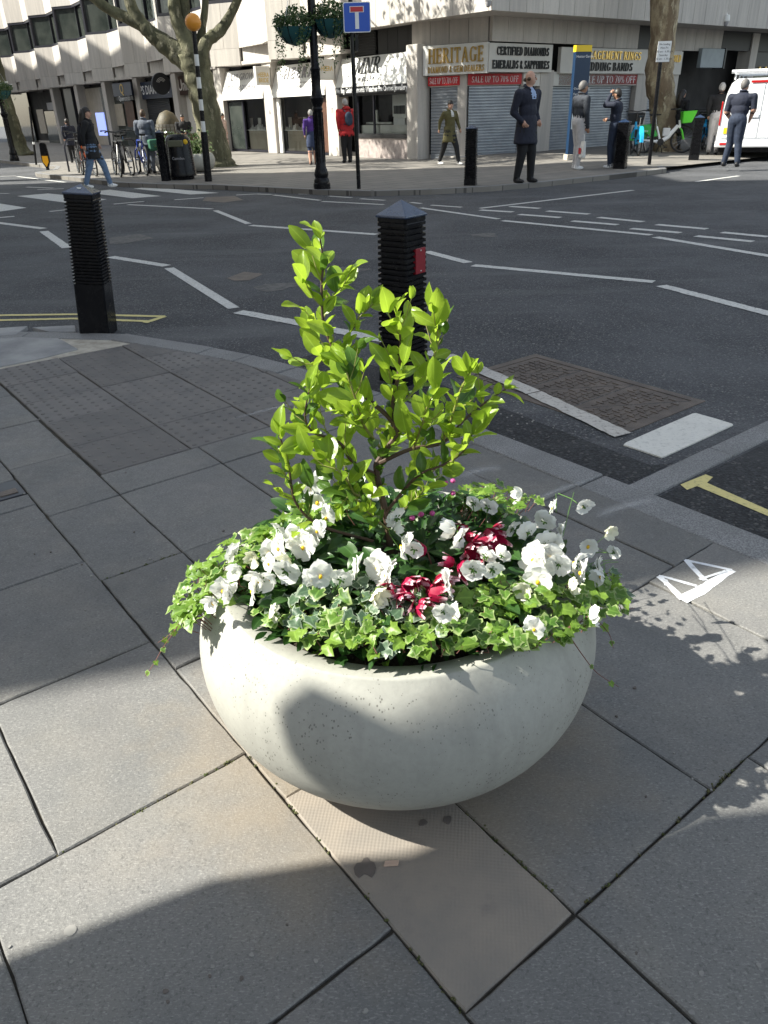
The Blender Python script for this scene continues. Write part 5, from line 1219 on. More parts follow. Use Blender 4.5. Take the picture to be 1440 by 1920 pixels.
tl, tr = ivs[1], ivs[3]
trail(tl, [on_mound(350, 1130), G(332, 1175, .36), G(305, 1215, .30), G(288, 1245, .27), G(272, 1268, .25)], 5)
trail(tl, [on_mound(370, 1120), G(340, 1165, .36), G(318, 1190, .33), G(296, 1205, .31)], 6)
trail(tr, [on_mound(1100, 1120), G(1120, 1150, .40), G(1150, 1150, .38), G(1190, 1140, .37)], 5)
trail(tr, [on_mound(1060, 1180), G(1090, 1225, .40), G(1120, 1262, .36), G(1160, 1288, .33)], 3)
trail(tr, [on_mound(1090, 1185), G(1110, 1160, .40), G(1140, 1185, .37), G(1150, 1215, .36)], 3)
trail(tr, [on_mound(1110, 1090), G(1140, 1120, .42), G(1160, 1135, .40), G(1170, 1150, .39)], 6)
# low dark undergrowth that fills the middle of the bowl
random.seed(77)
ug = thing('undergrowth', 'dark green bedding leaves filling the middle of the planter', 'leaves', PC+Vector((0, 0, .42)))
it = []
for i in range(900):
    a = random.uniform(0, 6.28); r = .36*math.sqrt(random.random()); P = PC+Vector((math.cos(a)*r, math.sin(a)*r, 0)); P.z = mound(P)-random.uniform(.01, .06)
    d = Vector((math.cos(a)+random.uniform(-1, 1), math.sin(a)+random.uniform(-1, 1), random.uniform(-.1, .9)))
    me = random.choice(PL) if random.random() < .8 else random.choice(IV[3:7])
    it.append((me, leaf_matrix(P-ug.location, d, Vector((random.uniform(-.4, .4), random.uniform(-.4, .4), 1)), random.uniform(-.4, .4))@Matrix.Scale(random.uniform(.6, 1.1), 4)))
join_leaves('leaves', it, ug); ug['kind'] = 'stuff'
# tiny pink heather at the back
hb = on_mound(*z3(330, 300)); hb.z = .42
t = thing('heather_plant', 'tuft of fine-leaved heather with tiny pink flowers behind the shrub stem', 'flowers', hb)
nd = MB()
for i in range(240):
    p = Vector((random.gauss(0, .035), random.gauss(0, .03), random.uniform(.03, .10))); nd.tube([p*.75, p+Vector((random.uniform(-.01, .01), random.uniform(-.01, .01), .012))], [.0008, .0004], 3)
tag(nd.build('needles', M['pansy_leaf'], t), kind='stuff')
for p in ((430, 187), (258, 300), (318, 295), (210, 320), (430, 120), (390, 130)):
    P = on_mound(*z3(*p), .05); MB().ball(P-hb, (.007, .007, .006), 7, 5).build('blossom', M['pink_petal'], t, smooth=True)
# ------------------------------------------------------------------ street furniture
def az(a): return -R_(a)      # rotation about z that turns local +y to azimuth a (degrees from +Y towards +X)
def bollard(label, P, rz, wd=.155, top=.90, rib0=.36, pitch=.0225, cap=.055, group='ribbed bollards', sticker=None, plate=False):
    t = thing('bollard', label, 'bollard', P, rz, group); h = wd/2
    mb = MB(); prof = []
    def ring(z, s): prof.append((z, s))
    ring(-.02, h*1.0); ring(rib0, h*.97)
    z = rib0
    while z < top-.045:
        s = h*(.97-.10*(z-rib0)/(top-rib0)); ring(z+.002, s*.90); ring(z+pitch*.28, s*.90); ring(z+pitch*.42, s*1.03); ring(z+pitch*.92, s*1.03); z += pitch
    ring(z+.003, h*.86); ring(z+.006, h*.90); ring(top, h*.90)
    k = len(prof); vs_ = []; c = .10
    for z, s in prof:
        b = s*(1-c)
        vs_ += [(b, -s, z), (s, -b, z), (s, b, z), (b, s, z), (-b, s, z), (-s, b, z), (-s, -b, z), (-b, -s, z)]
    fs = [(i*8+j, i*8+(j+1) % 8, i*8+8+(j+1) % 8, i*8+8+j) for i in range(k-1) for j in range(8)]+[tuple(range((k-1)*8, k*8))]
    mb.add(vs_, fs); mb.build('shaft', M['black_paint'], t)
    cp = MB(); s = h*.93; cp.add([(s, -s, top+.001), (s, s, top+.001), (-s, s, top+.001), (-s, -s, top+.001), (s, -s, top+.012), (s, s, top+.012), (-s, s, top+.012), (-s, -s, top+.012), (0, 0, top+.012+cap)], [(3, 2, 1, 0), (0, 1, 5, 4), (1, 2, 6, 5), (2, 3, 7, 6), (3, 0, 4, 7), (4, 5, 8), (5, 6, 8), (6, 7, 8), (7, 4, 8)])
    cp.build('cap', M['sky_tinted_cap'], t, bevel=.003)
    if sticker: MB().prism(blob(sticker[0], sticker[1], .022, 0, 12, .3), top+.02, top+.042).build('sticker', M['white_sticker'], t, fix=True)
    if plate:
        pm = MB(); pm.box(-.046+.03, .046+.03, -h*.965-.002, -h*.8, .60, .735); pl = pm.build('reflector_plate', M['red_reflector'], t, bevel=.002)
        for zz in (.613, .722): MB().ball((.03, -h*.965-.003, zz), (.005, .003, .005), 8, 5).build('rivet', M['steel'], pl)
    return t
P = G(180, 622, 0); bollard('left ribbed black bollard with smooth base and white blotch on its cap', Vector((P.x, P.y+.06, -.01)), az(-1), .218, .955, .36, .0225, .05, sticker=(.0, -.035)).rotation_euler[1] = R_(4.5)
P = G(757, 705, 0); bollard('ribbed black bollard with a red reflector plate behind the shrub', Vector((P.x, P.y+.04, -.01)), az(128-180), .218, .895, .06, .030, .075, plate=True)
for lab, px, py, rz, wd, tp in (('black bollard beside the tall man in the dark coat', 882, 347, 15, .23, .98), ('black bollard behind the man in the quilted jacket', 1162, 316, 30, .27, .95), ('black bollard between the green hire bicycle and the van', 1300, 300, 20, .25, .95), ('slim black bollard left of the litter bin', 312, 339, 10, .17, 1.0)):
    P = GF(px, py); bollard(lab, P, az(rz), wd, tp, .45 if wd < .2 else .12, .03, .06)
# ornate lamp posts
M['teal'] = simple('teal_basket_liner', (.02, .10, .11), .6)
def lamp_post(label, P, top=6.5):
    t = thing('lamp_post', label, 'lamp post', P, 0, 'black lamp posts')
    s = 1.0
    pr = [(.165, 0), (.165, .10), (.15, .11), (.15, .16), (.125, .20), (.14, .26), (.12, .34), (.095, .40), (.10, .44), (.085, .47), (.082, 1.35), (.10, 1.38), (.085, 1.42), (.115, 1.50), (.13, 1.56), (.10, 1.60), (.085, 1.72), (.085, 2.0), (.10, 2.03), (.075, 2.07), (.07, 3.2), (.065, 3.3), (.06, top)]
    MB().lathe(pr, 16).build('post', M['black_paint'], t, smooth=True)
    MB().tube([(-.5, 0, top-.4), (-.2, 0, top-.1), (0, 0, top-.05), (.2, 0, top-.1), (.5, 0, top-.4)], .025, 8).build('ladder_arm', M['black_paint'], t)
    MB().lathe([(.05, top), (.16, top+.1), (.2, top+.5), (.12, top+.62), (.02, top+.75)], 12).build('lantern', M['white_board'], t)
    for i in range(8):
        a = i*PI/4; MB().tube([(.09*math.cos(a), .09*math.sin(a), .47), (.088*math.cos(a), .088*math.sin(a), 1.33)], .010, 5).build('flute', M['black_paint'], t)
    return t
LP = GF(604, 354)
lamp_post('black ornate lamp post carrying two hanging baskets', LP)
LP2 = GF(28, 302); lamp_post('black ornate lamp post at the far left edge', LP2)
M['basket_leaf'] = mat_leaf('basket_leaf', (.03, .07, .02), (.07, .13, .035), .25); M['basket_pale'] = mat_leaf('pale_trailing_leaf', (.12, .17, .07), (.20, .25, .12), .3)
def leaf_cloud(name, mats, pts, size, parent, seed=1):
    rr = random.Random(seed); mb = MB()
    for p in pts:
        d = Vector((rr.gauss(0, 1), rr.gauss(0, 1), rr.gauss(-.2, .8))).normalized(); n = Vector((rr.gauss(0, 1), rr.gauss(0, 1), rr.gauss(.5, 1))).normalized(); x = d.cross(n)
        if x.length < 1e-3: continue
        x.normalize(); L = size*rr.uniform(.6, 1.3); wd = L*.32; p = Vector(p)
        mb.add([p, p+d*L*.5+x*wd, p+d*L, p+d*L*.5-x*wd], [(0, 1, 2, 3)], rr.randrange(len(mats)))
    me = mb.mesh(name, mats); set_uv0(me); o = inst(name, me, parent); return tag(o, kind='stuff')
def set_uv0(me):
    ul = me.uv_layers.new(name='UVMap'); n = len(me.loops); ul.data.foreach_set('uv', [.4, .5]*n)
def basket(label, c, R, seed, post=None, flowers=False):
    t = thing('hanging_basket', label, 'hanging basket', c, 0, 'hanging baskets'); rr = random.Random(seed)
    MB().lathe([(.03, -R*.85), (R*.5, -R*.72), (R*.85, -R*.35), (R, 0), (R*.93, .0), (R*.3, -.05)], 18, cap=False).build('bowl', M['teal'], t, smooth=True)
    for i in range(10):
        a = i*2*PI/10; MB().tube([(R*1.01*math.cos(a), R*1.01*math.sin(a), 0), (R*.88*math.cos(a), R*.88*math.sin(a), -R*.35), (R*.5*math.cos(a), R*.5*math.sin(a), -R*.74)], .006, 4).build('wire', M['black_paint'], t)
    for i in range(3):
        a = i*2*PI/3; MB().tube([(R*math.cos(a), R*math.sin(a), 0), (0, 0, R*2.3)], .004, 4).build('chain', M['steel'], t)
    pts = []
    for i in range(1500):
        a = rr.uniform(0, 6.28); r = R*1.15*math.sqrt(rr.random()); pts.append((r*math.cos(a), r*math.sin(a), rr.uniform(-.05, .30)*(1.2-r/R*.7)+.03))
    leaf_cloud('foliage', [M['basket_leaf'], M['basket_leaf'], M['basket_pale']], pts, .055, t, seed)
    pts = []
    for k in range(17):
        a = rr.uniform(0, 6.28); L = rr.uniform(.2, .8); x, y = R*1.05*math.cos(a), R*1.05*math.sin(a); dx, dy = rr.gauss(0, .08), rr.gauss(0, .08)
        for i in range(int(L*70)): f = i/(L*70); pts.append((x+dx*f+rr.gauss(0, .02), y+dy*f+rr.gauss(0, .02), -f*L+.02))
    leaf_cloud('trailing_growth', [M['basket_pale'], M['basket_leaf']], pts, .045, t, seed+1)
    if flowers:
        for i in range(12): MB().ball((rr.uniform(-R, R), rr.uniform(-R, R), rr.uniform(.08, .3)), .035, 7, 5).build('bloom', M['white_board'], t, smooth=True)
    return t
BK = [((553, 52), 'teal hanging basket of trailing greenery left of the lamp post', .33), ((619, 38), 'teal hanging basket partly behind the blue sign', .33)]
for i, ((px, py), lab, R) in enumerate(BK):
    c = AT(px, py, LP.y+(.0 if i == 0 else .1)); basket(lab, c, R, 40+i)
    br = MB().tube([c+Vector((0, 0, R*2.3)), Vector((LP.x, LP.y, c.z+R*2.35)), Vector((LP.x, LP.y, c.z+R*1.5))], .018, 6).build('basket_bracket', M['black_paint'])
    tag(br, 'black iron bracket holding the %s hanging basket' % ('left' if i == 0 else 'right'), 'bracket')
c = AT(2, 170, LP2.y); basket('hanging basket with white flowers at the left edge', c, .33, 55, flowers=True)
# blue no-through-road sign
P = GF(673, 354); top = AT(671, 0, P.y).z
sg = thing('road_sign', 'blue square no-through-road sign with white stem and red bar on a black pole', 'road sign', P, 0)
MB().tube([(0, 0, -.05), (-.03, 0, top+.2)], .038, 10).build('pole', M['black_paint'], sg, smooth=True)
M['sign_blue'] = simple('sign_blue', (.012, .09, .52), .35); M['sign_red'] = simple('sign_red', (.55, .02, .03), .35); M['sign_white'] = simple('sign_white', (.82, .82, .82), .35)
a_, b_ = AT(645, 62, P.y-.06)-P, AT(694, 3, P.y-.06)-P; sx0, sx1, sz0, sz1 = a_.x, b_.x, a_.z, b_.z
def rrect(x0, x1, z0, z1, r, y0, y1):
    pts = []
    for cx, cz, s in ((x1-r, z1-r, 0), (x0+r, z1-r, 90), (x0+r, z0+r, 180), (x1-r, z0+r, 270)):
        for k in range(5): a = R_(s+k*22.5); pts.append((cx+r*math.cos(a), cz+r*math.sin(a)))
    mb = MB(); n = len(pts); mb.add([(x, y0, z) for x, z in pts]+[(x, y1, z) for x, z in pts], [tuple(range(n)), tuple(range(2*n-1, n-1, -1))]+[(i, n+i, n+(i+1) % n, (i+1) % n) for i in range(n)]); return mb
pl = rrect(sx0, sx1, sz0, sz1, .03, -.085, -.06).build('plate', M['sign_white'], sg, fix=True)
rrect(sx0+.015, sx1-.015, sz0+.015, sz1-.015, .022, -.090, -.0845).build('blue_face', M['sign_blue'], pl, fix=True)
cxs = (sx0+sx1)/2; hs = sz1-sz0; ws = sx1-sx0
MB().box(cxs-ws*.07, cxs+ws*.07, -.095, -.0885, sz0+hs*.12, sz0+hs*.66).build('white_stem', M['sign_white'], pl)
MB().box(cxs-ws*.26, cxs+ws*.26, -.0945, -.0888, sz0+hs*.66, sz0+hs*.86).build('white_border', M['sign_white'], pl); MB().box(cxs-ws*.23, cxs+ws*.23, -.099, -.093, sz0+hs*.68, sz0+hs*.84).build('red_bar', M['sign_red'], pl)
MB().box(.03, .09, -.03, .04, sz0-.28, sz0-.02).build('sign_light_box', M['black_paint'], sg)
# Belisha beacon
P = GF(391, 340); g_ = AT(362, 42, P.y)
bc = thing('beacon', 'black and white banded crossing beacon post with an amber globe', 'beacon', P, 0); d = (g_-P)
M['amber'] = simple('amber_globe', (.75, .30, .035), .35, emit=None)
MB().tube([(0, 0, -.02), d*.33], [.085, .075], 12).build('base', M['black_paint'], bc, smooth=True)
N = 9
for i in range(N):
    a, b = d*(.33+.62*i/N), d*(.33+.62*(i+1)/N); MB().tube([a, b], .048, 12).build('band', M['white_board'] if i % 2 == 0 and i < 8 else M['black_paint'], bc, smooth=True)
MB().ball(d, .165, 20, 14).build('globe', M['amber'], bc, smooth=True, ang=180)
# litter bin
P = GF(343, 336); bn = thing('litter_bin', 'black rounded litter bin with white lettering beside the crossing', 'litter bin', P, az(0))
MB().lathe([(.27, .0), (.28, .06), (.335, .08), (.335, .16), (.325, .19), (.285, .80), (.27, .88), (.21, .95), (.05, .965)], 24).build('body', M['black_paint'], bn, smooth=True, ang=50)
MB().box(-.17, .17, -.31, -.24, .70, .84).build('aperture', simple('bin_aperture', (.10, .10, .06), .6), bn, bevel=.02)
o = inst('lettering', text_mesh('Camden', .085, M['grey_ink'], .002, .001), bn); o.matrix_local = face_matrix(Vector((.03, -.322, .46)), Vector((1, 0, 0)), Vector((0, .04, 1)))
MB().ball((.22, -.21, .80), (.055, .02, .055), 12, 8).build('sticker', M['yellow_eye'], bn)
# bowl planters behind the bin
def small_planter(label, P, s, seed):
    t = thing('planter', label, 'planter', P, 0); MB().lathe([(RB*s, .01)]+[(r*s, z*s) for r, z in PLANTER_PROF[3:-3]], 28).build('bowl', M['concrete_far'], t, smooth=True); rr = random.Random(seed)
    leaf_cloud('foliage', [M['basket_leaf'], M['ivy_plain_far']], [(rr.gauss(0, .16)*s, rr.gauss(0, .16)*s, (.45+abs(rr.gauss(0, .22)))*s) for i in range(500)], .08, t, seed)
# trees
def far_leafmat(): return mat_leaf('fresh_plane_leaf', (.15, .24, .03), (.24, .34, .06), .45)
M['bark'] = mat_bark('plane_bark', (.15, .145, .085), (.075, .072, .04), (.23, .21, .14)); M['bark_pale'] = mat_bark('pale_plane_bark', (.34, .28, .18), (.16, .115, .07), (.44, .38, .26)); M['tree_leaf'] = far_leafmat()
def tree(label, base, limbs, bark, seed, crown_r=3.2, top=10.0, leaves=2600, group='plane trees'):
    t = thing('plane_tree', label, 'tree', base, 0, group); rr = random.Random(seed); ends = []
    trunk = MB()
    for i, (pts, radii) in enumerate(limbs):
        c = catmull([p-base for p in pts], 6); n = len(c); rad = []
        for k in range(n):
            f = k/(n-1)*(len(radii)-1); a = min(int(f), len(radii)-2); rad.append((radii[a]+(radii[a+1]-radii[a])*(f-a))*(1+.05*math.sin(k*1.7+i)+rr.uniform(-.04, .04)))
        if i == 0:
            trunk.tube(c, rad, 18); trunk.build('trunk', M[bark], t, smooth=True, ang=180)
        else:
            MB().tube(c, rad, 12).build('limb', M[bark], t, smooth=True, ang=180)
        ends.append((c[-1], (c[-1]-c[-3]).normalized(), rad[-1]))
    tw = MB(); lp = []
    def grow(p, d, r, L, depth):
        q = p; pts = [p]; 
        for k in range(4):
            d = (d+Vector((rr.gauss(0, .22), rr.gauss(0, .22), rr.gauss(.06, .16)))).normalized(); q = q+d*L/4; pts.append(q)
        tw.tube(pts, [r*(1-.12*k) for k in range(5)], 6 if r > .03 else 4)
        if depth == 0 or r < .008:
            for k in range(7): lp.append(pts[1+k % 4]+Vector((rr.gauss(0, .18), rr.gauss(0, .18), rr.gauss(0, .18))))
            return
        for k in range(3 if depth > 1 else 4): 
            e = (d+Vector((rr.gauss(0, .75), rr.gauss(0, .75), rr.gauss(.05, .5)))).normalized(); grow(pts[2+k % 3], e, r*.62, L*.74, depth-1)
    for p, d, r in ends[1:] if len(ends) > 1 else ends: grow(p, d, r*.9, 2.0, 4)
    tag(tw.build('twigs', M[bark], t, smooth=True), kind='stuff')
    rr.shuffle(lp); leaf_cloud('crown', [M['tree_leaf']], lp[:leaves], .16, t, seed)
    return t
def px_limb(Y, pts): return [AT(x, y, Y) for x, y in pts]
P = GF(408, 312); Y = P.y; sc = .0150
tree('big mossy plane tree with forking limbs behind the crossing beacon', P, [
 ([P-Vector((0, 0, .1))]+px_limb(Y, [(405, 300), (396, 250), (383, 190), (371, 140), (362, 100)]), [.62, .50, .40, .37, .40, .42]),
 (px_limb(Y, [(366, 118), (340, 100), (300, 72), (255, 42), (205, 18), (165, -12)]), [.30, .24, .18, .15, .13, .11]),
 (px_limb(Y, [(366, 125), (335, 108), (300, 80), (275, 55), (250, 20), (235, -25)]), [.28, .22, .19, .18, .16, .14]),
 (px_limb(Y, [(362, 110), (345, 70), (330, 30), (322, -30)]), [.28, .20, .17, .15]),
 (px_limb(Y+.2, [(366, 105), (356, 60), (346, 20), (345, -40)]), [.24, .17, .15, .13]),
 (px_limb(Y-.1, [(374, 112), (388, 78), (412, 58), (432, 28), (455, -20)]), [.22, .16, .15, .12, .10]),
 (px_limb(Y+.3, [(372, 95), (380, 50), (385, 0), (378, -40)]), [.14, .10, .09, .08])], 'bark', 3)
P = GF(42, 291); Y = P.y
tree('leaning mossy plane tree trunk at the far left edge', P, [([P-Vector((0, 0, .1))]+px_limb(Y, [(36, 280), (22, 230), (8, 180), (-8, 120), (-25, 50)]), [.55, .38, .30, .27, .25, .24]),
 (px_limb(Y, [(-22, 70), (-40, 10), (-50, -60)]), [.2, .16, .12]), (px_limb(Y, [(-22, 60), (-10, 0), (8, -60)]), [.18, .13, .1])], 'bark', 8, leaves=1600)
P = GF(1246, 283); Y = P.y
tree('pale mottled plane tree trunk behind the parking sign', P, [([P-Vector((0, 0, .1))]+px_limb(Y, [(1246, 265), (1243, 200), (1236, 140), (1243, 70), (1247, 0), (1252, -60)]), [.52, .40, .36, .38, .33, .38, .42]),
 (px_limb(Y, [(1250, -40), (1235, -90), (1210, -150)]), [.28, .2, .16]), (px_limb(Y, [(1252, -40), (1280, -90), (1310, -150)]), [.25, .2, .15]), (px_limb(Y, [(1251, -50), (1255, -110), (1250, -170)]), [.25, .2, .15])], 'bark_pale', 12, leaves=1600)
P = Vector((-13.5, 22.0, FAR_Z)); oot = tree('plane tree out of view on the left', P, [([P, P+Vector((.1, 0, 2)), P+Vector((0, .1, 4.5)), P+Vector((.2, 0, 6.5))], [.4, .33, .3, .3])]+[([P+Vector((.1, 0, 5.5)), P+Vector((a*1.2, b*1.2, 8)), P+Vector((a*2.2, b*2.2, 10))], [.2, .15, .1]) for a, b in ((1, .3), (.2, 1), (-.6, .5), (.4, -.9))], 'bark', 31, leaves=1500)
for k_ in ('label', 'category', 'group'): del oot[k_]
oot.name = 'tree_out_of_view'; struct(oot)
# a tree added out of view on the left whose thin crown dapples the far pavement and the shop fronts
M['concrete_far'] = M['concrete']; M['ivy_plain_far'] = M['basket_pale']
small_planter('small pale bowl planter right behind the litter bin', GF(372, 322), 1.0, 61); small_planter('small pale bowl planter behind the left side of the litter bin', GF(330, 325), 1.0, 62)
# wayfinding totem
P = GF(1075, 300); tm = thing('map_totem', 'dark blue pedestrian map post with a yellow top band', 'sign', P, az(-14))
H_ = AT(1085, 85, P.y).z-P.z
M['totem_blue'] = simple('totem_blue', (.008, .03, .075), .35); M['totem_yellow'] = simple('totem_yellow', (.80, .55, .02), .4); M['map_print'] = simple('map_print', (.42, .52, .62), .5, col2=(.62, .66, .66), scale=14)
MB().box(-.21, .21, -.07, .07, .14, H_-.14).build('panel', M['totem_blue'], tm, bevel=.01); MB().box(-.212, .212, -.072, .072, H_-.138, H_).build('top_band', M['totem_yellow'], tm)
MB().box(-.24, .24, -.12, .12, -.02, .138).build('concrete_foot', M['mortar'], tm, bevel=.01); MB().box(-.18, .18, -.076, -.071, .72, 1.28).build('map_face', M['map_print'], tm)
for i, (z, tx, k) in enumerate(((H_-.24, 'Hatton Garden', .06), (1.62, 'Chancery Lane', .055), (1.50, 'Farringdon', .055), (1.38, 'Leather Lane', .055))):
    o = inst('lettering', text_mesh(tx, k*1.3, M['white_ink'], .001, .0, 1, 'LEFT'), tm); o.matrix_local = face_matrix(Vector((-.19, -.073, z)), Vector((1, 0, 0)), Vector((0, 0, 1)))
# leaning parking sign
P = GF(1217, 309); q = AT(1240, 100, P.y-.05); ps = thing('parking_sign', 'small white parking restriction plate on a leaning black pole', 'road sign', P, 0)
MB().tube([(0, 0, -.05), q-P], .045, 10).build('pole', M['black_paint'], ps, smooth=True)
d = (q-P).normalized(); m = face_matrix(q-P+Vector((.03, -.06, .03)), Vector((1, 0, 0)), d)
pl = inst('plate', MB().box(-.15, .15, -.20, .20, 0, .012).mesh('plate', M['sign_white']), ps, m)
for i, tx in enumerate(('No loading', 'Mon-Fri', '8.30 am - 6.30 pm', 'Saturday', '8.30 am - 1.30 pm')): o = inst('lettering', text_mesh(tx, .055, M['black_ink'], .001), pl); o.location = (0, .14-.07*i, .013)
# keep-left bollard: black top, yellow arrow-shaped plate
P = GF(84, 319); kb = thing('arrow_marker', 'small black and yellow pointed warning marker on the build-out', 'marker', P, 0)
a_ = AT(72, 268, P.y)-P; b_ = AT(97, 318, P.y)-P; x0, x1, z1 = a_.x, b_.x, a_.z; xm = (x0+x1)/2
def plate(pts, y0, y1): mb = MB(); n = len(pts); mb.add([(x, y0, z) for x, z in pts]+[(x, y1, z) for x, z in pts], [tuple(range(n)), tuple(range(2*n-1, n-1, -1))]+[(i, n+i, n+(i+1) % n, (i+1) % n) for i in range(n)]); return mb
hz = z1*.47
plate([(xm-.03, .05), (xm+.03, .05), (x1, z1*.30), (x1, z1*.56), (x1-.02, z1*.95), (x1-.06, z1), (x0+.06, z1), (x0+.02, z1*.95), (x0, z1*.56), (x0, z1*.30)], -.03, .03).build('backing', M['black_paint'], kb, fix=True)
plate([(xm, .09), (x1-.03, z1*.30), (x1-.03, z1*.52), (x0+.03, z1*.52), (x0+.03, z1*.30)], -.045, -.031).build('yellow_plate', simple('fluorescent_yellow', (.90, .42, .01), .45), kb, fix=True)
MB().tube([(xm, 0, 0), (xm, 0, .06)], .05, 8).build('foot', M['black_paint'], kb)
# slim black post with rings by the left tree
P = GF(68, 309); t = thing('slim_post', 'slim black post with two pale rings near the yellow marker', 'post', P, 0); q = AT(55, 200, P.y)-P
MB().tube([(0, 0, 0), q], .035, 8).build('shaft', M['black_paint'], t); MB().tube([q*.36, q*.40], .043, 8).build('ring', M['white_sticker'], t)
# wicker egg sculpture
P = GF(324, 296); eg = thing('egg_sculpture', 'brown egg-shaped ornament with a tiled band beside the litter bin', 'sculpture', P, 0)
M['egg'] = simple('mossy_bronze', (.075, .055, .022), .6, col2=(.045, .038, .018), scale=9, bump=.6, bscale=40)
MB().lathe([(.02, .28), (.22, .36), (.40, .62), (.45, .9), (.38, 1.2), (.24, 1.42), (.02, 1.52)], 24).build('shell', M['egg'], eg, smooth=True, ang=180); MB().lathe([(.12, 0), (.10, .3)], 12).build('pedestal', M['black_paint'], eg)
M['egg_tile'] = simple('dull_mirror_tile', (.16, .15, .13), .4)
ring = [(.4545, .86), (.44, 1.0)]
for i in range(7):
    for j in range(4):
        a = R_(-150+i*18); r = .462-.025*j*j*.45; z = .84+.10*j; MB().box(-.055, .055, -.012, .012, -.042, .042, M=Matrix.Translation((r*math.cos(a), r*math.sin(a), z))@Matrix.Rotation(a+PI/2, 4, 'Z')).build('mosaic_tile', M['egg_tile'], eg)
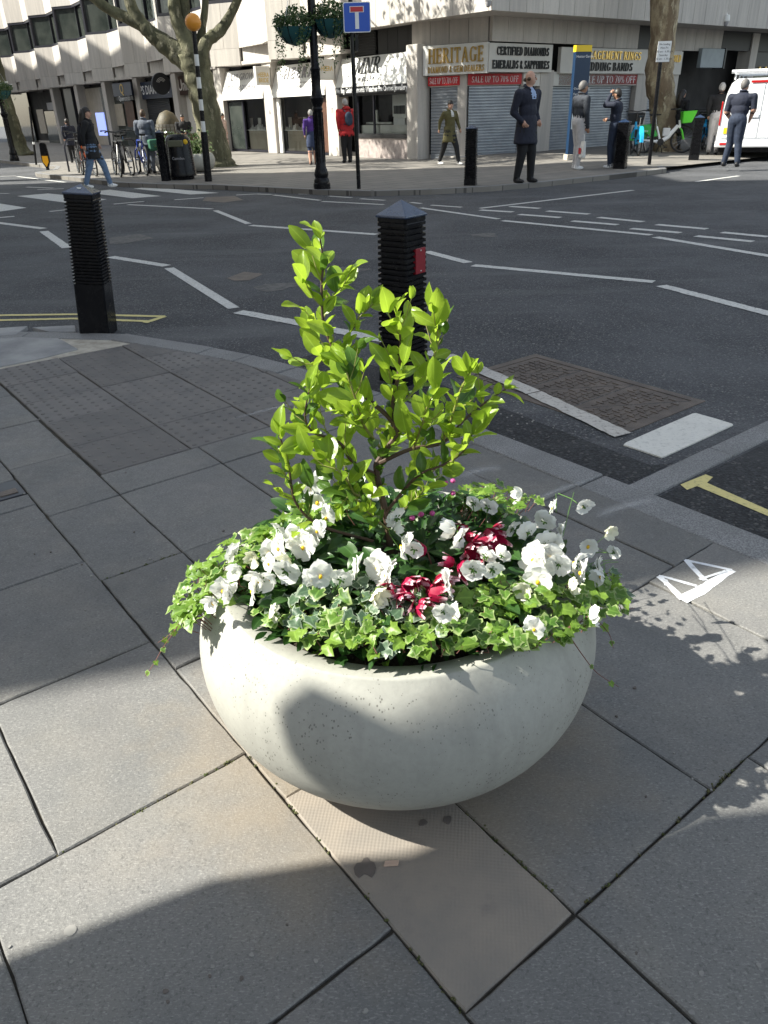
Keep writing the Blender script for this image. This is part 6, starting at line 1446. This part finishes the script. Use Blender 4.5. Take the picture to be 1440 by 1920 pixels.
# ------------------------------------------------------------------ bicycles
M['tyre'] = simple('tyre_rubber', (.012, .012, .012), .8); M['chrome'] = simple('polished_steel', (.6, .6, .6), .25, 1.0); M['bike_black'] = simple('black_bike_paint', (.012, .012, .014), .35)
def bicycle(label, P, az_deg, paint, hire=None, group=None, basket_=False, s=1.0, lean=0.0):
    t = thing('bicycle', label, 'bicycle', P, az(az_deg)+PI/2, group); t.rotation_euler = (R_(lean), 0, az(az_deg)+PI/2); t.scale = (s, s, s)
    R = .335; xs = (-.52, .53)
    for x in xs:
        w_ = thing('wheel', '', '', (x, 0, R)); w_.parent = t
        for k in ('label', 'category'):
            if k in w_: del w_[k]
        c = [(R*.95*math.cos(a), 0, R*.95*math.sin(a)) for a in [2*PI*i/28 for i in range(28)]]
        MB().tube(c, .021, 7, closed=True).build('tyre', M['tyre'], w_, smooth=True)
        MB().tube([(p[0]*.92, 0, p[2]*.92) for p in c], .011, 5, closed=True).build('rim', M['chrome'] if not hire else M['bike_black'], w_)
        sp = MB()
        for i in range(16): a = 2*PI*i/16; sp.tube([(.02*math.cos(a+.6), .02*(-1)**i, .02*math.sin(a+.6)), (R*.88*math.cos(a), 0, R*.88*math.sin(a))], .0018, 3)
        sp.tube([(0, -.05, 0), (0, .05, 0)], .022, 8); sp.build('spokes', M['chrome'], w_)
    pm = paint; f = MB(); bb = (-.06, 0, .28); head0, head1 = (.40, 0, .62), (.37, 0, .80); seat = (-.24, 0, .80)
    if hire:
        f.tube([(-.52, 0, R), (-.2, 0, .30), bb, (.12, 0, .40), (.34, 0, .66), head0], [.02, .04, .055, .06, .05, .035], 8); f.tube([bb, (-.14, 0, .5), (-.2, 0, .66)], .028, 8); f.tube([head0, head1], .03, 8)
    else:
        for a, b in ((bb, head0), (seat, head1), (bb, seat)): f.tube([a, b], .018, 7)
        f.tube([head0, head1], .024, 8)
        for y in (-.05, .05): f.tube([(-.52, y, R), bb], .010, 5); f.tube([(-.52, y, R), (seat[0]+.02, 0, seat[2]-.05)], .009, 5)
    f.build('frame', pm, t, smooth=True)
    fk = MB()
    for y in (-.055, .055): fk.tube([(.53, y, R), (.46, y, .55), head0], .013 if not hire else .02, 6)
    fk.build('fork', hire['fork'] if hire else pm, t, smooth=True)
    MB().tube([seat if not hire else (-.2, 0, .64), (-.26, 0, .92)], .014, 6).build('seat_post', M['chrome'], t)
    MB().add([(-.42, -.075, .955), (-.42, .075, .955), (-.28, .06, .965), (-.12, .02, .955), (-.12, -.02, .955), (-.28, -.06, .965), (-.40, -.06, .91), (-.40, .06, .91), (-.14, .012, .925), (-.14, -.012, .925)], [(0, 5, 4, 3, 2, 1), (6, 7, 8, 9), (0, 1, 7, 6), (1, 2, 3, 8, 7), (3, 4, 9, 8), (4, 5, 0, 6, 9)]).build('saddle', M['bike_black'], t, fix=True)
    hb = MB(); hz = 1.04 if hire else 1.0
    hb.tube([head1, (.35, 0, hz-.02)], .014, 6); hb.tube([(.24, -.30, hz+.02), (.33, -.18, hz+.03), (.36, 0, hz), (.33, .18, hz+.03), (.24, .30, hz+.02)], .013, 6); hb.build('handlebar', M['bike_black'], t, smooth=True)
    for y in (-.30, .30): MB().tube([(.26, y*.9, hz+.022), (.16, y*1.05, hz+.015)], .018, 6).build('grip', M['tyre'], t)
    cr = MB(); cr.lathe([(.085, -.006), (.085, .006)], 18, M=Matrix.Translation((bb[0], -.05, bb[2]))@Matrix.Rotation(PI/2, 4, 'X')); cr.tube([(bb[0], -.06, bb[2]), (bb[0]+.12, -.07, bb[2]-.12)], .010, 5); cr.tube([(bb[0], .06, bb[2]), (bb[0]-.12, .07, bb[2]+.12)], .010, 5)
    cr.box(bb[0]+.08, bb[0]+.17, -.16, -.075, bb[2]-.14, bb[2]-.115); cr.box(bb[0]-.17, bb[0]-.08, .075, .16, bb[2]+.11, bb[2]+.135); cr.build('crankset', M['bike_black'], t)
    if hire:
        gd = MB(); n = 14; vs_ = []; fs = []
        for i in range(n+1):
            a = R_(15+i*165/n)
            for r in (R*.55, R*1.12):
                for y in (-.035, .035): vs_.append((-.52+r*math.cos(a), y, R+r*math.sin(a)))
        for i in range(n):
            b = i*4; fs += [(b, b+4, b+6, b+2), (b+1, b+3, b+7, b+5), (b+2, b+6, b+7, b+3), (b, b+1, b+5, b+4)]
        gd.add(vs_, fs).build('rear_guard', hire['guard'], t, fix=True)
        MB().add([(.42, -.19, .72), (.42, .19, .72), (.66, .17, .74), (.66, -.17, .74), (.40, -.23, 1.0), (.40, .23, 1.0), (.76, .21, 1.02), (.76, -.21, 1.02)], [(0, 1, 2, 3), (0, 4, 5, 1), (1, 5, 6, 2), (2, 6, 7, 3), (3, 7, 4, 0)]).build('basket', hire['basket'], t, bevel=.02)
        MB().box(-.03, .16, -.05, .05, .42, .62, M=Matrix.Translation((.0, 0, .0))@Matrix.Rotation(R_(0), 4, 'Y')).build('battery', hire['battery'], t, bevel=.02)
        ks = MB(); ks.tube([bb, (-.12, .12, .0)], .012, 5); ks.tube([bb, (.04, .12, .0)], .012, 5); ks.build('kickstand', M['bike_black'], t)
        if hire.get('text'): o = inst('lettering', text_mesh(hire['text'], .09, M['white_ink'], .001), t); o.matrix_local = face_matrix(Vector((-.50, -.037, .56)), Vector((1, 0, 0)), Vector((0, 0, 1)))
    elif basket_: MB().box(-.62, -.34, -.2, .2, .55, .82).build('pannier', basket_, t, bevel=.04)
    return t
green = simple('lime_green_paint', (.10, .62, .03), .4); hwhite = simple('white_bike_paint', (.80, .80, .80), .35); sky_b = simple('sky_blue_paint', (.02, .38, .72), .4); dgreen = simple('mid_green_guard', (.05, .42, .07), .45); hgrey = simple('pale_battery_grey', (.62, .62, .62), .5)
blueb = simple('royal_blue_paint', (.01, .04, .30), .35); redb = simple('dark_red_paint', (.25, .012, .012), .35); dgreenb = simple('dark_green_pannier', (.03, .12, .07), .7); orange = simple('orange_paint', (.75, .13, .02), .45)
BG = 'bicycles at the cycle stands'
for lab, px, py, a, pm, ln, bk in (('black bicycle at the left cycle stand beside the walking woman', 152, 326, -25, M['bike_black'], 4, None), ('bicycle with orange mudguard behind the walking woman', 172, 329, -31, orange, -4, None), ('black bicycle just right of the walking woman', 222, 330, -24, M['bike_black'], 5, None), ('dark bicycle in the middle of the cycle stands', 240, 327, -30, M['bike_black'], -3, None), ('blue bicycle in front of the man in the grey suit', 268, 327, -26, blueb, 4, None), ('blue bicycle with a dark green pannier nearest the bin', 292, 323, -33, blueb, -4, dgreenb)):
    bicycle(lab, GF(px, py), a, pm, None, BG, bk, 1.0, ln)
for lab, px, y in (('steel cycle stand hoop left of the walking woman', 130, 322), ('steel cycle stand hoop between the black bicycles', 232, 326), ('steel cycle stand hoop by the blue bicycles', 285, 322)):
    P = GF(px, y); t = thing('cycle_stand', lab, 'cycle stand', P, az(-60), 'cycle stands'); MB().tube([(0, 0, 0), (0, 0, .62), (.06, 0, .76), (.18, 0, .82), (.45, 0, .82), (.57, 0, .76), (.63, 0, .62), (.63, 0, 0)], .026, 8).build('hoop', M['dark_metal'], t, smooth=True)
HG = 'hire bicycles by the tree'
hire_g = dict(fork=green, guard=dgreen, basket=green, battery=hgrey, text='Lime'); hire_b = dict(fork=sky_b, guard=sky_b, basket=M['bike_black'], battery=M['bike_black'])
bicycle('white and lime green hire bicycle standing side-on in front', (GF(1205, 289)+GF(1273, 286))/2, 100, hwhite, hire_g, HG, s=1.02)
bicycle('lime green hire bicycle half hidden behind the leaning pole', GF(1222, 283), 35, green, hire_g, HG)
bicycle('sky blue hire bicycle seen end-on by the left bollard', GF(1190, 290), 8, sky_b, hire_b, HG)
bicycle('sky blue hire bicycle between the bollard and the van', GF(1312, 283), 28, sky_b, hire_b, HG)
bicycle('dark hire bicycle nearest the van', GF(1328, 280), 20, M['bike_black'], hire_b, HG)
# ------------------------------------------------------------------ the van
M['van_white'] = simple('van_white_paint', (.74, .75, .77), .25, spec=.6); M['van_glass'] = simple('van_rear_glass', (.02, .02, .022), .08); M['lamp_red'] = simple('red_lamp_lens', (.45, .01, .012), .25)
P = G(1335, 303, ROAD_Z)
van = thing('delivery_van', 'white panel van with roof rack parked at the right edge', 'van', P, az(28))   # rear faces the camera, local +y forward, x right
WV, HV, ZL, LV = 1.95, 1.90, .34, 4.9
def section(y, k, top):      # rounded body section
    pts = []
    for x, z in ((0.02, ZL), (0.0, .55), (.02, 1.0), (.10, top-.30), (.17, top-.10), (.30, top), (WV-.30, top), (WV-.17, top-.10), (WV-.10, top-.30), (WV-.02, 1.0), (WV, .55), (WV-.02, ZL)): pts.append(((x-WV/2)*k+WV/2, y, z))
    return pts
secs = [section(0, .985, HV-.02), section(.06, 1.0, HV), section(3.3, 1.0, HV+.02), section(3.9, .97, HV-.15), section(4.5, .92, 1.15), section(4.9, .85, .85)]
mb = MB(); n = len(secs[0]); vs_ = [p for s_ in secs for p in s_]; fs = []
for i in range(len(secs)-1):
    for j in range(n): fs.append((i*n+j, i*n+(j+1) % n, (i+1)*n+(j+1) % n, (i+1)*n+j))
fs += [tuple(range(n)), tuple(range((len(secs)-1)*n, len(secs)*n))]
mb.add(vs_, fs).build('body', M['van_white'], van, smooth=True, ang=28, fix=True)
for x0, x1 in ((.10, WV/2-.006), (WV/2+.006, WV-.10)):
    dr = plate([(x0, .56), (x1, .56), (x1, HV-.13), (x0+(.09 if x0 < .5 else 0), HV-.13)] if x0 < .5 else [(x0, .56), (x1, .56), (x1-.09, HV-.13), (x0, HV-.13)], -.035, -.002).build('rear_door', M['van_white'], van, fix=True, bevel=.02)
    plate([(x0+.12, 1.15), (x1-.08, 1.15), (x1-.08, 1.52), (x0+.12, 1.52)], -.042, -.034).build('door_pressing', M['van_white'], dr, fix=True, bevel=.006)
MB().box(WV/2-.22, WV/2-.04, -.06, -.036, 1.02, 1.10).build('door_handle', M['van_white'], van, bevel=.01); MB().box(WV/2+.25, WV/2+.40, -.055, -.036, .80, .84).build('lock', M['black_paint'], van)
MB().box(.0, WV, -.10, .05, .34, .50).build('bumper', M['van_white'], van, bevel=.03)
for x in (.12, WV-.34): MB().box(x, x+.16, -.112, -.098, .40, .45).build('reflector', M['lamp_red'], van)
for x in (.015, WV-.075): MB().box(x, x+.035, -.02, .02, .85, 1.40).build('tail_lamp', M['lamp_red'], van, bevel=.01)
MB().box(WV/2-.35, WV/2+.15, -.045, -.02, HV-.10, HV-.05).build('brake_light', M['lamp_red'], van); MB().box(.16, .24, -.05, -.036, .66, .80).build('number_plate', M['totem_yellow'], van)
rk = MB()
for y in (.15, 1.2, 2.3): rk.tube([(.2, y, HV+.12), (WV-.2, y, HV+.12)], .022, 6); rk.tube([(.22, y, HV-.02), (.22, y, HV+.12)], .02, 6); rk.tube([(WV-.22, y, HV-.02), (WV-.22, y, HV+.12)], .02, 6)
for x in (.22, WV-.22): rk.tube([(x, .05, HV+.12), (x, 2.5, HV+.12)], .022, 6)
rk.build('roof_rack', M['van_white'], van); MB().tube([(.12, .1, HV+.16), (WV-.1, .1, HV+.16)], .04, 8).build('pipe_carrier', M['van_white'], van)
for y in (.85, 3.9):
    for x in (.04, WV-.26): MB().lathe([(.18, 0), (.31, .02), (.33, .06), (.33, .18), (.31, .22), (.18, .24)], 20, M=Matrix.Translation((x, y, .33))@Matrix.Rotation(PI/2, 4, 'Y')).build('wheel', M['tyre'], van)
MB().box(.1, WV-.1, .1, 4.6, .22, .36).build('underbody', M['black_paint'], van)
# ------------------------------------------------------------------ people
M['skin'] = simple('skin_tone', (.52, .30, .215), .55); M['skin_tan'] = simple('tan_skin_tone', (.36, .195, .125), .55)
M['hair_dark'] = simple('dark_hair', (.018, .013, .010), .5); M['hair_grey'] = simple('grey_hair', (.40, .38, .36), .6); M['hair_brown'] = simple('brown_hair', (.07, .04, .022), .55); M['hair_short_grey'] = simple('short_dark_grey_hair', (.13, .12, .115), .6)
def cloth(name, col, k=.75): return simple(name, col, .85, col2=tuple(c*k for c in col), scale=16, bump=1.0, bscale=14)
def person(label, P, az_deg, h, top, legs, shoes, hair, skin='skin', stride=0.0, arms=((.14, .02, .56), (.14, .02, .56)), elbows=None, coat=0.0, bulk=1.0, long_hair=False, bald=False, head_turn=0.0, lean=0.0, sleeves=True, skirt=None, hood=None, shirt=None, bare_legs=False, foot_split=.055, forearm_skin=False):
    t = thing('person', label, 'person', P, az(az_deg)); mats = [top, legs, skin_m(skin), shoes, shirt or top]
    mb = MB(); TOP, LEG, SK, SH, SHIRT = 0, 1, 2, 3, 4; bulk *= 1.13; b = bulk
    V3 = Vector
    ln = lambda z: lean*max(0, z-.5)
    def cap(p, q, r0, r1, mi, n=10):
        p, q = V3(p), V3(q); mb.tube([p+(q-p)*f for f in (0, .25, .5, .75, 1)], [r0+(r1-r0)*f for f in (0, .25, .5, .75, 1)], n, mi); mb.ball(p, r0*.99, 10, 7, mi); mb.ball(q, r1*.99, 10, 7, mi)
    def el(c, r, mi): mb.ball((c[0], c[1]+ln(c[2]), c[2]), r, 14, 10, mi)
    # trunk
    el((0, 0, .755), (.108*b, .070*b, .105), TOP); el((0, .006, .655), (.094*b, .066*b, .11), TOP); el((0, -.004, .545), (.096*b, .072*b, .085), LEG if not coat else TOP)
    for s in (-1, 1): el((s*.085*b, -.004, .80), (.048*b, .044*b, .040), TOP)
    cap((0, ln(.8)-.004, .80), (0, ln(.87)+.008, .875), .036, .030, SK)
    if shirt: el((0, .040, .80), (.022, .042, .050), SHIRT)
    if coat:      # coat skirt down to the hem
        k = 6
        prof_ = [(.098*b, .60), (.104*b, .53), (.112*b, .46), (.118*b, .40), (.122*b, coat+.02), (.120*b, coat)]
        mb.lathe(prof_, 20, (0, 0, 0), TOP, True, 1.0, .72)
    if skirt: mb.lathe([(.09*b, .60), (.105*b, .5), (.115*b, .40), (.112*b, skirt)], 18, (0, 0, 0), LEG, True, 1.0, .75)
    # legs
    feet = []
    for s, f in ((-1, stride), (1, -stride)):
        hip = (s*.048, 0, .52); ank = (s*foot_split, f*.20, .045+(.02 if f < 0 else 0)); kn = (s*.053, f*.11+.022, .285)
        lm = SK if bare_legs else LEG
        cap(hip, kn, .060*b, .043*b, LEG); cap(kn, ank, .042*b, .030*b, lm)
        feet.append((ank, s, f))
        mb.ball((ank[0], ank[1]+.028, .022), (.030, .075, .024), 12, 7, SH); mb.ball((ank[0], ank[1]-.008, .035), (.028, .036, .034), 10, 7, SH)
    # arms
    hands = []
    for i, s in ((0, -1), (1, 1)):
        a = arms[i]; shp = V3((s*.118*b, ln(.8), .80)); wr = V3((s*a[0], a[1]+ln(a[2]), a[2])); e = (elbows or (None, None))[i]
        elb = V3((s*e[0], e[1]+ln(e[2]), e[2])) if e else (shp+wr)/2+V3((s*.018, -.022, 0))
        cap(shp, elb, .038*b, .031*b, TOP); cap(elb, wr, .030*b, .021, SK if forearm_skin else TOP); hands.append((wr, (wr-elb).normalized(), s))
        mb.ball(wr+(wr-elb).normalized()*.028, (.017, .021, .03), 8, 6, SK)
    # head
    hc = V3((0, ln(.93)+.014, .930)); Rz = Matrix.Rotation(-R_(head_turn), 3, 'Z')
    mb.ball(hc, (.043, .053, .063), 16, 12, SK); mb.ball(hc+Rz@V3((0, .022, -.028)), (.032, .032, .036), 12, 8, SK)
    me = mb.mesh('body', mats, fix=True)
    # one continuous skin round all the masses
    kd = kdtree.KDTree(len(me.polygons))
    for p in me.polygons: kd.insert(p.center, p.index)
    kd.balance(); mi = [p.material_index for p in me.polygons]
    o = bpy.data.objects.new('body', me); COL.objects.link(o)
    r = o.modifiers.new('r', 'REMESH'); r.mode = 'VOXEL'; r.voxel_size = .0085; sm = o.modifiers.new('s', 'SMOOTH'); sm.iterations = 4; sm.factor = .5
    dg = bpy.context.evaluated_depsgraph_get(); nm = bpy.data.meshes.new_from_object(o.evaluated_get(dg)); bpy.data.objects.remove(o)
    nm.materials.clear(); [nm.materials.append(m) for m in mats]
    for p in nm.polygons: p.material_index = mi[kd.find(p.center)[1]]; p.use_smooth = True
    # fingers, nose, ears, eyes, mouth, as part of the same mesh
    ex = MB()
    for wr, d, s in hands:
        base = wr+d*.045; side = d.cross(V3((1, 0, 0))) if abs(d.x) < .9 else V3((0, 1, 0)); side.normalize(); curl = V3((-s, .25, 0))
        for k in range(4):
            p0 = base+side*(k-1.5)*.0085; L = (.024, .028, .026, .020)[k]; ex.tube([p0-d*.01, p0+d*L*.6, p0+d*L+curl*.008], [.0052, .0048, .0038], 6, SK)
        p0 = wr+d*.02+side*.018; ex.tube([p0-side*.006, p0+side*.006+d*.012, p0+side*.004+d*.026], [.006, .0055, .0042], 6, SK)
    F = lambda v: hc+Rz@V3(v)
    ex.tube([F((0, .051, .006)), F((0, .062, -.012)), F((0, .055, -.018))], [.005, .0085, .006], 6, SK)
    for s in (-1, 1): ex.ball(F((s*.043, .0, -.006)), (.006, .011, .016), 8, 6, SK); ex.ball(F((s*.017, .047, .006)), (.0062, .005, .0045), 8, 6, 5); ex.tube([F((s*.026, .043, .017)), F((s*.010, .050, .018))], .0032, 5, 5)
    ex.tube([F((-.014, .047, -.032)), F((0, .053, -.033)), F((.014, .047, -.032))], .0034, 5, 6)
    xm = ex.mesh('x', mats+[M['hair_dark'], M['red_banner']], True, 180, True)
    nm.materials.append(M['hair_dark']); nm.materials.append(simple_lip())
    bm = bmesh.new(); bm.from_mesh(nm); bm.from_mesh(xm); bm.to_mesh(nm); bm.free()
    body = inst('body', nm, t); body.scale = (h, h, h); t_h = h
    if hair:
        hm = MB()
        if not bald or long_hair:
            vs_ = []; n = 16; k = 9; rx, ry, rz_ = .0475, .0575, .066
            for i in range(k+1):
                for j in range(n):
                    a = 2*PI*j/n; front = math.sin(a) ; lim = (.46 if front > .3 else .62+.12*(-front)); th = PI*lim*i/k
                    vs_.append(F((rx*math.sin(th)*math.cos(a), -.004+ry*math.sin(th)*math.sin(a), .005+rz_*math.cos(th))))
            hm.add(vs_, [(i*n+j, i*n+(j+1) % n, i*n+n+(j+1) % n, i*n+n+j) for i in range(k) for j in range(n)])
            if long_hair: hm.tube([F((0, -.03, .03)), F((0, -.052, -.03)), F((0, -.07, -.10)), F((0, -.078, -.17)), F((0, -.075, -.215))], [.046, .050, .052, .046, .02], 12)
        else:
            for s in (-1, 1): hm.ball(F((s*.037, -.018, -.008)), (.007, .022, .015), 10, 7)
            hm.ball(F((0, -.044, -.014)), (.030, .010, .016), 10, 7)
        ho = hm.build('hair', hair, t, smooth=True, ang=180); ho.scale = (h, h, h); sd_ = ho.modifiers.new('t', 'SOLIDIFY'); sd_.thickness = .004; sd_.offset = 0
    if hood:
        hd = MB(); hd.tube([(-.07, -.02, .83), (-.04, -.055, .85), (0, -.065, .86), (.04, -.055, .85), (.07, -.02, .83)], [.012, .022, .026, .022, .012], 8); q = hd.build('hood', hood, t, smooth=True, ang=180); q.scale = (h, h, h)
    if coat or top:
        cl = MB(); cl.tube([(.03, .055+ln(.84), .83), (.045, .02+ln(.85), .853), (.03, -.03+ln(.86), .868), (0, -.042+ln(.86), .872), (-.03, -.03+ln(.86), .868), (-.045, .02+ln(.85), .853), (-.03, .055+ln(.84), .83)], [.007, .012, .013, .014, .013, .012, .007], 7); q = cl.build('collar', top, t, smooth=True, ang=180); q.scale = (h, h, h)
    return t
_lip = []
def simple_lip():
    if not _lip: _lip.append(simple('lip_tone', (.30, .12, .10), .5))
    return _lip[0]
def skin_m(k): return M[k]
def height_at(px, foot, head):
    P = GF(px[0], foot) if isinstance(px, tuple) else GF(px, foot); d = ray(px[1] if isinstance(px, tuple) else px, head); k = math.hypot(P.x, P.y)/math.hypot(d.x, d.y); return P, CAM_H+d.z*k-P.z
navy = cloth('navy_wool', (.016, .018, .034)); black = cloth('black_cloth', (.010, .010, .012)); denim = cloth('blue_denim', (.13, .20, .32), .7); greysuit = cloth('blue_grey_suit', (.10, .115, .145), .85); red = cloth('red_jacket_cloth', (.48, .020, .025)); olive = cloth('olive_coat_cloth', (.11, .095, .035)); white = cloth('white_cloth', (.70, .69, .66), .9); palegrey = cloth('pale_grey_joggers', (.48, .46, .46), .85)
dkblue = cloth('dark_blue_denim', (.018, .028, .055)); quilt = cloth('dark_quilted_navy', (.012, .016, .034)); purple = cloth('purple_fleece', (.08, .03, .22)); pink = cloth('pale_pink_coat', (.52, .38, .33)); bomber = cloth('dark_grey_denim_jacket', (.035, .040, .052)); blackshoe = simple('black_leather', (.012, .012, .014), .35); whiteshoe = simple('white_trainers', (.72, .71, .70), .6); blue_shirt = cloth('pale_blue_shirt', (.32, .42, .62), .9); shorts = cloth('navy_shorts', (.03, .045, .10))
P, h = height_at((981, 987), 343, 131); person('tall bald man in a long dark coat standing hands in pockets at the kerb', P, 140, h, navy, black, blackshoe, M['hair_brown'], bald=True, coat=.36, arms=((.125, .05, .56), (.125, .05, .56)), elbows=((.165, -.035, .64), (.165, -.035, .64)), head_turn=-50, shirt=blue_shirt, bulk=1.04, foot_split=.07, stride=.15)
P, h = height_at((842, 836), 309, 188); person('woman in an open olive coat walking before the shutters', P, 140, h, olive, black, whiteshoe, M['hair_dark'], coat=.36, stride=.9, shirt=white, arms=((.15, .10, .56), (.15, -.10, .57)), head_turn=30)
P, h = height_at((652, 655), 305, 184); rj = person('grey-haired person in a red jacket facing the shop window', P, -30, h, red, black, blackshoe, M['hair_grey'], coat=.46, arms=((.14, .03, .55), (.14, .03, .55)), bulk=1.08, hood=red)
bp_mat = cloth('slate_blue_backpack_cloth', (.03, .05, .085))
def backpack(label, P, az_deg, h, mat, z0=.58, z1=.80, off=.0):
    t = thing('backpack', label, 'backpack', P, az(az_deg)); m = MB(); m.ball((off*h, -.105*h, (z0+z1)/2*h), (.075*h, .052*h, (z1-z0)/2*h), 16, 12); m.build('bag', mat, t, smooth=True, ang=180)
    MB().ball((off*h, -.145*h, (z0*.7+z1*.3)*h), (.055*h, .022*h, (z1-z0)*.28*h), 12, 8).build('pocket', mat, t, smooth=True)
    for s in (-1, 1): MB().tube([((off+s*.05)*h, -.09*h, .80*h), ((off+s*.07)*h, -.02*h, .845*h), ((off+s*.075)*h, .06*h, .79*h), ((off+s*.08)*h, .03*h, .66*h), ((off+s*.06)*h, -.07*h, .60*h)], .009*h, 6).build('strap', mat, t)
backpack('slate blue backpack worn by the person in red', P, -30, h, bp_mat)
P, h = height_at((1079, 1094), 318, 151); person('man in a dark jacket and pale grey joggers holding a white bag', P, 75, h, bomber, palegrey, whiteshoe, M['hair_short_grey'], 'skin_tan', arms=((.13, .06, .50), (.13, .05, .49)), bulk=1.06, stride=.08)
wr = P+Vector((.02, -.22, 0)); bg = thing('carrier_bag', 'white carrier bag held by the man in pale joggers', 'bag', P+Vector((.06, -.2, .60)), az(75))
cbm = MB(); cbm.add([(-.11, -.05, -.34), (.11, -.05, -.34), (.11, .05, -.34), (-.11, .05, -.34), (-.13, -.02, 0), (.13, -.02, 0), (.13, .02, 0), (-.13, .02, 0)], [(0, 3, 2, 1), (0, 1, 5, 4), (1, 2, 6, 5), (2, 3, 7, 6), (3, 0, 4, 7)]); cbm.build('bag_body', white, bg, bevel=.015); MB().tube([(-.07, 0, -.01), (-.05, 0, .14), (.05, 0, .14), (.07, 0, -.01)], .007, 5).build('handle', white, bg); MB().prism([(-.06, -.056), (.05, -.056), (.05, -.053), (-.06, -.053)], -.26, -.14).build('print', M['red_banner'], bg, fix=True)
P, h = height_at((1145, 1151), 315, 166); person('person in a dark quilted jacket shading their eyes with one hand', P, -60, h, quilt, dkblue, whiteshoe, M['hair_dark'], 'skin_tan', arms=((.05, .09, .93), (.14, .14, .62)), elbows=((.13, .13, .80), (.155, .0, .64)), bulk=1.05, foot_split=.07)
P, h = height_at((1368, 1384), 313, 148); vm = person('man in a navy quilted gilet working at the van rear doors', P, 40, h, quilt, dkblue, blackshoe, M['hair_short_grey'], arms=((.13, .10, .56), (.10, .16, .55)), elbows=((.16, .0, .64), (.16, .02, .66)), bulk=1.05, head_turn=20, lean=.12, foot_split=.09, stride=.1, forearm_skin=True)
P, h = height_at((186, 173), 352, 200); person('woman with long dark hair and black coat striding over the crossing', P, 85, h, black, denim, whiteshoe, M['hair_dark'], stride=.75, coat=.37, long_hair=True, arms=((.14, .06, .55), (.14, -.06, .55)))
backpack('black backpack worn by the woman at the crossing', P, 85, h, cloth('black_backpack_cloth', (.014, .014, .02)), .52, .80)
P, h = height_at((284, 277), 325, 205); person('man in a blue-grey suit seen from behind near the bicycles', P, 10, h, greysuit, greysuit, blackshoe, M['hair_brown'], coat=.45, bulk=1.06, shirt=white)
P, h = height_at((352, 352), 300, 214); person('bearded man in black standing beside the plane tree', P, 170, h, black, dkblue, blackshoe, M['hair_dark'], 'skin_tan', arms=((.06, .10, .60), (.06, .10, .58)), elbows=((.15, .03, .66), (.15, .03, .66)), bulk=1.12)
P, h = height_at((588, 585), 309, 205); person('person in purple fleece and navy shorts behind the lamp post', P, -20, h, purple, shorts, blackshoe, M['hair_grey'], bare_legs=True, skirt=.33, bulk=.95)
P, h = height_at((140, 132), 305, 222); person('dark figure in navy by the glass shop door', P, -40, h, navy, black, blackshoe, M['hair_dark'], coat=.4)
P, h = height_at((424, 418), 290, 212); person('person in a pale pink coat half hidden behind the big tree', P, 110, h, pink, black, blackshoe, M['hair_dark'], coat=.25)
P, h = height_at((1265, 1265), 284, 168); person('dark figure with long hair right of the pale tree', P, 60, h, black, black, blackshoe, M['hair_dark'], coat=.3, long_hair=True)
P, h = height_at((1334, 1342), 290, 155); person('white-haired man in a dark jacket beyond the hire bicycles', P, 20, h, black, palegrey, blackshoe, M['hair_grey'], bulk=1.05)
